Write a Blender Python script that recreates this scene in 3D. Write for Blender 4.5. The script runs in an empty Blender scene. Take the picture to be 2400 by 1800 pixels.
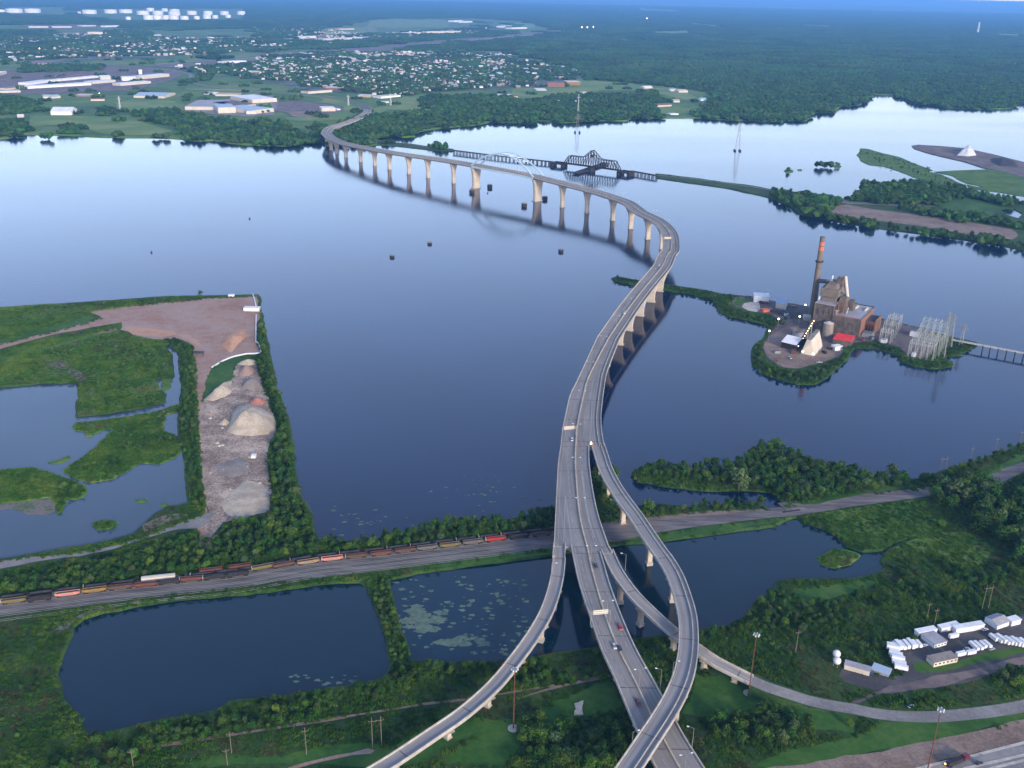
import bpy, math, random
import numpy as np
from mathutils import Vector, Matrix, noise
from mathutils.geometry import tessellate_polygon
random.seed(7); RNG = np.random.default_rng(11)
R = math.radians
sc = bpy.context.scene; COL = sc.collection
# ------------------------------------------------------------------ camera
CAM_H = 314.0; PITCH = R(21.8); ROLL = R(1.2); FPX = 2300.0
_c, _s = math.cos(ROLL), math.sin(ROLL)
FW = np.array([0, math.cos(PITCH), -math.sin(PITCH)])
_u0 = np.array([0, math.sin(PITCH), math.cos(PITCH)]); _r0 = np.array([1., 0, 0])
RT = _c * _r0 + _s * _u0; UP = -_s * _r0 + _c * _u0
CP = np.array([0, 0, CAM_H])
cam = bpy.data.cameras.new('camera'); co = bpy.data.objects.new('camera', cam); COL.objects.link(co)
cam.sensor_width = 36; cam.lens = 36 * FPX / 2400; cam.clip_start = 1; cam.clip_end = 260000
M = Matrix.Identity(4)
for i in range(3): M[i][0], M[i][1], M[i][2], M[i][3] = RT[i], UP[i], -FW[i], CP[i]
co.matrix_world = M; sc.camera = co
# ------------------------------------------------------------------ sky, sun, exposure
SUN_EL, SUN_ROT = R(18), R(150)
w = bpy.data.worlds.new("World"); sc.world = w; w.use_nodes = True
bg = w.node_tree.nodes['Background']
sk = w.node_tree.nodes.new('ShaderNodeTexSky'); sk.sky_type = 'NISHITA'; sk.sun_disc = False
sk.sun_elevation = SUN_EL; sk.sun_rotation = SUN_ROT; sk.ozone_density = 2.6; sk.dust_density = 0.3; sk.air_density = 1.0
tn = w.node_tree.nodes.new('ShaderNodeMix'); tn.data_type = 'RGBA'; tn.blend_type = 'MULTIPLY'; tn.inputs[0].default_value = 1; tn.inputs[7].default_value = (1.22, .99, 1.0, 1)   # lavender evening air
w.node_tree.links.new(sk.outputs[0], tn.inputs[6]); w.node_tree.links.new(tn.outputs[2], bg.inputs[0]); bg.inputs[1].default_value = 0.10
sl = bpy.data.lights.new('sun', 'SUN'); so = bpy.data.objects.new('sun', sl); COL.objects.link(so)
sl.energy = 1.25; sl.angle = R(12); sl.color = (1, .86, .66)
sd = Vector((math.sin(SUN_ROT) * math.cos(SUN_EL), math.cos(SUN_ROT) * math.cos(SUN_EL), math.sin(SUN_EL)))
so.rotation_euler = sd.to_track_quat('Z', 'Y').to_euler()
sc.view_settings.view_transform = 'Standard'; sc.view_settings.look = 'None'
sc.view_settings.exposure = 2.03; sc.view_settings.gamma = 1
sc.cycles.max_bounces = 5; sc.cycles.diffuse_bounces = 2; sc.cycles.glossy_bounces = 3
sc.cycles.volume_bounces = 0; sc.cycles.transparent_max_bounces = 8

# ------------------------------------------------------------------ placing by ground position
def P(x, y, z=0.0):            # point of the plane z seen at (x, y) of the photograph
    d = FW + RT * ((x - 1200) / FPX) + UP * ((900 - y) / FPX)
    t = (z - CAM_H) / d[2]
    return Vector(CP + d * t)
def proj(p):                   # world points (n,3) -> photograph position
    v = np.atleast_2d(p) - CP; k = v @ FW
    return 1200 + FPX * (v @ RT) / k, 900 - FPX * (v @ UP) / k, k
ZO = dict(A1=(0,0,3.687),A2=(600,0,3.687),A3=(1200,0,3.687),A4=(1800,0,3.687),A5=(700,200,4.916),A6=(1050,280,4.424),
 A7=(1400,300,5.53),A8=(1800,200,3.687),P1=(1700,530,4.147),P2=(2000,700,5.53),B3=(1400,560,3.77),B4=(0,650,2.766),
 B5=(400,650,2.766),B6=(0,1200,3.687),B7=(600,1150,3.16),B8=(1200,900,3.686),C1=(1450,1000,4.022),C2=(1900,1000,3.686),
 C3=(1950,1400,4.147),C4=(1550,1400,4.147),C5=(1150,1300,3.318),C6=(750,1450,4.022),C7=(300,1450,4.022),C8=(0,1400,4.148),PX=(0,0,1))
def zp(s):                     # "A1 x,y x,y B2 x,y" -> photograph positions
    out = []; k = ZO['PX']
    for t in s.split():
        if t in ZO: k = ZO[t]
        else:
            a = [float(q) for q in t.split(',')]
            out.append((k[0] + a[0] / k[2], k[1] + a[1] / k[2]) + tuple(a[2:]))
    return out
def wp(s, z=0.0): return [P(a[0], a[1], z) for a in zp(s)]
def catmull(pts, step):
    pts = [np.array(p, float) for p in pts]; out = []
    q = [2 * pts[0] - pts[1]] + pts + [2 * pts[-1] - pts[-2]]
    for i in range(1, len(q) - 2):
        n = max(1, int(np.linalg.norm(q[i + 1][:3] - q[i][:3]) / step))
        for k in range(n):
            t = k / n
            out.append(.5 * (2 * q[i] + (q[i + 1] - q[i - 1]) * t + (2 * q[i - 1] - 5 * q[i] + 4 * q[i + 1] - q[i + 2]) * t * t + (3 * q[i] - q[i - 1] - 3 * q[i + 1] + q[i + 2]) * t ** 3))
    out.append(pts[-1]); return [Vector(o_) for o_ in out]
def rough(poly, seg, amp, closed=True):      # ragged natural outline
    out = []; n = len(poly)
    for i in range(n if closed else n - 1):
        a, b = Vector(poly[i][:2]), Vector(poly[(i + 1) % n][:2]); L = (b - a).length
        k = max(1, min(400, int(L / seg))); nr = Vector((-(b - a).y, (b - a).x)) / max(L, 1e-6)
        for j in range(k):
            p = a.lerp(b, j / k)
            if j: p = p + nr * amp * (noise.noise(Vector((p.x / (seg * 4), p.y / (seg * 4), 3.3))) + .6 * noise.noise(Vector((p.x / seg, p.y / seg, 9.1)))) * min(1, L / (6 * amp + 1e-6))
            out.append(p)
    if not closed: out.append(Vector(poly[-1][:2]))
    return out
def inpoly(px, py, poly):
    r = np.zeros(len(px), bool); n = len(poly); j = n - 1
    for i in range(n):
        xi, yi = poly[i][:2]; xj, yj = poly[j][:2]
        if yi != yj:
            r ^= ((yi > py) != (yj > py)) & (px < (xj - xi) * (py - yi) / (yj - yi) + xi)
        j = i
    return r

# ------------------------------------------------------------------ materials
def mat(name, c, rough=.9, scale=None, c2=None, c3=None, coord='pos', detail=6, rnd=0, metal=0, bump=0, emit=None, stretch=(1, 1, 1), spec=.3):
    m = bpy.data.materials.new(name); m.use_nodes = True; nt = m.node_tree; N = nt.nodes; L = nt.links
    b = N['Principled BSDF']; b.inputs['Roughness'].default_value = rough; b.inputs['Metallic'].default_value = metal
    b.inputs['Specular IOR Level'].default_value = spec
    b.inputs['Base Color'].default_value = (*c, 1)
    src = None
    if scale:
        if coord == 'pos': g = N.new('ShaderNodeNewGeometry').outputs['Position']
        elif coord == 'uv': g = N.new('ShaderNodeUVMap').outputs[0]
        else: g = N.new('ShaderNodeTexCoord').outputs['Object']
        mp = N.new('ShaderNodeMapping'); mp.inputs['Scale'].default_value = stretch; L.new(g, mp.inputs[0])
        cols = [c, c2 or c] + ([c3] if c3 else [])
        scs = scale if isinstance(scale, (list, tuple)) else [scale]
        acc = None
        for i, s_ in enumerate(scs):
            t = N.new('ShaderNodeTexNoise'); t.inputs['Scale'].default_value = s_; t.inputs['Detail'].default_value = detail if i == 0 else 3
            t.inputs['Roughness'].default_value = .62
            L.new(mp.outputs[0], t.inputs['Vector'])
            if acc is None: acc = t.outputs[0]
            else:
                mx = N.new('ShaderNodeMix'); mx.inputs[0].default_value = .34; L.new(acc, mx.inputs[2]); L.new(t.outputs[0], mx.inputs[3]); acc = mx.outputs[0]
        cr = N.new('ShaderNodeValToRGB'); L.new(acc, cr.inputs[0]); e = cr.color_ramp.elements
        e[0].position = .42; e[0].color = (*cols[0], 1); e[1].position = .58; e[1].color = (*cols[-1], 1)
        if len(cols) == 3: q = e.new(.50); q.color = (*cols[1], 1)
        src = cr.outputs[0]
        if bump:
            bp = N.new('ShaderNodeBump'); bp.inputs['Distance'].default_value = bump; L.new(acc, bp.inputs['Height']); L.new(bp.outputs[0], b.inputs['Normal'])
    if rnd:
        oi = N.new('ShaderNodeObjectInfo'); hs = N.new('ShaderNodeHueSaturation')
        ma = N.new('ShaderNodeMapRange'); ma.inputs[3].default_value = 1 - rnd; ma.inputs[4].default_value = 1 + rnd
        L.new(oi.outputs['Random'], ma.inputs[0]); L.new(ma.outputs[0], hs.inputs['Value'])
        mb = N.new('ShaderNodeMath'); mb.operation = 'MULTIPLY_ADD'; mb.inputs[1].default_value = -.05; mb.inputs[2].default_value = .52
        mc = N.new('ShaderNodeMath'); mc.operation = 'FRACT'; md = N.new('ShaderNodeMath'); md.operation = 'MULTIPLY'; md.inputs[1].default_value = 7.3
        L.new(oi.outputs['Random'], md.inputs[0]); L.new(md.outputs[0], mc.inputs[0]); L.new(mc.outputs[0], mb.inputs[0]); L.new(mb.outputs[0], hs.inputs['Hue'])
        if src: L.new(src, hs.inputs['Color'])
        else: hs.inputs['Color'].default_value = (*c, 1)
        src = hs.outputs[0]
    if src: L.new(src, b.inputs['Base Color'])
    if emit: b.inputs['Emission Color'].default_value = (*emit[0], 1); b.inputs['Emission Strength'].default_value = emit[1]
    return m
MT = {}
def defm(k, *a, **kw): MT[k] = mat(k, *a, **kw); return MT[k]
defm('meadow', (.009, .028, .005), scale=[.02, .12, .6], c2=(.017, .052, .007), c3=(.045, .075, .014), detail=8, bump=.6)
defm('marsh', (.026, .078, .006), scale=[.025, .2, .9], c2=(.046, .12, .008), c3=(.10, .135, .022), detail=8, bump=.5)
defm('lawn', (.018, .065, .006), scale=[.03, .3], c2=(.026, .088, .008), c3=(.05, .105, .014), bump=.3)
defm('far_grass', (.032, .088, .014), scale=[.004, .02], c2=(.06, .135, .018), c3=(.11, .155, .035), detail=8)
defm('far_field', (.08, .16, .03), scale=[.008], c2=(.11, .18, .04), c3=(.16, .20, .06))
defm('town_ground', (.03, .06, .03), scale=[.01, .05], c2=(.06, .085, .055), c3=(.15, .15, .14), detail=8)
defm('dirt', (.13, .09, .07), scale=[.03, .15, .7], c2=(.19, .135, .105), c3=(.24, .18, .145), detail=8, bump=.4)
defm('pinkdirt', (.24, .135, .095), scale=[.025, .11, .6], c2=(.30, .19, .145), c3=(.30, .225, .185), detail=8, bump=.5)
defm('clay', (.36, .19, .11), scale=[.05, .3], c2=(.42, .24, .15), c3=(.34, .22, .16), bump=.4)
defm('gravel', (.13, .092, .07), scale=[.03, .11, .6], c2=(.27, .20, .152), c3=(.45, .36, .28), detail=10, bump=.6)
defm('road_gravel', (.15, .14, .135), scale=[.05, .5], c2=(.19, .178, .17), c3=(.23, .215, .20))
defm('ballast', (.085, .075, .073), scale=[.25, .9], stretch=(.12, 1.0, 1), c2=(.125, .11, .105), c3=(.17, .15, .145), bump=.2)
defm('asphalt', (.045, .044, .046), scale=[.05, .6], c2=(.06, .058, .06), c3=(.085, .08, .08))
defm('purple_lot', (.085, .067, .066), scale=[.03, .2], c2=(.125, .097, .092), c3=(.17, .13, .115))
defm('mud', (.10, .09, .085), scale=[.05, .3], c2=(.16, .14, .12), c3=(.05, .09, .03))
defm('algae', (.06, .10, .075), scale=[.3], c2=(.085, .13, .095), c3=(.11, .15, .11))
defm('concrete', (.34, .32, .29), scale=[.3, 2], c2=(.40, .38, .345), c3=(.47, .445, .40), coord='obj')
defm('pier_concrete', (.37, .315, .25), scale=[.12, .9], c2=(.43, .37, .30), c3=(.49, .43, .355), coord='obj')
defm('barrier', (.33, .295, .25), scale=[.3], c2=(.38, .345, .295), c3=(.43, .40, .35), coord='obj')
defm('deck_side', (.30, .28, .26), scale=[.4], c2=(.36, .34, .31))
defm('median_dirt', (.30, .235, .19), scale=[.3], c2=(.36, .29, .24))
defm('paint', (.33, .325, .31), rough=.7); defm('yellow_paint', (.30, .22, .10), rough=.7)
defm('arch_blue', (.42, .55, .62), rough=.5); defm('black_steel', (.014, .012, .013), rough=.8, scale=[.3], c2=(.026, .02, .019))
defm('galv', (.21, .225, .215), rough=.5, metal=.2); defm('pale_steel', (.36, .38, .36), rough=.6); defm('rust_pole', (.12, .045, .025), rough=.7); defm('wood_pole', (.15, .12, .09))
defm('white', (.55, .55, .56), rough=.6, scale=[.06, .5], c2=(.68, .68, .68), coord='pos'); defm('cream', (.46, .41, .33), rough=.7, scale=[.1], c2=(.52, .47, .39))
defm('grey_roof', (.24, .235, .25), rough=.8, scale=[.05, .4], c2=(.31, .30, .32)); defm('blue_roof', (.30, .38, .46), rough=.6)
defm('dark_glass', (.02, .03, .045), rough=.15, spec=.5); defm('tyre', (.02, .02, .02))
defm('brick', (.17, .09, .065), scale=[.25, 1.5], c2=(.22, .12, .088), coord='obj'); defm('dark_brick', (.06, .05, .046), scale=[.25, 1.2], c2=(.095, .077, .07), c3=(.12, .098, .086), coord='obj')
defm('stack_tan', (.12, .10, .082), scale=[.12, .8], c2=(.165, .14, .115), coord='obj'); defm('stack_orange', (.5, .13, .065)); defm('red_roof', (.62, .035, .04), scale=[.2], c2=(.72, .05, .05))
defm('sand', (.31, .25, .175), scale=[.1, .8], c2=(.37, .305, .225), c3=(.43, .365, .28), bump=.4); defm('white_sand', (.46, .46, .45), scale=[.05], c2=(.54, .54, .53)); defm('coal', (.03, .03, .035), scale=[.2], c2=(.05, .05, .055)); defm('greypile', (.17, .145, .125), scale=[.1, .8], c2=(.235, .205, .18), bump=.4); defm('redpile', (.30, .12, .09), scale=[.3], c2=(.36, .16, .12))
defm('bark', (.10, .075, .055)); defm('timber', (.022, .018, .018), scale=[.5], c2=(.04, .033, .03))
defm('amber', (1, .5, .15), emit=((1, .50, .14), 4)); defm('lamp_on', (1, .8, .5), emit=((1, .74, .38), 4.5)); defm('lamp_white', (.6, .62, .64), rough=.3)
def leafmat(k, c, c2, c3, rnd=.3, sc_=[.5, 2.2]): return defm(k, c, scale=sc_, c2=c2, c3=c3, rnd=rnd, rough=.8, spec=.15)
leafmat('leaf', (.014, .044, .008), (.025, .072, .011), (.044, .10, .017), rnd=.33)
leafmat('leaf_light', (.035, .09, .012), (.06, .13, .016), (.085, .15, .024))
leafmat('leaf_pale', (.04, .075, .026), (.065, .11, .038), (.09, .135, .055))
leafmat('leaf_far', (.009, .033, .007), (.018, .058, .010), (.036, .082, .016), rnd=.45, sc_=[.08, .4])
leafmat('reed_brown', (.035, .045, .014), (.05, .06, .018), (.065, .07, .024), rnd=.12, sc_=[.05, .3]); leafmat('reed_green', (.018, .056, .006), (.030, .086, .008), (.052, .11, .013), rnd=.12, sc_=[.04, .2]); leafmat('reed_light', (.028, .08, .009), (.045, .11, .013), (.075, .13, .02), rnd=.12, sc_=[.04, .2])
def _leafnormals():
    for k in ('leaf', 'leaf_light', 'leaf_pale'):
        b = MT[k].node_tree.nodes['Principled BSDF']; b.inputs['Subsurface Weight'].default_value = 0
# road deck: streaks along the lanes and joints across, from the strip's own metres (uv)
def deckmat(name, base):
    m = bpy.data.materials.new(name); m.use_nodes = True; N = m.node_tree.nodes; L = m.node_tree.links; b = N['Principled BSDF']
    b.inputs['Roughness'].default_value = .85; b.inputs['Specular IOR Level'].default_value = .25
    uv = N.new('ShaderNodeUVMap')
    def ns(scale, st, det=3):
        mp = N.new('ShaderNodeMapping'); mp.inputs['Scale'].default_value = st; L.new(uv.outputs[0], mp.inputs[0])
        t = N.new('ShaderNodeTexNoise'); t.inputs['Scale'].default_value = scale; t.inputs['Detail'].default_value = det; L.new(mp.outputs[0], t.inputs['Vector']); return t.outputs[0]
    a = ns(1, (.55, .012, 1)); c = ns(1, (.1, .03, 1), 5); d = ns(2.5, (1, 1, 1), 4)
    m1 = N.new('ShaderNodeMix'); m1.inputs[0].default_value = .45; L.new(a, m1.inputs[2]); L.new(c, m1.inputs[3])
    m2 = N.new('ShaderNodeMix'); m2.inputs[0].default_value = .2; L.new(m1.outputs[0], m2.inputs[2]); L.new(d, m2.inputs[3])
    cr = N.new('ShaderNodeValToRGB'); e = cr.color_ramp.elements; L.new(m2.outputs[0], cr.inputs[0])
    e[0].position = .36; e[0].color = (*[v * .72 for v in base], 1); e[1].position = .64; e[1].color = (*[v * 1.25 for v in base], 1)
    sp = N.new('ShaderNodeSeparateXYZ'); L.new(uv.outputs[0], sp.inputs[0])
    md = N.new('ShaderNodeMath'); md.operation = 'MODULO'; md.inputs[1].default_value = 38; L.new(sp.outputs[1], md.inputs[0])
    lt = N.new('ShaderNodeMath'); lt.operation = 'LESS_THAN'; lt.inputs[1].default_value = .7; L.new(md.outputs[0], lt.inputs[0])
    mx = N.new('ShaderNodeMix'); mx.data_type = 'RGBA'; L.new(lt.outputs[0], mx.inputs[0]); L.new(cr.outputs[0], mx.inputs[6]); mx.inputs[7].default_value = (*[v * .45 for v in base], 1)
    L.new(mx.outputs[2], b.inputs['Base Color']); MT[name] = m
deckmat('deck', (.20, .186, .175)); deckmat('deck_ramp', (.235, .222, .212)); deckmat('deck_far', (.215, .197, .18))
# water
def watermat(name, body, ripple, patch):
    m = bpy.data.materials.new(name); m.use_nodes = True; N = m.node_tree.nodes; L = m.node_tree.links; b = N['Principled BSDF']
    g = N.new('ShaderNodeNewGeometry')
    big = N.new('ShaderNodeTexNoise'); big.inputs['Scale'].default_value = .004; big.inputs['Detail'].default_value = 5; L.new(g.outputs['Position'], big.inputs['Vector'])
    cr = N.new('ShaderNodeValToRGB'); e = cr.color_ramp.elements; e[0].position = .3; e[1].position = .7
    e[0].color = (*[v * (1 - patch) for v in body], 1); e[1].color = (*[v * (1 + patch) for v in body], 1)
    L.new(big.outputs[0], cr.inputs[0]); L.new(cr.outputs[0], b.inputs['Base Color'])
    rr = N.new('ShaderNodeMapRange'); rr.inputs[1].default_value = .3; rr.inputs[2].default_value = .7; rr.inputs[3].default_value = .06; rr.inputs[4].default_value = .15
    st = N.new('ShaderNodeTexNoise'); mp = N.new('ShaderNodeMapping'); mp.inputs['Scale'].default_value = (.0016, .006, 1); mp.inputs['Rotation'].default_value = (0, 0, R(18))
    L.new(g.outputs['Position'], mp.inputs[0]); L.new(mp.outputs[0], st.inputs['Vector']); st.inputs['Scale'].default_value = 1; st.inputs['Detail'].default_value = 6
    L.new(st.outputs[0], rr.inputs[0]); L.new(rr.outputs[0], b.inputs['Roughness'])
    n1 = N.new('ShaderNodeTexNoise'); n1.inputs['Scale'].default_value = .5; n1.inputs['Detail'].default_value = 4; L.new(g.outputs['Position'], n1.inputs['Vector'])
    bp = N.new('ShaderNodeBump'); bp.inputs['Distance'].default_value = ripple; bp.inputs['Strength'].default_value = 1; L.new(n1.outputs[0], bp.inputs['Height']); L.new(bp.outputs[0], b.inputs['Normal'])
    n2 = N.new('ShaderNodeTexNoise'); n2.inputs['Scale'].default_value = .11; n2.inputs['Detail'].default_value = 5; mp2 = N.new('ShaderNodeMapping'); mp2.inputs['Scale'].default_value = (.5, 1.6, 1); mp2.inputs['Rotation'].default_value = (0, 0, R(-25)); L.new(g.outputs['Position'], mp2.inputs[0]); L.new(mp2.outputs[0], n2.inputs['Vector'])
    bp2 = N.new('ShaderNodeBump'); bp2.inputs['Distance'].default_value = ripple * 6; bp2.inputs['Strength'].default_value = .55; L.new(n2.outputs[0], bp2.inputs['Height']); L.new(bp.outputs[0], bp2.inputs['Normal']); L.new(bp2.outputs[0], b.inputs['Normal'])
    b.inputs['IOR'].default_value = 1.333; b.inputs['Specular IOR Level'].default_value = .65; MT[name] = m
watermat('bay_water', (.001, .011, .038), .024, .4); watermat('pond_water', (.001, .016, .028), .014, .4); watermat('sky_pale_water', (.035, .055, .075), .012, .3)  # marsh pond body colour lightened to stand in for brighter sky reflection

# ------------------------------------------------------------------ object helpers
def tag(o, label=None, cat=None, group=None, kind=None):
    if label: o['label'] = label
    if cat: o['category'] = cat
    if group: o['group'] = group
    if kind: o['kind'] = kind
    return o
def empty(name, loc, rz=0, label=None, cat=None, group=None):
    o = bpy.data.objects.new(name, None); COL.objects.link(o); o.location = loc; o.rotation_euler = (0, 0, rz)
    return tag(o, label, cat, group)
def copy_tree(o, parent=None):
    c = o.copy(); COL.objects.link(c); c.parent = parent
    for ch in [k for k in o.children if k != c]: copy_tree(ch, c)
    return c
class MB:
    def __init__(s): s.v = []; s.f = []; s.m = []; s.smooth = False
    def add(s, vs, fs, m=0):
        k = len(s.v); s.v += [tuple(q) for q in vs]; s.f += [tuple(i + k for i in f) for f in fs]; s.m += [m] * len(fs); return s
    def hexa(s, b, t, m=0, mt=None):     # bottom 4, top 4 (ccw)
        s.add(list(b) + list(t), [(3, 2, 1, 0), (0, 1, 5, 4), (1, 2, 6, 5), (2, 3, 7, 6), (3, 0, 4, 7)], m)
        k = len(s.v) - 4; s.f.append((k, k + 1, k + 2, k + 3)); s.m.append(m if mt is None else mt); return s
    def box(s, c, d, rz=0, m=0, mt=None):
        x, y, z = c; a, b, h = d[0] / 2, d[1] / 2, d[2]; cr, sr = math.cos(rz), math.sin(rz)
        q = [(x + u * cr - v * sr, y + u * sr + v * cr) for u, v in ((-a, -b), (a, -b), (a, b), (-a, b))]
        return s.hexa([(u, v, z) for u, v in q], [(u, v, z + h) for u, v in q], m, mt)
    def cyl(s, p, q, r, r2=None, n=10, m=0, cap=True):
        p, q = Vector(p), Vector(q); r2 = r if r2 is None else r2; d = (q - p).normalized()
        u = d.orthogonal().normalized(); w_ = d.cross(u); A = [(u * math.cos(t) + w_ * math.sin(t)) for t in [2 * math.pi * i / n for i in range(n)]]
        fs = [(i, (i + 1) % n, n + (i + 1) % n, n + i) for i in range(n)]
        if cap: fs += [tuple(range(n - 1, -1, -1)), tuple(range(n, 2 * n))]
        return s.add([p + a * r for a in A] + [q + a * r2 for a in A], fs, m)
    def bar(s, p, q, w_, h=None, m=0):
        p, q = Vector(p), Vector(q); h = h or w_; d = (q - p).normalized(); sd_ = d.cross(Vector((0, 0, 1)))
        sd_ = Vector((1, 0, 0)) if sd_.length < 1e-3 else sd_.normalized(); up = sd_.cross(d) * h / 2; sd_ = sd_ * w_ / 2
        return s.hexa([p - sd_ - up, p + sd_ - up, q + sd_ - up, q - sd_ - up], [p - sd_ + up, p + sd_ + up, q + sd_ + up, q - sd_ + up], m)
    def gable(s, c, d, h, rh, rz=0, mw=0, mr=1, over=.3):   # house body: ridge along local x
        x, y, z = c; a, b = d[0] / 2, d[1] / 2; cr, sr = math.cos(rz), math.sin(rz)
        T = lambda u, v, k: (x + u * cr - v * sr, y + u * sr + v * cr, z + k)
        s.add([T(-a, -b, 0), T(a, -b, 0), T(a, b, 0), T(-a, b, 0), T(-a, -b, h), T(a, -b, h), T(a, b, h), T(-a, b, h), T(-a, 0, h + rh), T(a, 0, h + rh)],
              [(0, 1, 5, 4), (2, 3, 7, 6), (1, 2, 6, 9, 5), (3, 0, 4, 8, 7)], mw)
        A, B = a + over, b + over; e = -over * rh / b
        s.add([T(-A, -B, h + e + .06), T(A, -B, h + e + .06), T(A, 0, h + rh + .06), T(-A, 0, h + rh + .06), T(A, B, h + e + .06), T(-A, B, h + e + .06)], [(0, 1, 2, 3), (3, 2, 4, 5)], mr)
        return s
    def build(s, name, mats, parent=None, loc=(0, 0, 0), smooth=False, link=True, rz=0):
        me = bpy.data.meshes.new(name); me.from_pydata([(v[0], v[1], v[2]) for v in s.v], [], s.f)
        mats = mats if isinstance(mats, (list, tuple)) else [mats]
        for k in mats: me.materials.append(MT[k])
        if len(mats) > 1: me.polygons.foreach_set('material_index', s.m)
        if smooth: me.polygons.foreach_set('use_smooth', [True] * len(me.polygons))
        me.update(); o = bpy.data.objects.new(name, me)
        if link: COL.objects.link(o)
        o.parent = parent; o.location = loc; o.rotation_euler = (0, 0, rz); return o

# ------------------------------------------------------------------ ground sheets
def sheet(name, outer, holes, z, m, skirt=0, drop=1.2, kind='structure', label=None, cat=None):
    loops = [outer] + holes; pts = [Vector((p[0], p[1], 0)) for lp in loops for p in lp]
    tr = tessellate_polygon([[Vector((p[0], p[1], 0)) for p in lp] for lp in loops])
    b = MB(); V = [(p.x, p.y, z) for p in pts]; F = []
    for t in tr:
        a, c_, d = (pts[i] for i in t); F.append(tuple(t) if (c_ - a).cross(d - a).z > 0 else tuple(reversed(t)))
    b.add(V, F)
    if skirt:
        for k, lp in enumerate(loops):
            n = len(lp); ar = sum(lp[i][0] * lp[(i + 1) % n][1] - lp[(i + 1) % n][0] * lp[i][1] for i in range(n)); sg = (1 if ar > 0 else -1) * (1 if k == 0 else -1)
            top, bot = [], []
            for i in range(n):
                d = Vector(lp[(i + 1) % n][:2]) - Vector(lp[i - 1][:2]); d = d.normalized() if d.length > 1e-6 else Vector((1, 0))
                o = Vector((d.y, -d.x)) * sg * skirt; top.append((lp[i][0], lp[i][1], z)); bot.append((lp[i][0] + o.x, lp[i][1] + o.y, z - drop))
            b.add(top + bot, [(i, n + i, n + (i + 1) % n, (i + 1) % n) for i in range(n)])
    o = b.build(name, m); tag(o, label, cat, kind=kind); return o
def strip(name, pts, width, z, m, kind='structure', zs=None, uv=False):   # flat band along a line of world points
    b = MB(); Ls, Rs = [], []
    for i, p in enumerate(pts):
        d = Vector(pts[min(i + 1, len(pts) - 1)][:2]) - Vector(pts[max(i - 1, 0)][:2]); d.normalize(); wd = width[i] if isinstance(width, (list, tuple)) else width
        zz = z if zs is None else zs[i]
        Ls.append((p[0] - d.y * wd / 2, p[1] + d.x * wd / 2, zz)); Rs.append((p[0] + d.y * wd / 2, p[1] - d.x * wd / 2, zz))
    n = len(pts); b.add(Ls + Rs, [(n + i, n + i + 1, i + 1, i) for i in range(n - 1)])
    o = b.build(name, m); tag(o, kind=kind); return o

LZ = 1.5
b = MB(); b.add([(-160000, -3000, 0), (160000, -3000, 0), (160000, 170000, 0), (-160000, 170000, 0)], [(0, 1, 2, 3)])
tag(b.build('water', 'bay_water'), kind='structure')
POND_W = "PX -300,940 0,907 90,899 183,897 188,932 180,957 179,977 250,969 330,956 383,945 388,925 372,915 361,890 384,888 402,889 404,870 402,850 401,830 384,812 396,807 420,827 422,858 427,899 424,946 421,965 419,1000 421,1042 430,1048 434,1077 439,1131 443,1181 398,1190 362,1208 334,1236 312,1255 258,1270 190,1283 95,1298 0,1314 -300,1352"
POND_1 = "PX 195,1451 241,1436 313,1422 410,1407 500,1400 600,1389 663,1381 758,1368 847,1365 863,1378 878,1409 894,1454 912,1514 919,1556 912,1581 874,1601 825,1612 750,1620 660,1634 536,1648 511,1668 424,1684 350,1696 300,1710 241,1722 205,1726 181,1676 145,1641 140,1605 130,1583 145,1535 157,1508 169,1472"
POND_2 = "PX 910,1359 945,1352 980,1343 1075,1330 1170,1318 1295,1301 1430,1281 1457,1276 1557,1268 1624,1259 1686,1251 1748,1242 1810,1234 1838,1221 1853,1215 1868,1214 1885,1226 1935,1241 1967,1261 1985,1281 2022,1293 2063,1291 2090,1276 2125,1263 2158,1267 2212,1261 2247,1240 2251,1243 2225,1259 2171,1273 2122,1272 2090,1288 2074,1301 2065,1320 2076,1336 2052,1347 2008,1358 1954,1361 1900,1360 1873,1360 1823,1364 1808,1384 1791,1402 1767,1416 1755,1443 1731,1457 1695,1474 1634,1480 1512,1500 1451,1509 1400,1521 1337,1529 1286,1537 1255,1544 1185,1554 1123,1553 1048,1555 974,1555 958,1546 954,1520 945,1496 930,1455 922,1420 913,1384"
LAND = "PX -900,790 0,723 145,714 400,696 606,693 615,748 622,787 633,838 644,903 669,957 680,1012 687,1066 694,1120 702,1163 726,1200 732,1250 741,1268 777,1270 837,1272 885,1266 932,1255 996,1242 1043,1231 1106,1223 1201,1220 1265,1204 1303,1192 1352,1180 1388,1150 1393,1098 1436,1093 1449,1105 1440,1140 1432,1180 1487,1190 1544,1184 1619,1194 1711,1184 1771,1182 1810,1200 1838,1196 1838,1184 1823,1166 1805,1154 1761,1150 1681,1151 1624,1148 1549,1139 1495,1130 1482,1119 1485,1108 1532,1105 1624,1105 1699,1102 1748,1088 1781,1062 1823,1062 1860,1080 1910,1100 1972,1107 2063,1122 2125,1127 2171,1121 2226,1102 2301,1080 2356,1061 2400,1040 2700,940 3300,900 3600,2700 -900,2700"
def gp(s, seg=6, amp=1.6, z=0): return rough(wp(s, z), seg, amp)
land_pts = gp(LAND, 7, 2.2)
sheet('ground', land_pts, [gp(POND_W, 6, 2.0), gp(POND_1, 6, 1.6), gp(POND_2, 6, 1.6)], LZ, 'meadow', skirt=1.6, drop=1.9)
sheet('pond_water', wp(POND_1), [], .02, 'pond_water'); sheet('pond_water', wp(POND_2), [], .02, 'pond_water'); sheet('marsh_water', wp(POND_W), [], .02, 'sky_pale_water')
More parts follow.
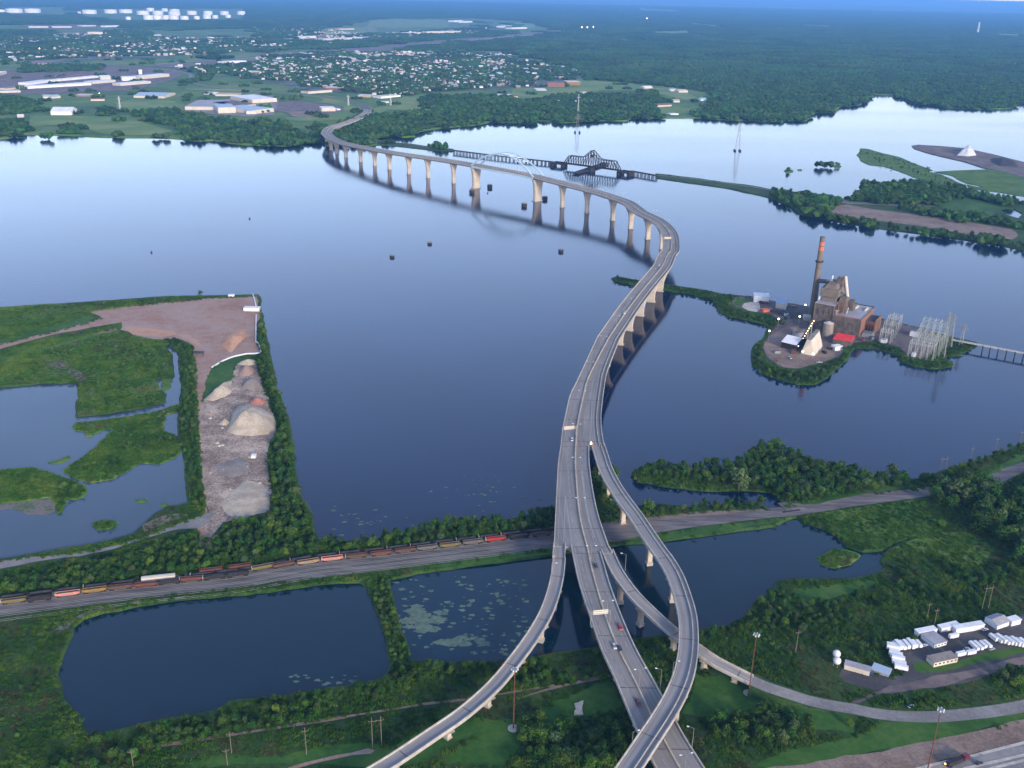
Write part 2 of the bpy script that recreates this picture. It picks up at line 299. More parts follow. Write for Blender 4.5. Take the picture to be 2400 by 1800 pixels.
# marsh islands inside the western pond
for s_, m_ in (("B4 490,945 640,930 850,905 1050,860 1172,822 1178,862 1080,890 1050,960 1060,1000 1130,1020 1165,1070 1150,1150 1040,1210 900,1200 820,1260 720,1310 600,1330 520,1310 410,1260 520,1180 620,1110 690,1040 750,980 680,985 620,1010 560,1000 490,990", 'marsh'),
             ("B4 -300,1250 0,1250 200,1235 300,1260 440,1310 550,1350 560,1400 500,1440 430,1430 400,1520 375,1530 370,1470 330,1427 200,1442 0,1462 -300,1480", 'marsh'),
             ("B4 600,1600 650,1580 700,1575 760,1590 740,1625 640,1635", 'marsh'), ("B4 315,1205 380,1190 445,1162 450,1180 400,1200 340,1210", 'marsh'),
             ("B4 1045,1475 1075,1468 1090,1485 1060,1490", 'marsh'), ("B4 880,1445 940,1442 950,1455 900,1460", 'marsh'), ("B4 555,1010 610,1010 600,1030 560,1035", 'marsh'),
             ("B4 1055,660 1115,650 1100,720 1060,740 1045,730", 'marsh'), ("C2 60,1130 200,1060 380,1090 420,1110 330,1190 200,1220 100,1190", 'marsh')):
    sheet('marsh_island', gp(s_, 4, 2), [], .7, m_, skirt=1.5, drop=1.0)
sheet('mud_flat', gp("B4 -300,1480 0,1470 200,1445 330,1430 372,1470 360,1520 300,1545 180,1540 60,1500 -300,1560", 5, 3), [], .08, 'mud')
# power station island and its causeway
ISL = "PX 1434,654 1446,650 1501,660 1570,670 1639,680 1692,691 1766,698 1816,711 1857,714 1893,721 1980,735 2062,748 2100,757 2154,770 2195,782 2230,792 2290,806 2277,817 2248,834 2217,835 2213,842 2231,850 2230,859 2190,865 2145,859 2116,850 2099,832 2063,820 2026,817 2001,817 1992,826 1985,843 1965,862 1936,886 1910,901 1869,901 1821,889 1784,874 1765,858 1763,827 1772,807 1792,790 1801,771 1792,761 1736,748 1713,744 1686,731 1671,707 1647,698 1607,688 1572,684 1490,670 1440,660"
sheet('island', gp(ISL, 8, 2), [], LZ, 'meadow', skirt=1.6, drop=1.9)
# swing bridge embankment, dredge land and outer islands
EMB = "PX 1537,408 1626,418 1762,436.5 1800,444 1881,453 1936,461 1984,468 A8 720,965 860,905 1150,850 1250,850 1530,890 1700,905 1800,935 2000,985 2212,1010 2900,1140 2900,1620 PX 2400,586 2342,575 2261,562 2180,551 2071,537 1990,524 1922,513 1881,505 1854,483 1800,463 1707,442 1653,434 1539,418"
sheet('embankment_land', gp(EMB, 16, 4), [gp("A8 2010,1078 2050,1068 2130,1072 2180,1100 2205,1120 2160,1155 2060,1125", 12, 3)], LZ, 'meadow', skirt=2, drop=1.9)
for s_ in ("A8 800,548 860,552 1000,592 1150,628 1300,692 1420,738 1340,745 1450,760 1560,802 1650,850 1700,885 1690,915 1600,905 1520,872 1400,832 1250,792 1130,742 1000,702 880,690 800,652 770,600",
           "A8 1450,750 1600,740 1850,732 2000,722 2400,790 2900,880 2900,1060 2212,960 2000,925 1740,892 1720,860 1800,880 1900,890 1700,842 1590,782",
           "A8 140,740 160,728 212,735 210,752 160,758", "A8 258,730 290,728 290,738 262,738", "A8 470,695 500,685 515,700 490,708", "A8 565,700 590,692 632,700 620,712 575,710",
           "A5 1465,560 1500,555 1540,560 1500,568"):
    sheet('island', gp(s_, 14, 3), [], 1.0, 'marsh', skirt=2, drop=1.4)
sheet('island', gp("A8 1245,526 1300,518 1500,530 1700,547 1950,602 2212,668 2900,850 2900,990 2000,745 1850,712 1700,662 1500,617 1350,577 1260,547", 14, 2), [], LZ, 'purple_lot', skirt=2, drop=1.9)
# western railway embankment toward the far shore
sheet('embankment_land', gp("A5 860,650 880,622 940,640 1110,665 1300,680 1530,715 1770,738 1800,752 1760,768 1500,745 1300,722 1000,688 900,690", 12, 2.5), [], LZ, 'meadow', skirt=2, drop=1.9)
# far mainland
FAR = "PX -1500,345 -300,332 A1 0,1205 100,1190 130,1165 250,1160 550,1170 700,1175 900,1185 1300,1190 1560,1200 1700,1222 1850,1213 2000,1240 2212,1256 PX 676,343 708,336 755,334 765,340 800,341 860,342 884,340 883,334 A5 905,605 1000,592 1100,580 1200,600 1340,592 1310,560 1450,520 1600,500 1850,475 2050,460 2212,420 PX 1200,288 1241,291 1262,283 1322,288 1406,283 1468,284 1474,279 1553,277 1647,277 1688,281 1800,285 1889,283 1911,265 1952,264 1971,250 2017,246 2033,234 2039,221 2085,225 2125,234 2139,242 2207,252 2315,257 2372,253 2383,245 2400,241 2700,232 3400,225"
fo = rough(wp(FAR), 25, 8, closed=False)
fo += [Vector((90000, 30000)), Vector((150000, 160000)), Vector((-150000, 160000)), Vector((-90000, 20000))]
sheet('mainland', fo, [], 2.0, 'far_grass', skirt=3, drop=2.4)

# ------------------------------------------------------------------ overlays on the land
OV = [0]; OVL = []
def overlay(name, s, m, z0=LZ, seg=6, amp=2, kind='structure'):
    OV[0] += 1; OVL.append((zp(s), m)); return sheet(name, gp(s, seg, amp), [], z0 + .03 + .004 * (OV[0] % 60), m, kind=kind)
overlay('dirt_yard', "B4 580,225 850,190 1150,165 1350,140 1480,137 1665,125 1690,262 1668,300 1660,430 1690,500 1540,520 1420,560 1372,600 1335,680 1312,800 1300,1000 1322,1300 1345,1520 1350,1659 1400,1760 1290,1760 1285,1659 1335,1500 1290,1000 1275,600 1250,450 1150,405 1050,412 900,395 830,360 780,350 790,300 600,332 300,392 0,475 -300,540 -300,500 0,440 300,372 560,305 660,270", 'pinkdirt', seg=7, amp=3)
overlay('gravel_yard', "B4 1310,830 1330,790 1500,690 1530,575 1600,550 1660,552 1700,700 1740,810 1762,880 1790,1000 1745,1100 1730,1200 1762,1500 1740,1540 1600,1570 1450,1600 1370,1700 1330,1659 1345,1500 1305,1300 1295,1000", 'gravel', seg=6, amp=3)
overlay('grass_patch', "B4 1320,800 1335,680 1372,605 1420,562 1540,522 1640,515 1600,545 1525,565 1495,680 1420,730", 'lawn')
overlay('clay_mound_ground', "B4 1440,390 1500,355 1590,345 1600,400 1520,450 1430,445", 'clay', seg=4, amp=3)
overlay('clay_mound_ground', "B4 810,330 860,375 1050,395 1200,380 1290,420 1310,470 1230,420 1130,360 1000,345", 'clay', seg=5, amp=3)
overlay('gravel_road', "B6 -200,468 0,440 300,405 600,378 900,330 1150,262 1400,175 1600,95 1800,25 1880,30 1800,120 1700,160 1560,165 1300,235 1000,335 700,400 400,435 0,510 -200,540", 'road_gravel')
overlay('gravel_flat', "B6 1230,130 1420,45 1560,25 1650,40 1560,75 1400,130 1250,190", 'mud')
overlay('lawn', "B4 0,415 300,335 560,250 640,262 560,300 300,365 0,435", 'lawn'); overlay('lawn', "B4 0,530 300,455 600,370 770,335 780,352 600,385 300,470 0,545 ", 'dirt')
overlay('marsh', "B4 -300,330 0,200 400,175 620,200 560,240 300,320 0,400 -300,470", 'marsh'); overlay('marsh', "B4 -300,560 0,500 400,400 780,360 830,375 1040,420 1085,500 1100,600 1060,640 1000,655 1050,760 1050,815 700,890 505,900 530,850 525,780 510,685 0,700 -300,715", 'marsh')
overlay('dry_grass', "B4 250,560 400,545 520,620 580,720 600,790 560,800 530,700 400,600", 'mud', amp=5)
# railway yard
overlay('rail_yard', "B6 -300,800 0,770 600,690 1240,602 1700,545 B7 0,565 500,510 1000,458 1600,382 2212,308 C1 0,892 300,868 700,820 1000,796 1400,790 1700,760 2212,657 C2 500,592 900,552 1300,502 1600,402 1843,312 2300,120 2300,200 1843,400 1650,500 1300,572 850,642 500,690 C1 2212,768 1650,860 1500,872 900,942 400,1012 0,1100 B7 2212,432 1600,512 1000,592 500,652 0,712 B6 1900,680 1500,722 700,830 0,912 -300,955", 'ballast', amp=.8)
overlay('dirt', "C1 0,900 300,880 700,835 1000,810 1300,812 900,850 500,880 0,960", 'dirt', amp=2)
overlay('lawn', "B7 1080,605 1600,525 2212,442 2300,430 2300,470 2000,510 1500,570 1100,612", 'lawn', amp=1.5); overlay('lawn', "C1 60,1085 400,1020 900,950 1500,880 1545,875 1550,895 1400,935 950,1008 430,1078 150,1100", 'lawn', amp=1.5)
overlay('lawn', "C1 1620,745 2000,670 C2 300,605 550,545 800,500 1000,540 1500,420 1843,230 1843,300 1500,455 1100,520 700,560 500,590 0,690", 'lawn', amp=2)
overlay('dry_bank', "C8 300,395 520,350 640,260 800,185 1000,125 1300,65 1600,30 1800,10 1800,25 1300,90 1000,150 810,208 690,290 620,390 480,390", 'mud', amp=1)
overlay('lawn', "C2 30,780 500,700 880,650 960,720 1050,800 1150,860 1150,940 1000,975 820,965 700,1010 600,1070 450,1070 330,1020 250,950 150,880", 'marsh', amp=2)
overlay('lawn', "C2 850,1000 1300,920 1500,1000 1600,1090 1500,1200 1300,1230 1100,1140 900,1100 700,1080", 'marsh', amp=3)
overlay('lawn', "C2 -400,1480 0,1400 500,1340 620,1340 500,1400 200,1500 -200,1620", 'lawn', amp=3)
overlay('lawn', "C7 500,1408 900,1310 1500,1300 1750,1250 2212,1180 C6 700,1230 1000,1080 1500,950 1700,1000 1300,1180 900,1408", 'lawn', amp=3)
overlay('lawn', "C5 0,1320 200,1300 560,1130 900,980 980,1060 1050,1240 800,1260 560,1300 230,1500 100,1659 -400,1659", 'lawn', amp=3)
overlay('lawn', "C4 300,760 700,800 900,960 1200,1010 1500,1090 1866,1150 1866,1350 1400,1300 1250,1120 1000,1080 700,1150 500,1190 200,1150 300,950", 'lawn', amp=3)
overlay('lawn', "C4 1200,1500 1600,1430 1866,1380 C3 500,1240 1300,1210 1866,1120 1866,1190 1200,1380 600,1500 0,1600 C4 1500,1659 1100,1700 900,1659", 'lawn', amp=3)
overlay('dirt_track', "C6 650,870 1000,815 1400,770 2212,640 2212,665 1400,795 1000,840 650,895 C7 1800,1010 1450,1060 700,1180 0,1280 0,1255 700,1150 1450,1035", 'dirt', amp=1)
overlay('dirt_track', "C6 -300,1430 0,1350 300,1290 450,1250 520,1270 480,1300 300,1315 0,1378 -300,1460", 'pinkdirt', amp=1.5)
overlay('dirt_track', "C5 200,1130 500,1040 880,950 950,960 880,985 500,1065 210,1150", 'dirt', amp=1)
# truck lot and the roads in the near right corner
overlay('truck_lot', "C3 90,720 380,760 560,800 700,760 640,600 560,520 620,480 830,400 1000,330 1500,240 1866,180 2300,100 2300,430 1866,620 1600,740 1400,830 1150,880 980,910 700,890 530,920 400,930 300,900 120,850 60,790", 'asphalt', amp=1.5)
overlay('grass_patch', "C3 790,660 950,640 1000,690 1200,660 1500,560 1866,500 2300,360 2300,420 1866,560 1500,640 1200,720 900,760 800,740", 'lawn', amp=1.5)
overlay('lot_road', "C3 560,880 900,820 1400,720 1866,600 2300,500 2300,580 1866,690 1400,790 1000,900 600,960 480,960 300,1040 200,1070 160,1050 380,960", 'purple_lot', amp=1.2)
overlay('dirt_strip', "C3 -700,1700 0,1600 600,1490 1200,1370 1866,1210 2500,1040 2500,1300 1866,1440 1300,1560 950,1650 700,1750 -700,2000", 'dirt', amp=2)
overlay('highway', "C3 600,1760 960,1645 1300,1570 1866,1425 2500,1260 2500,1600 1866,1690 1500,1800 600,1900", 'road_gravel', amp=0)
for a in ("C3 500,1790 960,1660 1300,1585 1866,1440 2500,1275", "C3 700,1900 1300,1690 1866,1560 2500,1400", "C3 900,1950 1400,1730 1866,1612 2500,1460"):
    strip('highway_barrier', wp(a), 1.6, LZ + .3, 'barrier')
# power station yards
overlay('yard', "P1 60,760 100,700 230,690 470,740 800,790 1000,860 1659,930 P2 550,310 850,400 1060,460 1100,560 1000,700 900,800 700,760 600,650 300,560 P1 1200,1160 1100,1290 900,1350 700,1400 560,1390 400,1290 360,1180 420,1080 470,1000 540,940 440,870 250,840 110,800", 'purple_lot', seg=5, amp=1.5)
overlay('yard_dirt', "P1 380,1190 430,1090 540,1010 700,980 900,1120 1080,1200 1060,1290 900,1350 700,1400 580,1390 420,1290", 'dirt', seg=5, amp=2)
overlay('asphalt_yard', "P1 500,880 620,780 820,800 860,900 760,920 600,900", 'asphalt', amp=1)
overlay('settling_pad', "P1 160,800 180,765 260,750 330,760 340,820 300,850 220,835", 'barrier', seg=4, amp=.5)
overlay('grass_ring', "P1 80,760 110,725 200,712 270,745 200,752 150,780 160,800 110,790", 'lawn', seg=4, amp=.5)
# dredge land strip and dock
overlay('dredge_strip', "A8 420,1045 700,1040 900,1078 1500,1152 2100,1252 2155,1295 2110,1342 1700,1292 1300,1222 800,1162 560,1132", 'dirt', seg=14, amp=3)
overlay('lawn', "A8 1450,1040 1500,980 1700,950 1950,1010 2100,1060 1950,1100 2000,1170 1600,1120", 'lawn', seg=14, amp=4)
overlay('lawn', "A8 560,985 800,990 1400,1030 1450,1060 900,1040 600,1020", 'mud', seg=14, amp=4)
strip('track_bed', catmull(wp("A7 740,620 1250,672 2000,775 2212,812 A8 300,985 700,1030 1100,1048 1800,1150 2212,1220 2900,1330"), 30), 5, LZ + .3, 'road_gravel')
strip('track_bed', catmull(wp("A5 880,635 940,655 1110,672 1300,692 1530,728 1780,752"), 20), 5, LZ + .3, 'purple_lot')
# far mainland clearings, yards and streets
FZ = 2.0
def far(name, s, m, amp=12): return overlay(name, s, m, z0=FZ + .5, seg=40, amp=amp)
far('town_ground', "A2 0,480 700,450 1250,440 2212,460 A3 300,560 620,600 560,700 300,760 0,790 A2 2212,760 1600,800 1300,850 1100,850 850,815 400,780 0,700", 'town_ground', 25)
far('town_ground', "A1 -400,340 300,330 1100,240 1500,330 2212,330 2212,440 1600,480 1000,520 300,530 -400,560", 'town_ground', 25)
far('town_ground', "A2 0,250 500,250 1000,300 2000,250 2212,225 2000,290 1000,345 400,430 0,440", 'town_ground', 25); far('town_ground', "A1 1500,570 2212,520 2212,700 1900,640 1600,660", 'town_ground', 20)
far('rail_yard', "A1 -400,680 0,620 400,590 900,570 1450,605 1600,640 1480,700 1320,740 1200,780 900,800 350,820 0,830 -400,840", 'purple_lot', 12)
far('rail_yard', "A1 1200,575 1450,560 2212,510 A2 0,475 500,440 1000,410 1400,370 2212,300 2700,255 2700,275 2212,325 1400,400 1000,440 500,470 0,500 A1 2212,525 1500,590", 'purple_lot', 8)
far('industrial_pad', "A2 150,900 350,875 560,900 740,930 760,965 640,1000 480,1010 300,1000 160,960", 'purple_lot', 8); far('industrial_pad', "A2 280,975 450,970 540,1000 430,1030 300,1010", 'dirt', 6)
far('industrial_pad', "A1 1580,960 1650,900 2212,830 A2 0,820 200,840 190,900 160,1000 0,1010 A1 2212,1020 1900,1000", 'road_gravel', 5)
far('lawn', "A2 600,830 800,870 900,930 880,985 760,1040 500,1060 300,1050 200,1020 480,1020 760,970 760,930 560,890", 'far_field', 8); far('lawn', "A1 1000,900 1150,860 1500,880 1600,930 1500,1010 1100,980 1000,960", 'far_field', 8)
far('lawn', "A1 250,1010 600,1010 1000,1020 1250,1070 1500,1140 1300,1180 900,1170 700,1100 400,1090 250,1120", 'far_field', 8); far('lawn', "A2 1300,830 1430,815 1470,860 1410,910 1500,950 1720,990 1400,960 1150,960 1000,1010 1030,940", 'far_field', 8)
far('lawn', "A3 0,770 300,760 600,700 1000,720 1180,770 1400,760 1600,850 1500,870 1180,800 1000,790 760,790 700,880 350,880 220,850 0,860", 'far_field', 8); far('lawn', "A3 1250,930 1550,950 1560,980 1380,1005 1270,985", 'far_field', 6)
for s_ in ("A2 1000,170 1200,160 1700,180 1650,235 1200,245 950,240", "A2 520,260 700,240 1000,250 1060,280 700,320 540,320", "A3 -100,200 210,200 200,240 0,260 -100,250", "A3 0,300 250,275 420,285 380,320 0,320", "A3 1150,280 1300,270 1560,262 1560,290 1350,300", "A3 900,340 1200,345 1180,358 930,352",
           "A3 1080,70 1500,90 1400,102 1080,90", "A3 950,15 1800,40 1780,52 950,30", "A3 1500,195 1830,220 1820,242 1560,215", "A4 0,55 360,70 340,82 0,70", "A4 230,210 590,225 560,238 250,228", "A3 0,350 500,365 800,385 600,395 0,375", "A4 1850,285 2212,295 2212,318 2000,312", "A4 2130,480 2212,485 2212,498 2140,495",
           "A3 1080,530 1220,535 1200,555 1080,552", "A2 1500,120 1650,125 1640,135 1510,132", "A2 0,145 200,140 190,158 0,160", "A1 900,345 1280,320 1420,300 1410,320 1000,350", "A1 1450,560 1800,490 2212,470 2212,490 1700,530", "A2 680,620 900,615 880,650 690,650"):
    far('field', s_, 'far_field', 8)
far('dirt_lot', "A1 220,215 700,210 1050,230 1040,240 450,260 250,240", 'purple_lot', 10); far('dirt_lot', "A1 400,290 700,280 1000,300 900,315 500,325", 'dirt', 10); far('dirt_lot', "A2 520,270 1000,240 1060,265 700,290", 'dirt', 8); far('dirt_lot', "A1 150,470 420,470 560,530 300,560 100,540", 'dirt', 10)

# ------------------------------------------------------------------ bridge decks
def st(s):                    # stations "x,y,z" -> world points at height z
    return [P(a[0], a[1], a[2]) for a in zp(s)]
def offs(C, a):               # polyline shifted sideways by a (positive = to the right of travel)
    out = []
    for i, p in enumerate(C):
        d = Vector(C[min(i + 1, len(C) - 1)]) - Vector(C[max(i - 1, 0)]); d.z = 0; d.normalize(); k = a[i] if isinstance(a, (list, tuple)) else a
        out.append(Vector((p[0] + d.y * k, p[1] - d.x * k, p[2])))
    return out
def deck_mesh(name, Ls, Rs, m, parent, depth=2.6, inset=.16):
    b = MB(); n = len(Ls); V = []; uv = []; s = 0
    for i in range(n):
        l, r = Vector(Ls[i]), Vector(Rs[i]); wv = (r - l); W = wv.length; k = min(3.5, W * inset) / W
        if i: s += ((l + r) / 2 - (Vector(Ls[i - 1]) + Vector(Rs[i - 1])) / 2).length
        lo, ro = l + wv * k, r - wv * k; dz = lambda p, q: (p.x, p.y, p.z - q)
        V += [tuple(l), tuple(r), dz(r, .75), dz(ro, 1.0), dz(ro - wv * .03, depth), dz(lo + wv * .03, depth), dz(lo, 1.0), dz(l, .75)]; uv.append((W, s))
    F = []; mm = []
    for i in range(n - 1):
        a, c_ = i * 8, i * 8 + 8
        for k in range(8):
            j = (k + 1) % 8; F.append((a + k, a + j, c_ + j, c_ + k)); mm.append(0 if k == 0 else 1)
    F += [tuple(range(7, -1, -1)), tuple(range((n - 1) * 8, n * 8))]; mm += [1, 1]
    b.add(V, F); b.m = mm; o = b.build(name, [m, 'deck_side'], parent)
    ul = o.data.uv_layers.new(name='UVMap')
    for p in o.data.polygons:
        for li in p.loop_indices:
            v = o.data.loops[li].vertex_index; i, k = divmod(v, 8); ul.data[li].uv = (0 if k in (0, 7, 6, 5) else uv[i][0], uv[i][1])
    return o
def wall(name, L, m, parent, wd=.45, h=.95, z0=0.0):
    b = MB(); A = offs(L, -wd / 2); B = offs(L, wd / 2); n = len(L); V = []
    for i in range(n): V += [(A[i].x, A[i].y, A[i].z + z0), (B[i].x, B[i].y, B[i].z + z0), (B[i].x, B[i].y, B[i].z + z0 + h), (A[i].x, A[i].y, A[i].z + z0 + h)]
    F = [(i * 4 + k, i * 4 + (k + 1) % 4, i * 4 + 4 + (k + 1) % 4, i * 4 + 4 + k) for i in range(n - 1) for k in range(4)] + [(3, 2, 1, 0), (n * 4 - 4, n * 4 - 3, n * 4 - 2, n * 4 - 1)]
    b.add(V, F); return b.build(name, m, parent)
def paint(name, L, parent, wd=.22, z0=.03, m='paint', dash=None):
    b = MB(); A = offs(L, -wd / 2); B = offs(L, wd / 2); V = []
    for i in range(len(L)): V += [(A[i].x, A[i].y, A[i].z + z0), (B[i].x, B[i].y, B[i].z + z0)]
    F = [(2 * i, 2 * i + 1, 2 * i + 3, 2 * i + 2) for i in range(len(L) - 1) if not dash or i % dash == 0]
    b.add(V, F); return b.build(name, m, parent)
def near_i(C, p): return min(range(len(C)), key=lambda i: (C[i][0] - p[0]) ** 2 + (C[i][1] - p[1]) ** 2)
def pier(c, rz, ztop, wt, ws, th, z0=-3, parent=None, start=.35, name='pier', m='pier_concrete'):
    b = MB(); K = 12; V = []; F = []                 # flared wall: across the road = local x
    hs = [z0] + [z0 + 3.2 + (ztop - z0 - 3.2) * (start * 1.0 + (1 - start) * k / K) for k in range(K + 1)]
    for k, z in enumerate(hs):
        t = max(0, (k - 1) / K); f = t ** 2.1; hw = ws / 2 + (wt - ws) / 2 * f; ht = th / 2 * (1 - .12 * t * 0)
        if k == len(hs) - 1: hw = wt / 2
        V += [(-hw, -ht * .55, z), (-hw * .86, -ht, z), (hw * .86, -ht, z), (hw, -ht * .55, z), (hw, ht * .55, z), (hw * .86, ht, z), (-hw * .86, ht, z), (-hw, ht * .55, z)]
    n = 8
    for k in range(len(hs) - 1):
        for i in range(n): F.append((k * n + i, k * n + (i + 1) % n, (k + 1) * n + (i + 1) % n, (k + 1) * n + i))
    F.append(tuple(range((len(hs) - 1) * n, len(hs) * n))); F.append(tuple(range(n - 1, -1, -1)))
    b.add(V, F)
    o = b.build(name, m, parent, loc=(c[0], c[1], 0), rz=rz); f = MB(); f.box((0, 0, z0), (ws * 1.18, th * 1.3, 4.1 if z0 < -1 else 1.5 - z0)); f.build('footing', 'deck_side', o); return o
def heading(C, i):
    d = Vector(C[min(i + 1, len(C) - 1)]) - Vector(C[max(i - 1, 0)]); return math.atan2(d.y, d.x)

# far part of the bridge: centre line from the mainland to the first branch
FARC = st("A2 -600,760,4.6 -250,768,4.6 0,779,4.6 240,795,4.6 480,819,4.6 650,846,4.8 780,866,5.2 870,891,5.8 930,913,6.4 962,953,7.2 945,985,8.5 888,1020,10.5 795,1057,14 715,1083,17.5 640,1108,21 608,1150,23.5 "
          "A5 328,563,24.5 375,606,25.5 480,655,26.5 640,694,28 900,744,31 1200,792,34 1600,849,36.5 2000,914,38.3 A6 550,523,38.8 860,581,38.6 1150,652,37.6 1450,727,36 1650,787,34.6 1850,860,33.2 "
          "A7 560,1095,32.0 740,1180,31.2 860,1270,30.8 935,1370,30.2 958,1500,29.2 948,1600,28.4 B3 620,140,28 575,240,27 500,335,26.2 400,455,25.4 270,625,24 165,780,22.6 80,905,21.5")
NEARS = [ # y, left edge, median, main right edge, outer right edge, z  (x positions at that image row)
 (870, 1363, 1386, 1424, 1424, 19.4), (900, 1349, 1373.8, 1418, 1418, 18.7), (927, 1335.6, 1367.7, 1414.3, 1414.3, 18.2), (973.3, 1324.8, 1357.4, 1409.4, 1409.4, 17.8), (1014, 1316.7, 1351.4, 1411, 1411, 17.6), (1046, 1313.8, 1349.2, 1417, 1417, 17.5)]
NEAR2 = [(1046, 1313.8, 1349.2, 1381, 17.5), (1084.5, 1308, 1348, 1381.5, 17.5), (1130.6, 1305, 1351, 1387, 17.5), (1171, 1303, 1354, 1394, 17.5), (1212, 1301, 1359, 1403.5, 17.5), (1253, 1299, 1368, 1417, 17.5), (1281, 1297.5, 1376, 1427, 17.5)]
NEAR3 = [(1281, 1338, 1376, 1427, 17.5), (1296, 1341, 1379, 1436, 17.4)]
NEAR4 = [(1296, 1341, 1379, 1408, 17.4), (1330, 1348, 1386, 1418, 17.2), (1372, 1358, 1397, 1430.3, 17), (1450.7, 1384, 1421, 1459.5, 16.6), (1523, 1409, 1450, 1491.5, 16), (1589.3, 1439.3, 1484, 1528.5, 15), (1661.7, 1469.5, 1519, 1569, 13.8), (1722, 1496.6, 1549, 1601, 12.7), (1800, 1535.8, 1592, 1650, 11.4), (1900, 1588, 1652, 1713, 10.4), (2060, 1680, 1755, 1828, 9.6)]
FC = [Vector(p) for p in catmull(FARC, 8)]
n = len(FC)
def fw_(i):
    x, y, _k = proj(np.array(FC[i])); y = float(y[0]); return 10.4 if y > 560 else (10.4 + (560 - y) / 200 * 1.0 if y > 360 else 11.4)
hw = [float(fw_(i)) for i in range(n)]
FL, FR_ = offs(FC, [a for a in hw]), offs(FC, [-a for a in hw])
# travelling toward the viewer: image-left is the traveller's right
def rows(tab, cols):
    return [[P(r[c], r[0], r[-1]) for r in tab] for c in cols]
nl, nm, nr = rows(NEARS, (1, 2, 3))
BL = catmull(FL[-3:-1] + nl, 8); BM = catmull(FC[-3:-1] + nm, 8); BR = catmull(FR_[-3:-1] + nr, 8)
def resamp(pl, n_):
    q = [Vector(p) for p in pl]; d = [0]
    for i in range(1, len(q)): d.append(d[-1] + (q[i] - q[i - 1]).length)
    out = []; j = 0
    for k in range(n_):
        t = d[-1] * k / (n_ - 1)
        while j < len(d) - 2 and d[j + 1] < t: j += 1
        out.append(q[j].lerp(q[j + 1], (t - d[j]) / max(1e-6, d[j + 1] - d[j])))
    return out
def joinpl(*a):
    out = []
    for x in a: out += [Vector(p) for p in x if not out or (Vector(p) - out[-1]).length > .5]
    return out
cut = n - 3
s1L, s1M, s1R = resamp(BL, 20), resamp(BM, 20), resamp(BR, 20)
l2, m2, r2 = [catmull(x, 6) for x in rows(NEAR2, (1, 2, 3))]; N2 = 30; s2L, s2M, s2R = resamp(l2, N2), resamp(m2, N2), resamp(r2, N2)
l3, m3, r3 = rows(NEAR3, (1, 2, 3)); s3L, s3M, s3R = resamp(l3, 4), resamp(m3, 4), resamp(r3, 4)
l4, m4, r4 = [catmull(x, 6) for x in rows(NEAR4, (1, 2, 3))]; N4 = 60; s4L, s4M, s4R = resamp(l4, N4), resamp(m4, N4), resamp(r4, N4)
bridge = empty('highway_bridge', FC[n // 2].to_tuple()[:2] + (0,), label='long S-shaped concrete highway bridge with a pale blue arch crossing the bay', cat='bridge')
bridge.location = (0, 0, 0)
n0 = next(i for i in range(n) if FC[i].z > 7)
deck_mesh('deck', FR_[n0:cut + 1][::1], FL[n0:cut + 1], 'deck_far', bridge, 3.2) if False else None
def mk(name, A, B, m, depth): return deck_mesh(name, A, B, m, bridge, depth)
mk('deck', FR_[n0:cut + 1], FL[n0:cut + 1], 'deck_far', 3.4); mk('deck', s1R, s1L, 'deck', 3.0); mk('deck', s2R, s2L, 'deck', 2.6); mk('deck', s3R, s3L, 'deck', 2.6); mk('deck', s4R, s4L, 'deck', 2.6)
strip('approach_road', FC[:n0 + 2], [2 * a for a in hw[:n0 + 2]], 0, 'deck_far', zs=[p.z - .05 for p in FC[:n0 + 2]])
bb = MB()                                            # grassed embankment under the approach
for i in range(0, n0 + 1):
    a, c_ = FL[i], FR_[i]; d = (a - c_).normalized(); h = max(a.z - 2, .2)
    o1, o2 = a + d * (2 + h * 1.6), c_ - d * (2 + h * 1.6); bb.v += [(o1.x, o1.y, 1.8), (a.x + d.x * 2, a.y + d.y * 2, a.z - .12), (c_.x - d.x * 2, c_.y - d.y * 2, a.z - .12), (o2.x, o2.y, 1.8)]
bb.f = [(i * 4 + k, i * 4 + k + 1, i * 4 + 5 + k, i * 4 + 4 + k) for i in range(n0) for k in range(3)]; bb.m = [0] * len(bb.f)
tag(bb.build('approach_bank', 'far_field'), kind='structure')
inn = lambda L, C_, d: [Vector(l) + (Vector(c_) - Vector(l)).normalized() * d for l, c_ in zip(L, C_)]
outL = joinpl(FL[n0:cut + 1], s1L, s2L); outL2 = joinpl(s3L, s4L); outR = joinpl(FR_[n0:cut + 1], s1R); outR2 = joinpl(s2R, s3R); outR3 = s4R
med = joinpl(FC[n0:cut + 1], s1M, s2M, s3M, s4M)
def inset(L, M_, d):          # move an edge line toward the median
    out = []
    for p in L:
        q = min(M_, key=lambda c_: (c_ - p).length); v = (q - p); v.z = 0; out.append(p + v.normalized() * d)
    return out
for L in (outL, outL2, outR, outR2, outR3): wall('barrier', inset(L, med, .3), 'barrier', bridge, .5, 1.0)
wall('median_barrier', med[:-64], 'barrier', bridge, .6, .9)
wall('path_barrier', inset(outR, med, 3.6), 'barrier', bridge, .35, .9)
paint('median_strip', med[len(med) - 120:], bridge, 1.5, .05, 'median_dirt'); wall('median_barrier', med[-66:], 'barrier', bridge, .6, .8)
for L, d in ((outL, 2.4), (outL2, 2.0), (outR, 5.6), (outR2, 2.0), (outR3, 1.8)): paint('edge_line', inset(L, med, d), bridge)
paint('edge_line', offs(med, 1.3), bridge, m='yellow_paint'); paint('edge_line', offs(med, -1.3), bridge, m='yellow_paint')
paint('lane_line', offs(med, 4.9), bridge, dash=2)['kind'] = 'stuff'; paint('lane_line', offs(med, -4.9), bridge, dash=2)['kind'] = 'stuff'
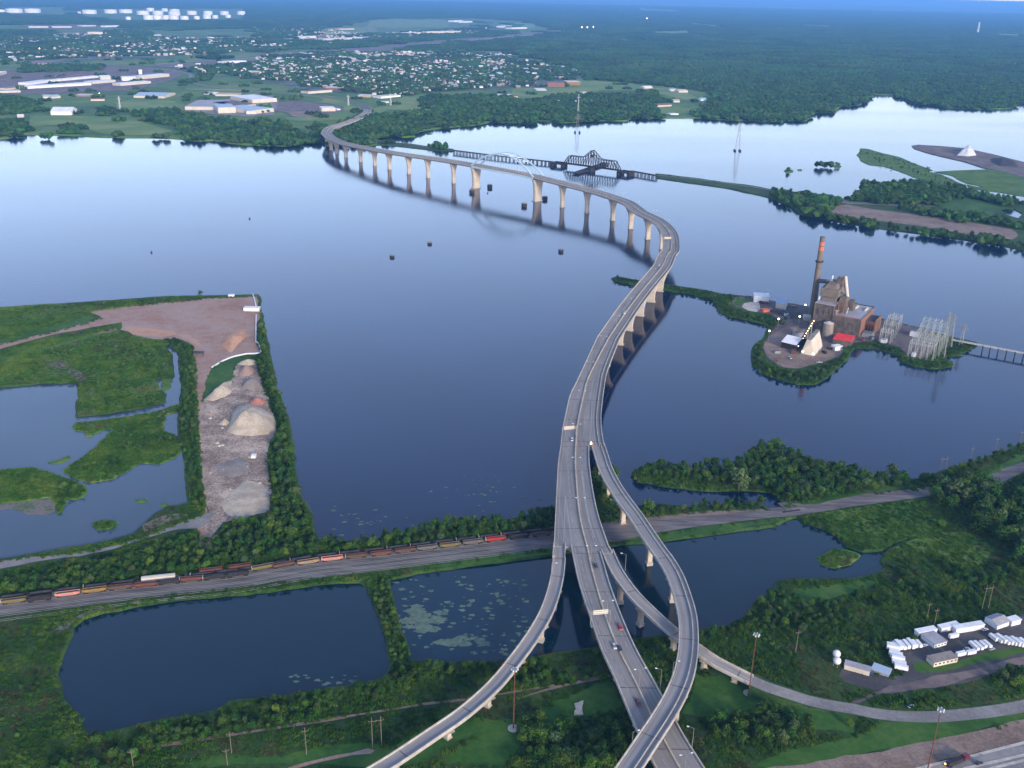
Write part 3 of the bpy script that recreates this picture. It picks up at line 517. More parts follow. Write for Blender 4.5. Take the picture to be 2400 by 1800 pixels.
# gore markings where the ramps leave
def seg(a, b): return [Vector(a).lerp(Vector(b), k / 6) for k in range(7)]
for s_ in ("B8 462,960,17.5 446,1395,17.5", "B8 462,960,17.5 520,1400,17.5", "B8 692,150,18.3 664,540,17.6", "B8 690,150,18.3 685,350,17.8 705,540,17.6", "B8 600,740,17.5 640,1080,17.5 730,1380,17.4", "B8 600,740,17.5 670,1180,17.5 760,1440,17.4"):
    q = st(s_); paint('gore_line', [Vector(a) for a in catmull(q, 6)], bridge, .3, .045)
# piers found under the deck at their waterlines
pl = zp("A2 640,1150 A5 330,690 380,740 460,787 560,830 722,877 918,920 1123,963 1337,1010 1568,1060 1818,1117")
pl2 = zp("A6 1205,903 1463,972 1695,1050 1893,1137 2063,1235 2185,1337"); pb = zp("A6 322,705 937,848")
allC = joinpl(FC, s1M)
used = []
for q in pl + pl2:
    g = P(q[0], q[1], 0); i = near_i(FC, g); used.append(i)
    pier(FC[i], heading(FC, i) - math.pi / 2, FC[i].z - 3.3, 17.5, 6.6, 4.2, parent=bridge)
arch_i = []
for q in pb:
    g = P(q[0], q[1], 0); i = near_i(FC, g); arch_i.append(i)
    pier(FC[i], heading(FC, i) - math.pi / 2, FC[i].z - 3.3, 23, 14.5, 6.5, parent=bridge, start=.3)
for q in zp("B3 560,460 500,560 415,680 330,815 215,945 120,1140 60,1335 15,1560"):
    g = P(q[0], q[1], 0); i = near_i(allC, g); zt = allC[i].z - 2.9
    pier(allC[i], heading(allC, i) - math.pi / 2, zt, 19, 9, 3.6, parent=bridge, start=.25)
for L_, M_, R_, idx in ((s2L, s2M, s2R, (4, 11, 18, 24)), (s4L, s4M, s4R, (4, 12, 20, 28, 36, 44, 52))):
    for i in idx:
        c_ = (L_[i] + R_[i]) / 2; wd = (L_[i] - R_[i]).length; onland = not False
        pier(c_, heading(M_, i) - math.pi / 2, c_.z - 2.5, wd * .96, wd * .4, 2.6, parent=bridge, start=.35)
# tied arch over the channel
i0, i1 = min(arch_i), max(arch_i); K = 22
ribs = []
aw = 10.6
for sgn in (1, -1):
    A, B = offs(FC, sgn * aw)[i0], offs(FC, sgn * aw)[i1]; rb = MB(); pts = []
    for k in range(K + 1):
        t = k / K; p = A.lerp(B, t); p.z = 38.6 + 1 + 27 * 4 * t * (1 - t); lean = 1.2 * 4 * t * (1 - t)
        q = FC[i0].lerp(FC[i1], t); v = (q - p); v.z = 0; p += v.normalized() * lean; pts.append(p)
    for k in range(K): rb.bar(pts[k], pts[k + 1], 1.6, 2.2)
    o = rb.build('arch_rib', 'arch_blue', bridge); ribs.append(pts)
    hb = MB(); tg = MB(); top = offs(FC, sgn * (aw + .7))
    for k in range(2, K - 1, 1): hb.bar(pts[k], (pts[k].x, pts[k].y, 38.2), .13)
    hb.build('hangers', 'arch_blue', bridge)
    for k in range(i0, i1): tg.bar(top[k] - Vector((0, 0, 1.4)), top[k + 1] - Vector((0, 0, 1.4)), .7, 2.6)
    tg.build('tie_girder', 'arch_blue', bridge)
br = MB()
for k in range(5, K - 4, 2):
    br.bar(ribs[0][k], ribs[1][k], .7, .9)
    if k < K - 6: br.bar(ribs[0][k], ribs[1][k + 2], .45, .5); br.bar(ribs[1][k], ribs[0][k + 2], .45, .5)
br.build('arch_bracing', 'arch_blue', bridge)
# ramps
def ramp(name, label, C, wd, endk=None, m='deck_ramp', path=False, piers=None, depth=2.1, low=6):
    C = [Vector(p) for p in catmull(C, 5)]; t = empty(name, (0, 0, 0), label=label, cat='ramp')
    wl = [wd(i / (len(C) - 1)) if callable(wd) else wd for i in range(len(C))]
    A, B = offs(C, [-x / 2 for x in wl]), offs(C, [x / 2 for x in wl]); k = endk or len(C)
    k = next((i for i in range(len(C)) if C[i].z < 5.2), len(C)) if endk else len(C)
    deck_mesh('deck', A[:k], B[:k], m, t, depth)
    for s_ in (A, B): wall('barrier', inset(s_[:k], C, .28), 'barrier', t, .5, 1.0)
    for d in (-1, 1): paint('edge_line', offs(C[:k], [d * (x / 2 - 1.3) for x in wl[:k]]), t, .22)
    if path: wall('path_barrier', offs(C[:k], [-(x / 2 - 2.9) for x in wl[:k]]), 'barrier', t, .35, .9)
    return t, C, k
GL = "B8 411,1380,17.42 404,1500,16.9 C5 535,0,16.4 522,150,15 485,310,13.6 425,470,12.4 328,635,11.2 215,793,10.2 C6 1650,625,9.9 1360,885,9.3 1050,1100,8.8 775,1285,8.4 590,1402,8.2 250,1600,8 -200,1850,7.8"
t1, C1_, k1 = ramp('exit_ramp', 'narrow curving concrete ramp sweeping off to the lower left over the pond', st(GL), 7.3, path=False)
GP = "B8 738,515,17.52 771,620,17.6 810,740,17.6 882,880,17.5 969,1010,17.4 1066,1140,17.3 1165,1290,17.2 1268,1440,17.1 1362,1590,17 C5 1430,330,17 1495,330,17"
GP = "B8 738,515,17.45 771,620,17.6 810,740,17.6 882,880,17.5 969,1010,17.4 1066,1140,17.3 1165,1290,17.2 1268,1440,17.1 C5 1350,25,17 1430,160,17 1492,330,17 1530,480,17 1541,640,17 1530,800,17 1497,950,17.2 1430,1110,17.4 1335,1275,17.8 1215,1455,18.2 1078,1659,18.6 900,1900,19 600,2250,19"
t2, C2_, k2 = ramp('loop_ramp', 'wide looping concrete ramp with a footpath, passing over the main road at lower right', st(GP), 9.8, path=True)
GR = "B8 822,1440,17.35 884,1580,16.6 C5 1017,190,15.6 1116,320,14.4 1235,440,13.2 1335,532,12.2 1432,612,11 C4 425,562,9.7 530,630,8.6 725,730,6.9 880,807,5.4 1025,870,4.2 1225,935,3.2 1425,1000,2.4 1625,1045,1.9 1866,1083,1.75 C3 400,1125,1.72 600,1150,1.72 800,1160,1.72 1000,1160,1.72 1200,1145,1.72 1400,1125,1.72 1600,1100,1.72 1866,1055,1.72 2300,950,1.72"
t3, C3_, k3 = ramp('slip_ramp', 'slim concrete ramp passing under the loop ramp and running down to the right', st(GR), 7.2, endk=1)
strip('ramp_road', C3_[k3 - 1:], 7.6, 0, 'road_gravel', zs=[p.z - .04 for p in C3_[k3 - 1:]])
bb = MB(); e_ = C3_[k3 - 1:]
A, B = offs(e_, -3.8), offs(e_, 3.8)
for a, c_ in zip(A, B):
    d = (a - c_).normalized(); h = max(a.z - 1.5, .1); bb.v += [(a.x + d.x * (1 + 1.8 * h), a.y + d.y * (1 + 1.8 * h), 1.4), (a.x + d.x, a.y + d.y, a.z - .1), (c_.x - d.x, c_.y - d.y, a.z - .1), (c_.x - d.x * (1 + 1.8 * h), c_.y - d.y * (1 + 1.8 * h), 1.4)]
bb.f = [(i * 4 + k, i * 4 + k + 1, i * 4 + 5 + k, i * 4 + 4 + k) for i in range(len(e_) - 1) for k in range(3)]; bb.m = [0] * len(bb.f)
tag(bb.build('ramp_bank', 'meadow'), kind='structure')
def piers_at(C, t, s, wt, ws, th, z0=-2):
    for q in zp(s):
        p = [proj(np.array(c_ - Vector((0, 0, 1))))[:2] for c_ in C]
        i = min(range(len(C)), key=lambda i: (p[i][0][0] - q[0]) ** 2 + (p[i][1][0] - q[1]) ** 2)
        pier(C[i], heading(C, i) - math.pi / 2, C[i].z - 2.0, wt, ws, th, parent=t, z0=z0, start=.45)
piers_at(C1_, t1, "C5 515,250 430,530 C6 1940,390 1600,760 1200,1080 720,1380", 8.0, 2.6, 2.4)
piers_at(C2_, t2, "B8 770,640 815,820 945,1060 1140,1360 C5 1390,170 1480,460 1545,760 1500,1120 1200,1600", 9.8, 3.2, 2.6)
piers_at(C3_, t3, "C5 1000,230 1160,440 1390,640 C4 400,600 690,760", 7.4, 2.8, 2.4)
# ------------------------------------------------------------------ street lamps on the bridges
def lamp_post(kind):
    t = empty('street_lamp', (0, 0, 0)); b = MB(); b.cyl((0, 0, 0), (0, 0, 10.5), .16, .09, 8); b.build('pole', 'galv', t)
    for sx in ((-1, 1) if kind == 'double' else (1,)):
        a = MB(); a.bar((0, 0, 10.2), (sx * 1.2, 0, 10.8), .09); a.bar((sx * 1.2, 0, 10.8), (sx * 2.2, 0, 10.85), .09); ao = a.build('arm', 'galv', t)
        h = MB(); h.box((sx * 2.6, 0, 10.72), (1.0, .45, .26)); h.build('lamp_head', 'lamp_white', ao)
    return t
ORD = 'first second third fourth fifth sixth seventh eighth ninth tenth eleventh twelfth thirteenth fourteenth fifteenth sixteenth seventeenth eighteenth nineteenth twentieth'.split(); ORD += ['twenty ' + q for q in ORD[:9]] + ['thirtieth'] + ['thirty ' + q for q in ORD[:9]] + ['fortieth']
proto = {}; lampn = [0]
def put_lamp(kind, p, rz, label, group):
    if kind not in proto: t = proto[kind] = lamp_post(kind)
    else: t = copy_tree(proto[kind])
    t.location = p; t.rotation_euler = (0, 0, rz); tag(t, label, 'street lamp', group)
Mall = med; d_ = 0; last = None
for i in range(len(Mall) - 1, 0, -1):
    if last is None or (Mall[i] - last).length > 52:
        lampn[0] += 1; last = Mall[i]; x, y, _ = proj(np.array(Mall[i]))
        if y[0] < 330: break
        if 1680 < y[0] < 1760: continue
        put_lamp('double', Mall[i] + Vector((0, 0, .9)), heading(Mall, i) - math.pi / 2, 'double armed bridge median lamp, %s one counting up from the bottom edge' % ORD[lampn[0] - 1], 'median lamps of the main bridge')
for q, rz, lb in (("C5 1045,125,16.5", 2.9, 'single armed street lamp beside the slip ramp where it leaves the main road'), ("C5 1318,1040,14.6", 2.9, 'single armed street lamp right of the main road before the loop ramp crosses'), ("C5 1095,1530,13.0", .3, 'single armed street lamp at the left edge of the main road by the loop ramp'), ("C5 1565,1500,12.6", 2.9, 'single armed street lamp right of the main road below the loop ramp crossing'), ("C5 1410,980,17.3", .2, 'single armed street lamp on the left edge of the loop ramp'), ("C5 470,200,15", .2, 'single armed street lamp on the left side of the curving exit ramp')):
    p = st(q)[0]; put_lamp('single', p, rz, lb, None)
# sign gantries
def gantry(p, q, z, label):
    t = empty('sign_gantry', tuple((Vector(p) + Vector(q)) / 2)[:2] + (z,), label=label, cat='sign gantry'); o = Vector(t.location)
    P_, Q_ = Vector(p) - o, Vector(q) - o; P_.z = Q_.z = 0
    for e in (P_, Q_): b = MB(); b.cyl(e, e + Vector((0, 0, 8)), .25, n=8); b.build('post', 'galv', t)
    b = MB()
    for zz in (6.4, 7.6): b.bar(P_ + Vector((0, 0, zz)), Q_ + Vector((0, 0, zz)), .3)
    for k in range(9): b.bar(P_.lerp(Q_, k / 9) + Vector((0, 0, 6.4)), P_.lerp(Q_, (k + 1) / 9) + Vector((0, 0, 7.6)), .14)
    b.build('truss', 'galv', t); s_ = MB(); a, c_ = P_.lerp(Q_, .12), P_.lerp(Q_, .88)
    s_.bar(a + Vector((0, 0, 7.1)), c_ + Vector((0, 0, 7.1)), .15, 2.6); s_.build('sign_panel', 'cream', t)
for a, q, z, lb in (("B8 432,462 550,450", 0, 17.6, 'white backed sign gantry over the left lanes just above the first ramp junction'), ("C5 775,545 925,530", 0, 16.4, 'white backed sign gantry over the left lanes of the main road near the pond edge'), ("A7 850,1500 965,1498", 0, 29, 'white backed sign gantry over the far curve of the main bridge')):
    q = wp(a, z); gantry(q[0], q[1], z, lb)
# ------------------------------------------------------------------ vehicles on the road
def car(paint_, van=False, L=4.7):
    t = empty('car', (0, 0, 0)); b = MB(); h = .85 if not van else 1.5
    b.hexa([(-L/2, -.9, .35), (L/2, -.9, .35), (L/2, .9, .35), (-L/2, .9, .35)], [(-L/2 + .08, -.88, h), (L/2 - .15, -.84, h - .1), (L/2 - .15, .84, h - .1), (-L/2 + .08, .88, h)])
    b.build('body', paint_, t); c_ = MB(); c_.hexa([(-L/2 + .35, -.8, h), (L/2 - 1.35, -.8, h - .04), (L/2 - 1.35, .8, h - .04), (-L/2 + .35, .8, h)], [(-L/2 + .8, -.68, h + .52), (L/2 - 2.1, -.68, h + .55), (L/2 - 2.1, .68, h + .55), (-L/2 + .8, .68, h + .52)]); c_.build('cabin', 'dark_glass', t)
    r = MB(); r.box((-.35, 0, h + .55), (1.9, 1.3, .05)); r.build('roof', paint_, t)
    for x in (-L * .3, L * .3):
        for y in (-.82, .82): k = MB(); k.cyl((x, y - .1, .34), (x, y + .1, .34), .34, n=10); k.build('wheel', 'tyre', t)
    return t
for k, c_ in (('car_white', (.55, .57, .6)), ('car_dark', (.03, .035, .045)), ('car_red', (.35, .03, .035)), ('car_maroon', (.12, .02, .03)), ('car_silver', (.42, .44, .46)), ('car_blue', (.05, .1, .2))): defm(k, c_, rough=.35, spec=.5)
cars = [("B8 520,485", 17.6, 'car_white', 'white car on the left lanes just past the sign gantry'), ("B8 725,1578", 17.3, 'car_dark', 'black car beside the median where the slip ramp splits off'), ("C5 1008,572", 16.3, 'car_red', 'red car on the right lanes beyond the lower sign gantry'), ("C5 1148,1155", 14.2, 'car_maroon', 'dark maroon car on the left lanes above the loop ramp crossing'),
 ("B3 548,238", 26.8, 'car_white', 'white car on the bridge just after the far curve'), ("B3 243,660", 23.7, 'car_white', 'white van on the bridge halfway down to the ramps', ), ("A7 107,888", 34.2, 'car_white', 'white car on the outer lane between the arch and the far curve'), ("A7 727,1130", 31.5, 'car_silver', 'pale car on the bridge as it bends toward the viewer'), ("C5 1003,742", 15.7, 'car_dark', 'small dark car near the dirt median of the main road'),
 ("A2 948,968", 7.5, 'car_white', 'white car on the mainland approach at its outermost bend'), ("A2 800,1056", 13.8, 'car_white', 'rear one of two pale cars close together where the road meets the shore'), ("A2 770,1060", 15, 'car_silver', 'front one of two pale cars close together where the road meets the shore'), ("A2 600,1112", 21, 'car_blue', 'dark blue car on the first span off the mainland'), ("C5 960,720", 15.8, 'car_silver', 'grey car on the left lanes between lower gantry and loop crossing')]
for q, z, c_, lb in cars:
    p = wp(q, z)[0]; t = car(c_, 'van' in lb, 5.2 if 'van' in lb else 4.7); i = near_i(med, p); t.location = (p.x, p.y, z - .35 if False else med[i].z); t.rotation_euler = (0, 0, heading(med, i)); tag(t, lb, 'car')
# amber crash beacon at the ramp nose
t = empty('beacon', st("B8 682,530,17.5")[0], label='lit amber warning beacon at the point where the loop ramp splits from the bridge', cat='beacon')
b = MB(); b.box((0, 0, 0), (1.6, 2.4, 1.0)); b.build('crash_cushion', 'yellow_paint', t); b = MB(); b.cyl((0, 0, 1), (0, 0, 2.4), .55, .5, 10); b.build('lamp', 'amber', t)

# ------------------------------------------------------------------ gravel piles, walls and slabs on the dredge land
def pile(name, s, h, m, label, peak=None, seed=0, kind_='gravel pile'):
    pl_ = gp(s, 4, 1.0); c_ = sum(pl_, Vector((0, 0))) / len(pl_)
    if peak: q = wp(peak)[0]; c_ = Vector((q.x, q.y))
    b = MB(); K = 9; n_ = len(pl_); V = []
    for k in range(K):
        t = k / K
        for p in pl_:
            q = p.lerp(c_, t); z = h * (1 - (1 - t) ** 1.25) * (1 - .12 * max(0, t - .8) * 5)
            z += noise.noise(Vector((q.x / 6, q.y / 6, seed))) * h * .10 * min(1, t * 4) * 1.5; V.append((q.x - c_.x, q.y - c_.y, z))
    V.append((0, 0, h * .98)); F = [(k * n_ + i, k * n_ + (i + 1) % n_, (k + 1) * n_ + (i + 1) % n_, (k + 1) * n_ + i) for k in range(K - 1) for i in range(n_)] + [((K - 1) * n_ + i, (K - 1) * n_ + (i + 1) % n_, K * n_) for i in range(n_)]
    ar = sum(pl_[i][0] * pl_[(i + 1) % n_][1] - pl_[(i + 1) % n_][0] * pl_[i][1] for i in range(n_))
    if ar < 0: F = [tuple(reversed(f)) for f in F]
    b.add(V, F); o = b.build(name, m, None, (c_.x, c_.y, LZ + .1), smooth=True); return tag(o, label, kind_)
pile('sand_pile', "B4 1470,1015 1505,900 1540,850 1600,835 1700,860 1785,920 1788,990 1740,1030 1640,1042 1540,1035", 11, 'sand', 'huge pale cone of sand in the middle of the gravel yard', "B4 1600,950")
pile('sand_pile', "B4 1325,805 1400,745 1470,690 1505,680 1505,755 1450,790 1380,815", 6, 'sand', 'long pinkish sand heap beside the grass at the left edge of the gravel yard', seed=2)
pile('gravel_pile', "B4 1545,640 1560,600 1610,585 1645,600 1640,640 1590,655", 5, 'pinkdirt', 'small pinkish heap near the top of the gravel yard', seed=3)
pile('gravel_pile', "B4 1560,730 1590,680 1640,665 1695,690 1700,720 1640,740", 5.5, 'greypile', 'grey gravel heap behind the red heap in the gravel yard', seed=4)
pile('gravel_pile', "B4 1615,820 1640,798 1700,800 1735,818 1700,838 1650,840", 4, 'redpile', 'dark red gravel heap just behind the huge sand cone', seed=5)
pile('gravel_pile', "B4 1535,575 1560,558 1620,555 1665,550 1660,575 1600,585", 4, 'sand', 'low beige heap at the far tip of the gravel yard', seed=6)
pile('gravel_pile', "B4 1500,500 1430,450 1445,395 1500,360 1580,350 1590,400 1540,450", 5, 'clay', 'orange clay mound in the pink dirt field', seed=7)
pile('gravel_pile', "B4 1410,965 1440,945 1480,940 1495,955 1460,975", 3, 'sand', 'small tan heap left of the huge sand cone', seed=8)
pile('gravel_pile', "B4 1430,1480 1500,1400 1600,1330 1700,1350 1755,1450 1750,1530 1620,1555 1480,1560", 1.2, 'sand', 'broad low buff heap at the near end of the gravel yard', seed=9)
pile('gravel_pile', "B4 1400,1240 1470,1205 1560,1180 1620,1220 1610,1290 1500,1310 1420,1290", 1.4, 'greypile', 'broad pale grey heap in the nearer half of the gravel yard', seed=10)
pile('salt_pile', "A8 1630,612 1660,580 1700,556 1740,556 1780,585 1800,612 1720,620", 17, 'white_sand', 'bright white cone of salt on the dock island at far right', "A8 1722,590")
pile('coal_pile', "A8 1920,640 2000,635 2150,672 2160,708 2000,705 1930,672", 9, 'coal', 'long black coal heap on the dock island right of the white cone', seed=3)
for i in range(34):                                  # rubble heaps and slabs
    u = random.random(); q = (1325 + 420 * random.random(), 1080 + 430 * random.random()) if i > 10 else (1330 + 170 * random.random(), 850 + 170 * random.random())
    p = wp("B4 %f,%f" % q)[0]; b = MB(); r = random.uniform(.8, 2.2); N_ = 9; V = [(r * random.uniform(.7, 1.2) * math.cos(6.283 * k / N_), r * random.uniform(.6, 1.1) * math.sin(6.283 * k / N_), 0) for k in range(N_)] + [(r * .3 * random.uniform(.5, 1.2) * math.cos(6.283 * k / N_), r * .3 * math.sin(6.283 * k / N_), r * random.uniform(.25, .5)) for k in range(N_)]
    b.add(V, [(k, (k + 1) % N_, N_ + (k + 1) % N_, N_ + k) for k in range(N_)] + [tuple(range(N_, 2 * N_))])
    k_ = random.choice(('sand', 'greypile', 'barrier', 'pinkdirt')); o = b.build('rubble_heap', k_, None, (p.x, p.y, LZ + .1), smooth=False)
    tag(o, 'small heap of broken stone and concrete scattered over the near half of the gravel yard' if i > 10 else 'small heap of broken stone left of the huge sand cone', 'rubble heap', 'rubble heaps in the gravel yard' if i > 10 else 'rubble heaps beside the sand cone')
for s_, lb in (("B4 1662,255 1660,430 1674,436 1690,500 1600,508 1520,525 1450,552 1375,596", 'low white wall bending round the near side of the pink dirt field'), ("B4 1640,122 1652,160 1662,205", 'short low white wall at the far right tip of the dirt field')):
    o = wall('white_wall', [Vector((p.x, p.y, LZ)) for p in catmull(wp(s_), 6)], 'white', None, 1.0, 1.1); tag(o, lb, 'wall')
for s_, d, h, lb in (("B4 1635,222", (16, 7), 3, 'white flat topped shed at the right edge of the pink dirt field'), ("B4 1502,133", (6, 4), 2, 'tiny white shed at the far edge of the dirt field'), ("B4 1647,1180", (3, 3), 2, 'small white box in the nearer half of the gravel yard')):
    p = wp(s_)[0]; t = empty('shed', (p.x, p.y, LZ), label=lb, cat='shed'); b = MB(); b.box((0, 0, 0), (d[0], d[1], h)); b.build('wall', 'white', t); b = MB(); b.box((0, 0, h), (d[0] + .6, d[1] + .6, .25)); b.build('roof', 'white', t)
p = wp("B4 1290,515")[0]; t = empty('shed', (p.x, p.y, LZ), label='dark blue roofed shed at the head of the dirt road', cat='shed'); b = MB(); b.box((0, 0, 0), (8, 6, 2.5)); b.build('wall', 'dark_brick', t); b = MB(); b.box((0, 0, 2.5), (9, 7, .3)); b.build('roof', 'asphalt', t)
# state-outline slab
o = sheet('concrete_slab', [P(a, c_, LZ) for a, c_ in zp("C5 648,1252 650,1228 668,1206 655,1192 658,1178 648,1170 660,1163 682,1160 700,1148 722,1144 716,1172 710,1195 712,1222 720,1250")], [], LZ + .9, 'pier_concrete', skirt=.01, drop=.9, kind=None, label='pale concrete slab cut in the outline of a state, lying in the grass', cat='slab')
# ------------------------------------------------------------------ railway cars
def hopper(m, L=12.0, H=2.7):
    t = empty('freight_car', (0, 0, 0)); b = MB(); w_ = 1.3
    b.hexa([(-L*.36, -w_*.7, 1.0), (L*.36, -w_*.7, 1.0), (L*.36, w_*.7, 1.0), (-L*.36, w_*.7, 1.0)], [(-L/2, -w_, 2.1), (L/2, -w_, 2.1), (L/2, w_, 2.1), (-L/2, w_, 2.1)])
    for y in (-w_, w_): b.box((0, y, 2.1), (L, .12, H - 1.0))
    for x in (-L/2, L/2): b.box((x, 0, 2.1), (.12, 2 * w_ - .15, H - 1.2))
    for k in range(9): b.box((-L/2 + L * (k + .5) / 9, -w_ - .1, 2.0), (.12, .14, H - 1.0)); b.box((-L/2 + L * (k + .5) / 9, w_ + .1, 2.0), (.12, .14, H - 1.0))
    b.build('body', m, t); c_ = MB(); c_.hexa([(-L/2 + .2, -w_ + .15, 2.3), (L/2 - .2, -w_ + .15, 2.3), (L/2 - .2, w_ - .15, 2.3), (-L/2 + .2, w_ - .15, 2.3)], [(-L*.4, -w_*.5, 3.6), (L*.4, -w_*.5, 3.6), (L*.4, w_*.5, 3.6), (-L*.4, w_*.5, 3.6)]); c_.build('load', 'coal', t)
    e = MB(); e.box((-L/2 - .25, 0, 2.0), (.2, 2.7, 2.1)); e.build('end_platform', 'cream' if random.random() < .35 else m, t)
    for x in (-L*.36, L*.36):
        k = MB(); k.box((x, 0, .45), (2.3, 2.2, .5))
        for dx in (-.75, .75): k.cyl((x + dx, -1.05, .5), (x + dx, 1.05, .5), .46, n=10)
        k.build('bogie', 'tyre', t)
    return t
def boxcar(m, L=20, H=4.2):
    t = empty('freight_car', (0, 0, 0)); b = MB(); b.box((0, 0, 1.1), (L, 3.1, H - 1.3)); b.build('body', m, t); r = MB(); r.gable((0, 0, H - .35), (L, 3.1), .15, .25, mw=0, mr=0, over=.05); r.build('roof', m, t)
    d = MB(); d.box((0, 0, 1.3), (3, 3.3, H - 1.9)); d.build('door', m, t)
    for x in (-L*.38, L*.38):
        k = MB(); k.box((x, 0, .45), (2.3, 2.2, .5))
        for dx in (-.75, .75): k.cyl((x + dx, -1.05, .5), (x + dx, 1.05, .5), .46, n=10)
        k.build('bogie', 'tyre', t)
    return t
for k, c_ in (('fc_brown', (.08, .04, .028)), ('fc_rust', (0.105, 0.035, 0.022)), ('fc_red', (0.27, 0.026, 0.019)), ('fc_olive', (0.12, 0.094, 0.034)), ('fc_yellow', (0.18, 0.112, 0.034)), ('fc_pink', (0.36, 0.16, 0.12)), ('fc_dark', (.02, .018, .02)), ('fc_grey', (0.098, 0.084, 0.081)), ('fc_tan', (0.21, 0.143, 0.083))): defm(k, c_, scale=[.5], c2=tuple(v * 1.3 for v in c_), coord='obj', rough=.7)
RC = [("B6 130,808", 'fc_olive', 'olive and tan open freight car at the left edge of the yard'), ("B6 350,790", 'fc_dark', 'black freight car between the olive car and the pink car'), ("B6 595,748", 'fc_pink', 'salmon pink freight car with a white end'), ("B6 825,716", 'fc_yellow', 'mustard yellow freight car right of the pink car'),
 ("B6 1045,690", 'fc_brown', 'dark brown freight car just right of the yellow car'), ("B6 1270,668", 'fc_rust', 'rust red freight car just in front of the long white boxcar'), ("B6 1470,645", 'fc_dark', 'black freight car in front of the right end of the white boxcar'), ("B6 1660,620", 'fc_rust', 'rusty freight car right of the two black ones below the white boxcar'), ("B6 1860,602", 'fc_dark', 'black open freight car right of the red one, left half of the yard'), ("B6 2060,580", 'fc_dark', 'second black open freight car right of the red one'),
 ("B6 1830,545", 'fc_rust', 'rust red freight car on the rear track, left of its twin'), ("B6 2080,512", 'fc_rust', 'rust red freight car on the rear track, right of its twin'),
 ("B7 55,600", 'fc_olive', 'dull olive freight car on the front track near the road bend'), ("B7 210,582", 'fc_brown', 'brown freight car just left of the tan car with a white end'), ("B7 393,560", 'fc_tan', 'tan freight car with a white end'), ("B7 568,536", 'fc_pink', 'pinkish freight car with a square white patch at its right end'), ("B7 745,516", 'fc_brown', 'brown freight car between the pinkish car and the rust car'), ("B7 932,496", 'fc_rust', 'rusty orange freight car in the middle of the train'),
 ("B7 1110,474", 'fc_brown', 'brown freight car with a white end, middle of the train'), ("B7 1272,454", 'fc_grey', 'grey brown freight car left of the olive green car'), ("B7 1440,434", 'fc_olive', 'olive green freight car with a pale end right of centre'), ("B7 1608,412", 'fc_grey', 'grey freight car between the olive green car and the bright red car'), ("B7 1775,390", 'fc_red', 'bright red freight car, the reddest of the train'), ("B7 1950,372", 'fc_dark', 'black freight car right of the bright red car'), ("B7 2115,352", 'fc_brown', 'last brown freight car before the bridge')]
tl = catmull(wp("B6 -200,855 130,812 595,752 1045,694 1470,648 2060,584 B7 393,563 932,499 1440,437 1950,375 2300,335"), 5)
for i, (q, m, lb) in enumerate(RC):
    p = wp(q)[0]; t = hopper(m, 12.2); k = near_i(tl, p); t.location = (p.x, p.y, LZ + .3); t.scale = (1, .85, .72); t.rotation_euler = (0, 0, heading(tl, k)); tag(t, lb, 'freight car', 'freight cars standing in the railway yard')
t = boxcar('cream', 18); t.scale = (1, .85, .75); p = wp("B6 1375,615")[0]; k = near_i(tl, p); t.location = (p.x, p.y, LZ + .35); t.rotation_euler = (0, 0, heading(tl, k)); tag(t, 'long white boxcar on the rear track of the yard', 'boxcar')
for i in range(26):                                  # dark cars on the rear tracks, most of them half hidden
    s0 = 3 + i * 14.1; L_ = 0
    for k in range(len(tl) - 1):
        dL = (Vector(tl[k + 1]) - Vector(tl[k])).length
        if L_ + dL >= s0: break
        L_ += dL
    a = Vector(tl[k]); d = (Vector(tl[k + 1]) - a).normalized(); nn_ = Vector((-d.y, d.x, 0)); p = a + d * (s0 - L_) + nn_ * 5.2
    x, y, _ = proj(np.array(p))
    if 318 < x[0] < 425: continue
    t = hopper('fc_dark', 12.4, 2.2); t.scale = (1, .8, .62); t.location = (p.x, p.y, LZ + .3); t.rotation_euler = (0, 0, heading(tl, k)); tag(t, 'low dark freight car in the long line on the rear yard track', 'freight car', 'dark freight cars on the rear yard track')
rb = MB()
for off_ in (-15, -10.5, -6, 0, 5.2):
    for g in (-.72, .72):
        L_ = offs([Vector((p[0], p[1], LZ + .32)) for p in tl], -off_ + g)
        for a, c_ in zip(L_[:-1], L_[1:]): rb.bar(a, c_, .09, .16)
tag(rb.build('rails', 'galv'), 'steel rails of the railway yard running under the freight cars', 'rails', kind='stuff')
# small rail bridge over the inlet
A = P(1836, 1190, 0); B_ = P(1872, 1190, 0); t = empty('rail_bridge', (A + B_) / 2, label='short dark rail bridge over the narrow inlet right of the ramps', cat='bridge'); o = Vector(t.location)
b = MB(); a, c_ = P(1834, 1206, 0) - o, P(1874, 1200, 0) - o; b.bar(a + Vector((0, 0, 1.3)), c_ + Vector((0, 0, 1.3)), 1.0, 1.2); b.build('girder', 'black_steel', t)
b = MB(); a, c_ = P(1832, 1194, 0) - o, P(1878, 1188, 0) - o; b.bar(a + Vector((0, 0, 1.75)), c_ + Vector((0, 0, 1.75)), 11, .3); b.build('deck', 'ballast', t)
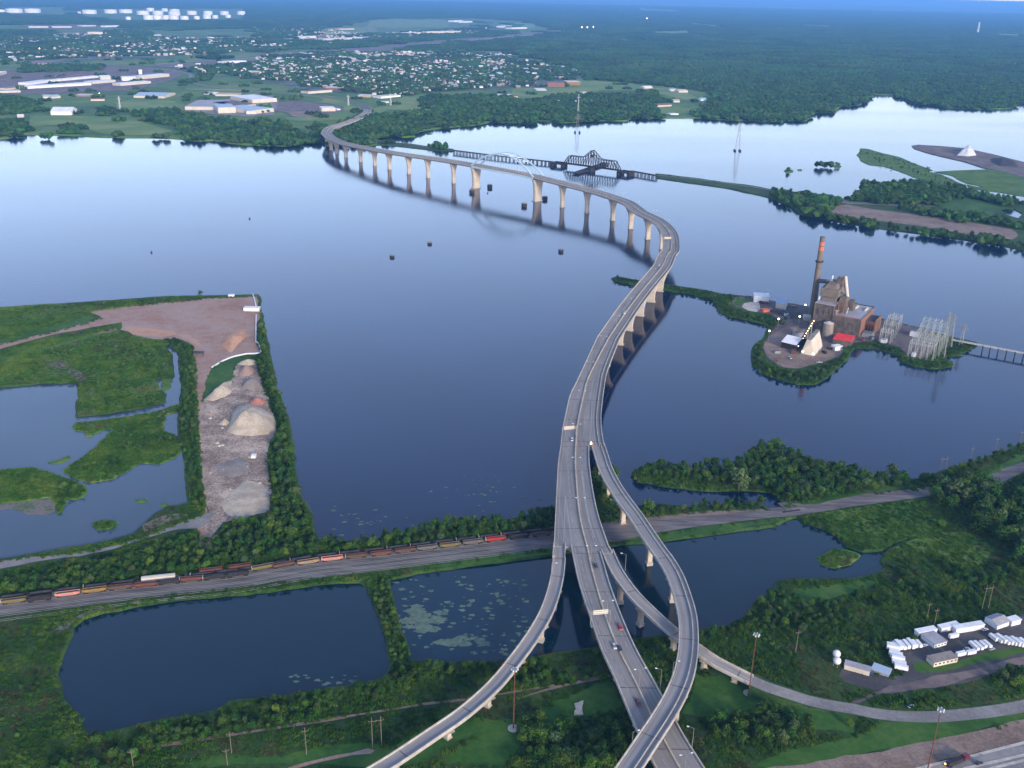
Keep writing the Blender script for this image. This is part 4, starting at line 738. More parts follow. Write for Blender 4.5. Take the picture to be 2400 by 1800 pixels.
# ------------------------------------------------------------------ buildings: plain block helper
def block(name, s, z, depth, h, mw, mr, label, cat='building', rh=0, group=None, windows=0):
    """front wall from the first to the second point, going away from the viewer by depth"""
    a, c_ = wp(s, z)[:2]; d = c_ - a; L = d.length; rz = math.atan2(d.y, d.x); mid = (a + c_) / 2; nrm = Vector((-math.sin(rz), math.cos(rz), 0)); ce = mid + nrm * depth / 2
    t = empty(name, (ce.x, ce.y, z), rz, label, cat, group); b = MB()
    if rh:
        b.gable((0, 0, 0), (L, depth), h, rh, mw=0, mr=1); b.build('wall', [mw, mr], t)
        if True:
            r = MB(); A_, B2 = L/2 + .4, depth/2 + .4; zz = h + .12
            r.add([(-A_, -B2, zz - .2), (A_, -B2, zz - .2), (A_, 0, zz + rh), (-A_, 0, zz + rh), (A_, B2, zz - .2), (-A_, B2, zz - .2)], [(0, 1, 2, 3), (3, 2, 4, 5)]); r.build('roof', mr, t)
    else:
        b.box((0, 0, 0), (L, depth, h)); wo = b.build('wall', mw, t); r = MB(); r.box((0, 0, h), (L + .5, depth + .5, max(.35, h * .06))); r.build('roof', mr, t)
    if windows:
        for k in range(windows):
            q = MB(); q.box((-L/2 + L * (k + .5) / windows, -depth/2 - .03, h * .45), (L / windows * .45, .1, h * .28)); q.build('window', 'dark_glass', wo)
    return t
# power station
pw = empty('smokestack', P(1902, 745, LZ), label='tall tapering tan chimney with two orange bands on the power station island', cat='smokestack')
b = MB(); H_ = 86.5; prof = [(0, 3.5), (.1, 3.25), (.5, 2.75), (.78, 2.45)]
def ring(a, c_, m, nm):
    b = MB(); f = lambda t: 3.75 - 1.2 * t
    for k in range(6): u, v = a + (c_ - a) * k / 6, a + (c_ - a) * (k + 1) / 6; b.cyl((0, 0, H_ * u), (0, 0, H_ * v), f(u), f(v), 20, cap=False)
    b.build(nm, m, pw, smooth=True)
ring(0, .84, 'stack_tan', 'shaft'); ring(.84, .885, 'stack_orange', 'orange_band'); ring(.885, .90, 'stack_tan', 'shaft'); ring(.90, .94, 'stack_orange', 'orange_band'); ring(.94, 1, 'stack_tan', 'shaft')
b = MB(); b.cyl((0, 0, H_ - 1), (0, 0, H_ + .05), 2.2, 2.2, 20); b.build('flue', 'coal', pw); b = MB(); b.cyl((0, 0, H_ * .70), (0, 0, H_ * .713), 4.1, n=20); b.build('gallery', 'black_steel', pw)
plant = empty('power_station', P(1960, 800, LZ), label='old dark brick power station with a tall boiler tower and a lower turbine hall', cat='power station'); po = Vector(plant.location)
ZO['PB'] = (1880, 640, 10.367); ZO['PA'] = (1820, 740, 13.83)
rzp = math.atan2(-.535, .845); ux = Vector((.845, -.535, 0)); uy = Vector((.535, .845, 0)); org = wp("PB 1370,1565", LZ)[0]
HOST = {}
def pb_(name, u0, u1, v0, v1, z0, z1, m, sl_=0):      # block in the station's own axes: u right, v back
    b = MB(); q = [org + ux * u + uy * v - po for u, v in ((u0, v0), (u1, v0), (u1, v1), (u0, v1))]; t = [org + ux * u + uy * v - po for u, v in ((u0 + sl_, v0 + sl_), (u1 - sl_, v0 + sl_), (u1 - sl_, v1), (u0 + sl_, v1))]
    b.hexa([(p.x, p.y, z0) for p in q], [(p.x, p.y, z1) for p in t]); o = b.build(name, m, HOST.get({'hall_window': 'turbine_hall', 'roof_ventilator': 'hall_roof', 'office_window': 'office_block', 'boiler_window': 'boiler_house'}.get(name), plant)); HOST[name] = o; return o
pb_('turbine_hall', -28, 0, 0, 51, 0, 18, 'dark_brick'); pb_('brick_end_wall', .02, .5, 0, 51, 0, 18.2, 'brick'); pb_('hall_roof', -28, .1, .3, 50.6, 18, 18.4, 'grey_roof'); pb_('parapet', -28, .5, -.2, .3, 18, 18.9, 'brick'); pb_('parapet', .1, .7, .3, 51, 18.2, 19, 'brick'); pb_('parapet', -28, .1, 50.6, 51.3, 18, 19.2, 'coal')
for u, v in ((-15, 33), (-5, 31)): pb_('roof_ventilator', u, u + 1.3, v, v + 11, 18.4, 20.2, 'cream')
pb_('office_block', .5, 10.5, 18, 42, 0, 12.5, 'brick'); pb_('office_roof', .5, 10.6, 17.8, 42.2, 12.5, 13, 'asphalt'); pb_('parapet', 9.8, 10.6, 17.8, 42.2, 13, 15, 'brick'); pb_('coal_grey_wall', .5, 9.8, 17.6, 18, 5, 12, 'fc_rust'); pb_('yard_steel', 1, 12, 4, 15, 0, 4, 'galv', 1)
for k in range(3): pb_('office_window', 2 + k * 2.6, 3.6 + k * 2.6, 17.4, 17.6, 2, 9, 'dark_glass')
for k in range(6): pb_('hall_window', -26 + k * 4.4, -24.2 + k * 4.4, -.1, 0, 6, 13, 'asphalt')
pb_('boiler_house', -47, -28, 1, 44, 0, 27, 'dark_brick'); pb_('boiler_roof', -47.2, -27.8, .8, 44.2, 27, 27.7, 'grey_roof'); pb_('annexe', -33, -25, -6, 0, 0, 12, 'dark_brick'); pb_('annexe', -50, -34, -4, .9, 0, 9, 'dark_brick')
for k in range(3): pb_('boiler_window', -44.5 + k * 5.6, -42.8 + k * 5.6, .88, 1, 16, 22, 'coal')
pb_('corner_pilaster', -28.4, -27.4, .4, 1.2, 0, 27, 'stack_tan'); pb_('corner_pilaster', -47.4, -46.4, .4, 1.2, 0, 27, 'stack_tan')
pb_('lower_tower', -44, -30, 11, 34, 27.7, 33, 'stack_tan'); pb_('precipitator', -46, -28, 9.5, 34, 33, 41, 'stack_tan'); pb_('upper_house', -43, -30, 12, 34, 41, 45.5, 'stack_tan', 2); pb_('machine_house', -36, -28, 22, 34, 41, 50, 'dark_brick', 1)
pb_('side_bay', -28, -20, 14, 30, 20, 33, 'stack_tan', 1); pb_('side_bay', -22, -15, 24, 34, 18.4, 28, 'dark_brick', 1); pb_('lift_house', -47.5, -45.5, 12, 14, 27.7, 40, 'lamp_white')
def pipe(name, p, q, r, m='stack_tan'):
    b = MB(); P1_, P2_ = [org + ux * k[0] + uy * k[1] - po + Vector((0, 0, k[2])) for k in (p, q)]; b.cyl(P1_, P2_, r, n=12); b.build(name, m, plant, smooth=False)
pipe('flue_duct', (-33, 30, 50), (-26.5, 20, 36), 1.7); pipe('flue_duct', (-29, 33, 50), (-22, 24, 32), 1.7, 'cream'); pipe('flue_duct', (-44, 26, 44), (-56, 34, 41), 2.2, 'dark_brick'); pipe('stack_pipe', (-40, 26, 45), (-40, 26, 51), .8, 'lamp_white')
for k in range(7): pipe('riser_pipe', (-27 + k * 1.5, 5 + k * 1.2, 18), (-27 + k * 1.5, 6 + k * 2, 30 - k * 1.2), .32, random.choice(('galv', 'brick', 'lamp_white')))
fr = MB()
for k in range(4):
    for z in (21, 25, 29): p, q = [org + ux * (-28 + e) + uy * (3 + k * 4) - po + Vector((0, 0, z)) for e in (0, 10)]; fr.bar(p, q, .3)
    for e in (0, 5, 10): p = org + ux * (-28 + e) + uy * (3 + k * 4) - po; fr.bar(p + Vector((0, 0, 18)), p + Vector((0, 0, 29)), .3)
fr.build('steel_frame', 'fc_brown', plant)
# conveyor with its lamps
cv = empty('coal_conveyor', P(1866, 821, LZ), label='long sloping coal conveyor with a string of lit lamps rising to the boiler house', cat='conveyor'); o = Vector(cv.location)
p0 = Vector((0, 0, 2)); top_ = wp('PB 345,1040', 17.5)[0] - o; p1 = Vector((top_.x, top_.y, 16)); b = MB(); b.bar(p0, p1, 2.2, 2.0); b.build('gallery', 'dark_brick', cv)
for k in range(1, 5): q = p0.lerp(p1, k / 5); b = MB(); b.bar(q, (q.x, q.y, 0), .8); b.build('trestle', 'galv', cv)
for k in range(11): q = p0.lerp(p1, (k + .6) / 13); b = MB(); b.cyl(q + Vector((.4, -1.3, .7)), q + Vector((.4, -1.3, 1.35)), .3, n=8); b.build('lamp', 'lamp_on', cv)
# pale coal shed (steep hipped tent)
tt = empty('storage_shed', P(1905, 822, LZ), label='big cream tent-shaped storage shed with steep sloping sides below the boiler house', cat='shed'); o = Vector(tt.location)
A_, B_, C_ = [q - o for q in wp("PA 780,1230 1225,1315 1495,1000", LZ)]; D_ = A_ + (C_ - B_) * 1.05
t0, t1_ = [q - o for q in wp("PA 990,765 1130,805", 15)]; t2_, t3_ = [q - o for q in wp("PA 1392,482 1300,432", 17)]
b = MB(); b.add([A_, B_, C_, D_, t0, t1_, t2_, t3_], [(0, 1, 5, 4), (1, 2, 6, 5), (2, 3, 7, 6), (3, 0, 4, 7), (4, 5, 6, 7)]); b.build('sloping_walls', 'cream', tt)
b = MB(); b.bar(t0.lerp(t1_, .5) + Vector((0, 0, .2)), t3_.lerp(t2_, .5) + Vector((0, 0, .2)), (t1_ - t0).length * .9, .3); b.build('ridge_cap', 'greypile', tt)
for s_, r, h, lb in (("P1 985,1085", 5, 14, 'pale round silo between the cream shed and the brick hall'), ("P1 1050,1035", 2.2, 22, 'thin white column tank against the brick hall')):
    p = wp(s_)[0]; t = empty('silo', (p.x, p.y, LZ), label=lb, cat='silo'); b = MB(); b.cyl((0, 0, 0), (0, 0, h), r, n=18); b.build('wall', 'greypile', t, smooth=False); b = MB(); b.cyl((0, 0, h), (0, 0, h + r * .35), r * 1.02, r * .1, 18); b.build('roof', 'barrier', t)
block('warehouse', "P1 540,1180 680,1215", LZ, 24, 6, 'black_steel', 'white', 'wide white gabled roof building on the left of the power station yard', rh=4)
block('shed', "P1 580,1188 618,1192", LZ, 6, 4, 'white', 'white', 'small white hut in front of the wide gabled building', 'shed'); block('shed', "P1 655,1075 765,1085", LZ, 12, 5, 'grey_roof', 'greypile', 'tan roofed shed behind the wide white gable', 'shed', rh=2)
block('warehouse', "P1 275,740 420,750", LZ, 14, 7, 'white', 'white', 'long white building at the left end of the power station island'); block('warehouse', "P1 485,800 585,812", LZ, 22, 6, 'cream', 'blue_roof', 'white gabled building at the back left of the power station island', rh=3)
block('warehouse', "P1 1040,1142 1215,1172", LZ, 20, 5, 'dark_brick', 'red_roof', 'low building with a bright red roof in front of the brick hall')
block('shed', "P1 1065,1215 1135,1205", LZ, 6, 4, 'white', 'white', 'small white shed below the red roof', 'shed'); block('shed', "P1 760,920 830,925", LZ, 9, 4, 'cream', 'cream', 'small cream shed at the foot of the chimney', 'shed')
for s_, c_, lb in (("P1 370,840 430,835", 'stack_orange', 'orange red stack of crates beside the pale settling pad'), ("P1 640,1240 680,1245", 'rust_pole', 'rusty machinery at the foot of the conveyor')):
    block('crate_stack', s_, LZ, 6, 2.5, c_, c_, lb, 'crates')
for q, c_, lb in (("P1 660,800", 'car_red', 'red car on the dark yard left of the chimney'), ("P1 690,805", 'fc_yellow', 'yellow car on the dark yard left of the chimney'), ("P1 515,1330", 'fc_yellow', 'yellow loader car at the near left of the yard'), ("P1 440,830", 'car_silver', 'silver car beside the orange crates'), ("P1 620,1300", 'car_silver', 'pale car in the near part of the power station yard'), ("P1 910,1345", 'car_silver', 'pale car at the near right edge of the power station yard'), ("P1 560,830", 'car_white', 'white car behind the white gabled building')):
    p = wp(q)[0]; t = car(c_, False, 5.5); t.location = (p.x, p.y, LZ + .3); t.rotation_euler = (0, 0, random.uniform(0, 3)); tag(t, lb, 'car')
for q, lb in (("P1 505,1010", 'lit yard lamp on the shore left of the conveyor'), ("P1 708,985", 'lit yard lamp beside the tan roofed shed'), ("P1 415,1130", 'lit yard lamp at the left shore of the power station island'), ("P1 765,870", 'lit yard lamp in the dark yard by the chimney'), ("P1 845,1300", 'lit yard lamp below the cream shed'), ("P1 745,1275", 'lit yard lamp by the foot of the conveyor')):
    p = wp(q)[0]; h = 10 if 'below' not in lb and 'foot' not in lb else 4; t = empty('yard_lamp', (p.x, p.y, LZ), label=lb, cat='lamp'); b = MB(); b.cyl((0, 0, 0), (0, 0, h), .18, n=6); b.build('pole', 'galv', t); b = MB(); b.cyl((0, 0, h), (0, 0, h + .9), .75, .6, 10); b.build('lamp_head', 'lamp_on', t)
for i, (q, c_, lb) in enumerate((("P1 470,850", 'fc_rust', 'rusty container left of the white gabled building'), ("P1 530,860", 'dark_brick', 'dark container in the cluttered yard below the white gabled building'), ("P1 590,880", 'white', 'white container in the cluttered yard left of the chimney'), ("P1 620,905", 'greypile', 'grey container near the shore left of the chimney'), ("P1 350,765", 'coal', 'black container in front of the long white building'), ("P1 390,770", 'fc_rust', 'rust brown container at the right end of the long white building'), ("P1 700,870", 'fc_olive', 'olive container on the dark yard by the chimney'), ("P1 800,1010", 'dark_brick', 'dark container behind the conveyor'), ("P1 960,1250", 'fc_dark', 'dark skip right of the cream shed'), ("P1 1010,1215", 'fc_dark', 'dark skip between the cream shed and the white shed'), ("P1 500,1250", 'galv', 'grey container in front of the wide gabled building'), ("P1 1330,1130", 'fc_rust', 'rusty tank frame beside the brick end wall'), ("P1 1420,1110", 'galv', 'grey steel box right of the office block'))):
    p = wp(q)[0]; t = empty('container', (p.x, p.y, LZ + .1), rzp + i * .7, lb, 'container'); b = MB(); b.box((0, 0, 0), (5.5, 2.4, 2.4)); b.build('box', c_, t); b = MB(); b.box((0, 0, 2.4), (5.3, 2.2, .12)); b.build('lid', 'asphalt', t)
# lattice structures of the substation
def lattice(name, p, w0, w1, h, label, cat, th=.22, arms=(), m='galv', group=None, rz=0):
    t = empty(name, p, rz, label, cat, group); b = MB(); K = max(4, int(h / 6)); c4 = [(-1, -1), (1, -1), (1, 1), (-1, 1)]
    at = lambda k, j: Vector((c4[j][0] * (w0 + (w1 - w0) * k / K) / 2, c4[j][1] * (w0 + (w1 - w0) * k / K) / 2, h * k / K))
    for k in range(K):
        for j in range(4): b.bar(at(k, j), at(k + 1, j), th * 1.5); b.bar(at(k, j), at(k + 1, (j + 1) % 4), th); b.bar(at(k + 1, j), at(k + 1, (j + 1) % 4), th)
    b.build('tower', m, t)
    for z, L in arms:
        a = MB(); a.bar((-L, 0, z), (L, 0, z), th * 1.6); a.bar((-L, 0, z), (0, 0, z + 2.5), th); a.bar((L, 0, z), (0, 0, z + 2.5), th); a.build('crossarm', m, t)
        for x in (-L, -L * .5, L * .5, L): i_ = MB(); i_.cyl((x, 0, z - 2), (x, 0, z), .14, n=5); i_.build('insulator', m, t)
    return t
def portal(s, W, h, n_, label, depth=5):
    p = wp(s)[0]; t = empty('substation_frame', (p.x, p.y, LZ), rzp, label, 'steel frame', 'steel frames of the substation'); b = MB()
    for i in range(n_ + 1):
        x = W * i / n_
        for dx in (-.6, .6): b.bar((x + dx, 0, 0), (x, 0, h + 2), .22); b.bar((x + dx, depth, 0), (x, depth, h + 2), .22)
        for z in range(2, int(h), 3): b.bar((x - .6, 0, z), (x + .6, 0, z + 2), .2)
        b.bar((x, 0, h), (x, depth, h), .35)
    b.build('columns', 'pale_steel', t); g = MB()
    for y in (0, depth):
        for z in (h, h - 1.5): g.bar((0, y, z), (W, y, z), .2)
        for k in range(n_ * 4): g.bar((W * k / (n_ * 4), y, h - 1.5 * (k % 2)), (W * (k + 1) / (n_ * 4), y, h - 1.5 * ((k + 1) % 2)), .16)
    g.build('beam', 'pale_steel', t)
for s_, W, h, n_, d_ in (("P2 330,590", 10, 13, 2, 9), ("P2 370,500", 12, 14, 2, 9), ("P2 420,420", 12, 14, 2, 9), ("P2 480,380", 8, 12, 1, 8), ("P2 700,770", 22, 15, 4, 10), ("P2 740,700", 24, 16, 4, 10), ("P2 790,640", 24, 16, 4, 10), ("P2 830,570", 24, 17, 4, 10), ("P2 860,500", 22, 17, 4, 10)):
    portal(s_, W, h, n_, 'pale lattice steel frame, one of the rows in the substation right of the power station', d_)
for s_, lb in (("P2 405,590", 'pale transformer by the left group of substation frames'), ("P2 375,590", 'second pale transformer by the left substation frames'), ("P2 775,770", 'white transformer at the near end of the right substation frames'), ("P2 785,505", 'white control hut behind the right substation frames')):
    p = wp(s_)[0]; t = empty('transformer', (p.x, p.y, LZ), rzp, lb, 'transformer'); b = MB(); b.box((0, 0, .4), (3.4, 4.5, 3.2) if 'hut' not in lb else (8, 6, 4)); b.build('tank', 'white', t); b = MB(); b.cyl((0, 1, 3.6), (0, 1, 5), .3, n=8); b.cyl((0, -1, 3.6), (0, -1, 5), .3, n=8); b.build('bushing', 'galv', t)
for s_, h, lb in (("P2 1140,770", 44, 'tallest lattice pylon at the right end of the power station island'), ("P2 1230,660", 34, 'slimmer lattice pylon right of the tallest one'), ("P2 1385,630", 22, 'short lattice pylon beside the start of the trestle road')):
    p = wp(s_)[0]; lattice('pylon', (p.x, p.y, LZ), 5 if h > 30 else 3, 1.0, h, lb, 'pylon', .2, ((h * .8, 4), (h * .92, 3)), rz=rzp)
# trestle road leaving the island
tr = catmull(wp("P2 1272,528 1600,590 2212,705 2900,850", 6), 6); t = empty('trestle_road', (0, 0, 0), label='narrow pale roadway on a timber trestle leaving the power station island at right', cat='trestle')
b = MB(); A, B_ = offs([Vector((p[0], p[1], 6.2)) for p in tr], -2.3), offs([Vector((p[0], p[1], 6.2)) for p in tr], 2.3)
for i in range(len(tr) - 1): b.hexa([A[i] - Vector((0, 0, .5)), B_[i] - Vector((0, 0, .5)), B_[i + 1] - Vector((0, 0, .5)), A[i + 1] - Vector((0, 0, .5))], [A[i], B_[i], B_[i + 1], A[i + 1]])
b.build('roadway', 'barrier', t)
for i in range(4, len(tr), 1):
    if i % 1: continue
    b = MB(); 
    for f in (0, .33, .66, 1): q = A[i].lerp(B_[i], f); b.bar(q, (q.x, q.y, -1.5), .45)
    b.bar(A[i] - Vector((0, 0, .9)), B_[i] - Vector((0, 0, .9)), .5); b.bar(A[i] - Vector((0, 0, 1)), B_[i] - Vector((0, 0, 4.5)), .25)
    if i < 100: b.build('bent', 'timber', t)
# ------------------------------------------------------------------ swing bridge and its timber approaches
def trestle(s, label, z=6.0, wd=6, step=4.2):
    L_ = catmull(wp(s, z), step); t = empty('rail_trestle', (0, 0, 0), label=label, cat='trestle'); A, B_ = offs(L_, -wd / 2), offs(L_, wd / 2); b = MB()
    for i in range(len(L_) - 1):
        for q in (A, B_): b.bar(q[i] - Vector((0, 0, .6)), q[i + 1] - Vector((0, 0, .6)), 1.1, 1.2)
    b.build('stringers', 'timber', t); b = MB()
    for i in range(len(L_) - 1): b.hexa([A[i], B_[i], B_[i + 1], A[i + 1]], [v + Vector((0, 0, .3)) for v in (A[i], B_[i], B_[i + 1], A[i + 1])])
    b.build('track_deck', 'timber', t); stf = MB(); cnt = 0
    for i in range(0, len(L_), 2):
        k = MB() if cnt < 99 else stf
        for f in (0, .5, 1): q = A[i].lerp(B_[i], f); k.bar(q, (q.x, q.y, -1.5), 1.2)
        k.bar(A[i] - Vector((0, 0, 1)), B_[i] - Vector((0, 0, 1)), .8)
        if cnt < 99: k.build('bent', 'timber', t)
        cnt += 1
    if stf.v: o = stf.build('bent', 'timber', t); o['kind'] = 'stuff'
    return L_
trestle("A6 62,318 300,348 600,385 900,417 1090,438", 'long timber rail trestle between the arch bridge and the swing bridge, left side')
trestle("A6 1895,530 2160,578", 'short timber rail trestle right of the swing bridge')
def girder(s, label, z=7):
    a, c_ = wp(s, z); d = (c_ - a); nn_ = Vector((-d.y, d.x, 0)).normalized(); t = empty('girder_span', ((a + c_) / 2).to_tuple()[:2] + (0,), label=label, cat='bridge span'); o = Vector(t.location)
    for s__ in (-1, 1): b = MB(); b.bar(a + nn_ * s__ * 9 - o - Vector((0, 0, 1)), c_ + nn_ * s__ * 9 - o - Vector((0, 0, 1)), 2.2, 3); b.build('girder', 'black_steel', t)
    b = MB()
    for f in (0, 1): q = a.lerp(c_, f) - o; b.bar(q + nn_ * 10.5 - Vector((0, 0, 1.3)), q - nn_ * 10.5 - Vector((0, 0, 1.3)), 4, 2.4)
    b.build('crossbeam', 'black_steel', t)
    for f in (0, 1): q = a.lerp(c_, f) - o; b = MB(); b.box((q.x, q.y, -2), (6, 18, 7), math.atan2(d.y, d.x)); b.build('pier', 'timber', t)
girder("A6 1095,440 1205,452", 'left open plate girder span beside the swing bridge'); girder("A6 1790,530 1895,545", 'right open plate girder span beside the swing bridge')
a, c_ = wp("A6 1212,452 1782,527", 8); c0 = (a + c_) / 2; d = c_ - a; Ls_ = d.length; sw = empty('swing_bridge', (c0.x, c0.y, 0), math.atan2(d.y, d.x), 'black steel truss swing bridge with a peaked middle tower, standing closed', 'swing bridge')
hgt = lambda u: (9.5 if abs(u) > .97 else 13 + 2 * (1 - abs(u)) + 13 * max(0, 1 - abs(u) / .30)) if abs(u) < .93 else 0
NP = 22
for sy in (-1, 1):
    b = MB(); y = sy * 5.2; top_ = []
    for k in range(NP + 1):
        u = -1 + 2 * k / NP; x = u * Ls_ / 2; h = 0 if k in (0, NP) else (8 if k in (1, NP - 1) else 15.5 + (15 * max(0, 1 - abs(u) / .30))); top_.append(Vector((x, y, 8 + h)))
    for k in range(NP):
        b.bar(top_[k], top_[k + 1], 1.1); b.bar((top_[k].x, y, 8), (top_[k + 1].x, y, 8), 1.2, 1.4)
        if k: b.bar((top_[k].x, y, 8), top_[k], .7)
        lo, hi = ((top_[k].x, y, 8), top_[k + 1]) if k < NP / 2 else ((top_[k + 1].x, y, 8), top_[k]); b.bar(lo, hi, .55)
    b.build('side_truss', 'black_steel', sw)
b = MB()
for k in range(1, NP): u = -1 + 2 * k / NP; h = 8 if k in (1, NP - 1) else 15.5 + 15 * max(0, 1 - abs(u) / .30); b.bar((u * Ls_ / 2, -5.2, 8 + h), (u * Ls_ / 2, 5.2, 8 + h), .5); b.bar((u * Ls_ / 2, -5.2, 7.5), (u * Ls_ / 2, 5.2, 7.5), .8)
b.build('cross_bracing', 'black_steel', sw); b = MB(); b.box((0, 0, 7.6), (Ls_, 3.6, .5)); b.build('track', 'timber', sw); b = MB(); b.cyl((0, 0, -2), (0, 0, 7), 7.5, 7, 18); b.build('pivot_pier', 'timber', sw)
b = MB(); b.box((0, 0, 26), (5, 6, 4)); b.build('machine_cabin', 'rust_pole', sw)
a, c_ = wp("A6 1320,555 1640,448", 3); mid = (a + c_) / 2; d = c_ - a; t = empty('fender_pier', (mid.x, mid.y, 0), math.atan2(d.y, d.x), 'long black timber fender pier crossing beneath the swing bridge', 'fender')
b = MB(); b.box((0, 0, 2.2), (d.length, 13, 1)); b.build('deck', 'timber', t); b = MB()
for k in range(26):
    for y in (-6, 6): b.cyl((-d.length / 2 + d.length * (k + .5) / 26, y, -2), (-d.length / 2 + d.length * (k + .5) / 26, y, 3.6), .8, n=6)
o = b.build('piles', 'timber', t); o['kind'] = 'stuff'
# transmission towers in the bay
for s_, h, lb in (("PX 1353,311", 43, 'pale lattice transmission tower in the bay behind the swing bridge'), ("PX 1728,354", 59, 'pale lattice transmission tower in open water at right')):
    p = wp(s_)[0]; t = lattice('transmission_tower', (p.x, p.y, 2), 10, 1.2, h, lb, 'transmission tower', .17, ((h * .72, 7), (h * .82, 9), (h * .92, 6)), 'galv')
    for dx in (-5.5, 5.5):
        for dy in (-5.5, 5.5): b = MB(); b.cyl((dx, dy, -4), (dx, dy, 1.0), 2.0, n=10); b.build('footing', 'timber', t)
for s_, h, lb in (("A2 1165,920", 34, 'thin pale pylon in the meadow on the far shore, middle'), ("A3 570,990", 52, 'pale pylon among the trees at the far shore'), ("A2 800,920", 30, 'thin pale pylon inside the loop of the mainland road'), ("A1 1040,960", 36, 'thin pale pylon on the far left plain'), ("A4 1810,292", 110, 'tall pale tower standing out of the distant forest at upper right')):
    p = wp(s_)[0]; lattice('pylon', (p.x, p.y, 2), 4 if h < 60 else 14, .8 if h < 60 else 10, h, lb, 'pylon', .2 if h < 60 else 1.2, ((h * .85, 5),), 'white')
# channel cells and buoys
for s_, r, h, lb in (("PX 1148,440", 4.4, 5, 'dark round mooring cell right of the left arch pier'), ("PX 1106,452", 4.4, 5, 'dark round mooring cell left of the left arch pier'), ("PX 1277,468", 4.4, 5, 'dark round mooring cell right of the right arch pier'), ("PX 1228.6,484", 4.4, 5, 'dark round mooring cell left of the right arch pier'), ("PX 1314.5,590", 3.4, 3, 'dark mooring cell alone in the water below the arch'), ("PX 1007,572", 3.0, 2.4, 'dark mooring cell in mid bay, the farther of two'), ("PX 919,603", 3.0, 2.4, 'dark mooring cell in mid bay, the nearer of two')):
    p = wp(s_)[0]; t = empty('mooring_cell', (p.x, p.y, 0), label=lb, cat='mooring cell'); b = MB(); b.cyl((0, 0, -2), (0, 0, h), r, n=16); b.build('drum', 'timber', t); b = MB(); b.cyl((0, 0, h), (0, 0, h + .4), r * .9, n=16); b.build('cap', 'greypile', t)
    b = MB(); b.cyl((0, 0, h + .4), (0, 0, h + 3), .2, n=6); b.build('marker_post', 'galv', t)
for s_, lb in (("PX 1143,453", 'small dark buoy near the left arch pier'), ("PX 585,513", 'tiny dark buoy in the open bay left of centre'), ("PX 355,592", 'tiny dark buoy in the left part of the bay')):
    p = wp(s_)[0]; b = MB(); b.cyl((0, 0, -.5), (0, 0, 1), 1.2, n=10); b.cyl((0, 0, 1), (0, 0, 2.8), .7, .2, 8); tag(b.build('buoy', 'coal', None, (p.x, p.y, 0)), lb, 'buoy')
# algae on the ponds
ab = MB()
def blob(cx, cy, r, sx=2.2):
    n_ = 14; p = P(cx, cy, 0); v = [(p.x + r * sx * math.cos(6.283 * k / n_) * random.uniform(.45, 1.15) * .7, p.y + r * math.sin(6.283 * k / n_) * random.uniform(.45, 1.15), .03 + random.random() * .03) for k in range(n_)]
    ab.add([(p.x, p.y, .05)] + v, [(0, 1 + k, 1 + (k + 1) % n_) for k in range(n_)])
for x, y, r in ((965, 1432, 5), (985, 1440, 6), (1000, 1450, 5), (975, 1462, 5), (1060, 1503, 4), (1045, 1508, 4), (1075, 1500, 3), (1125, 1505, 3), (990, 1475, 3.5), (960, 1455, 4), (1010, 1455, 3)):
    for k in range(6): blob(x + random.gauss(0, 14), y + random.gauss(0, 5), r * random.uniform(.3, .9))
for k in range(150):
    x, y = random.uniform(930, 1240), random.uniform(1345, 1535)
    if inpoly(np.array([x]), np.array([y]), zp(POND_2))[0]: blob(x, y, random.uniform(.4, 1.7), 2)
for k in range(60): blob(random.gauss(840, 60), random.gauss(1225, 16), random.uniform(.3, 1.4)) if k % 2 else blob(random.gauss(1130, 60), random.gauss(1150, 14), random.uniform(.3, 1.3))
for k in range(30): blob(random.uniform(640, 905), 1600 + random.gauss(0, 8) - (random.random() * 10), random.uniform(.4, 1.4))
tag(ab.build('algae', 'algae'), 'grey green mats of floating algae scattered over the ponds', 'algae', kind='stuff')
# ------------------------------------------------------------------ high masts, power poles
for s_, h, lb in (("PX 1203,1714", 33, 'rusty high mast light on a round pad, left of the main road'), ("PX 1754,1631", 34, 'rusty high mast light on a round pad, right of the loop ramp'), ("PX 2172,1812", 33, 'rusty high mast light in the dirt strip at the bottom right')):
    p = wp(s_)[0]; t = empty('high_mast', (p.x, p.y, LZ), label=lb, cat='light mast'); b = MB(); b.cyl((0, 0, 0), (0, 0, h), .3, .16, 10); b.build('mast', 'rust_pole', t); b = MB(); b.cyl((0, 0, 0), (0, 0, .35), 2.6, n=20); b.build('pad', 'pier_concrete', t)
    b = MB(); b.cyl((0, 0, h), (0, 0, h + .3), 1.0, n=12); lr = b.build('lamp_ring', 'galv', t)
    for k in range(6): q = MB(); a_ = k * math.pi / 3; q.cyl((1.35 * math.cos(a_), 1.35 * math.sin(a_), h - .3), (1.35 * math.cos(a_), 1.35 * math.sin(a_), h + .25), .36, .28, 8); q.build('lamp', 'lamp_white', lr)
def pole(s_, h, lb, twin=False, grp=None):
    p = wp(s_)[0]; t = empty('power_pole', (p.x, p.y, LZ), .25, lb, 'power pole', grp); xs = (-2, 2) if twin else (0,)
    for x in xs: b = MB(); b.cyl((x, 0, 0), (x, 0, h), .2, .13, 8); b.build('pole', 'wood_pole', t)
    b = MB(); b.box((0, 0, h * .86), (6 if twin else 2.6, .18, .2)); b.build('crossarm', 'wood_pole', t)
    for x in ((-3.3, 0, 3.3) if twin else (-1.4, 1.4)): b = MB(); b.cyl((x, 0, h * .86 + .3), (x, 0, h * .86 + .8), .08, n=6); b.build('insulator', 'galv', t)
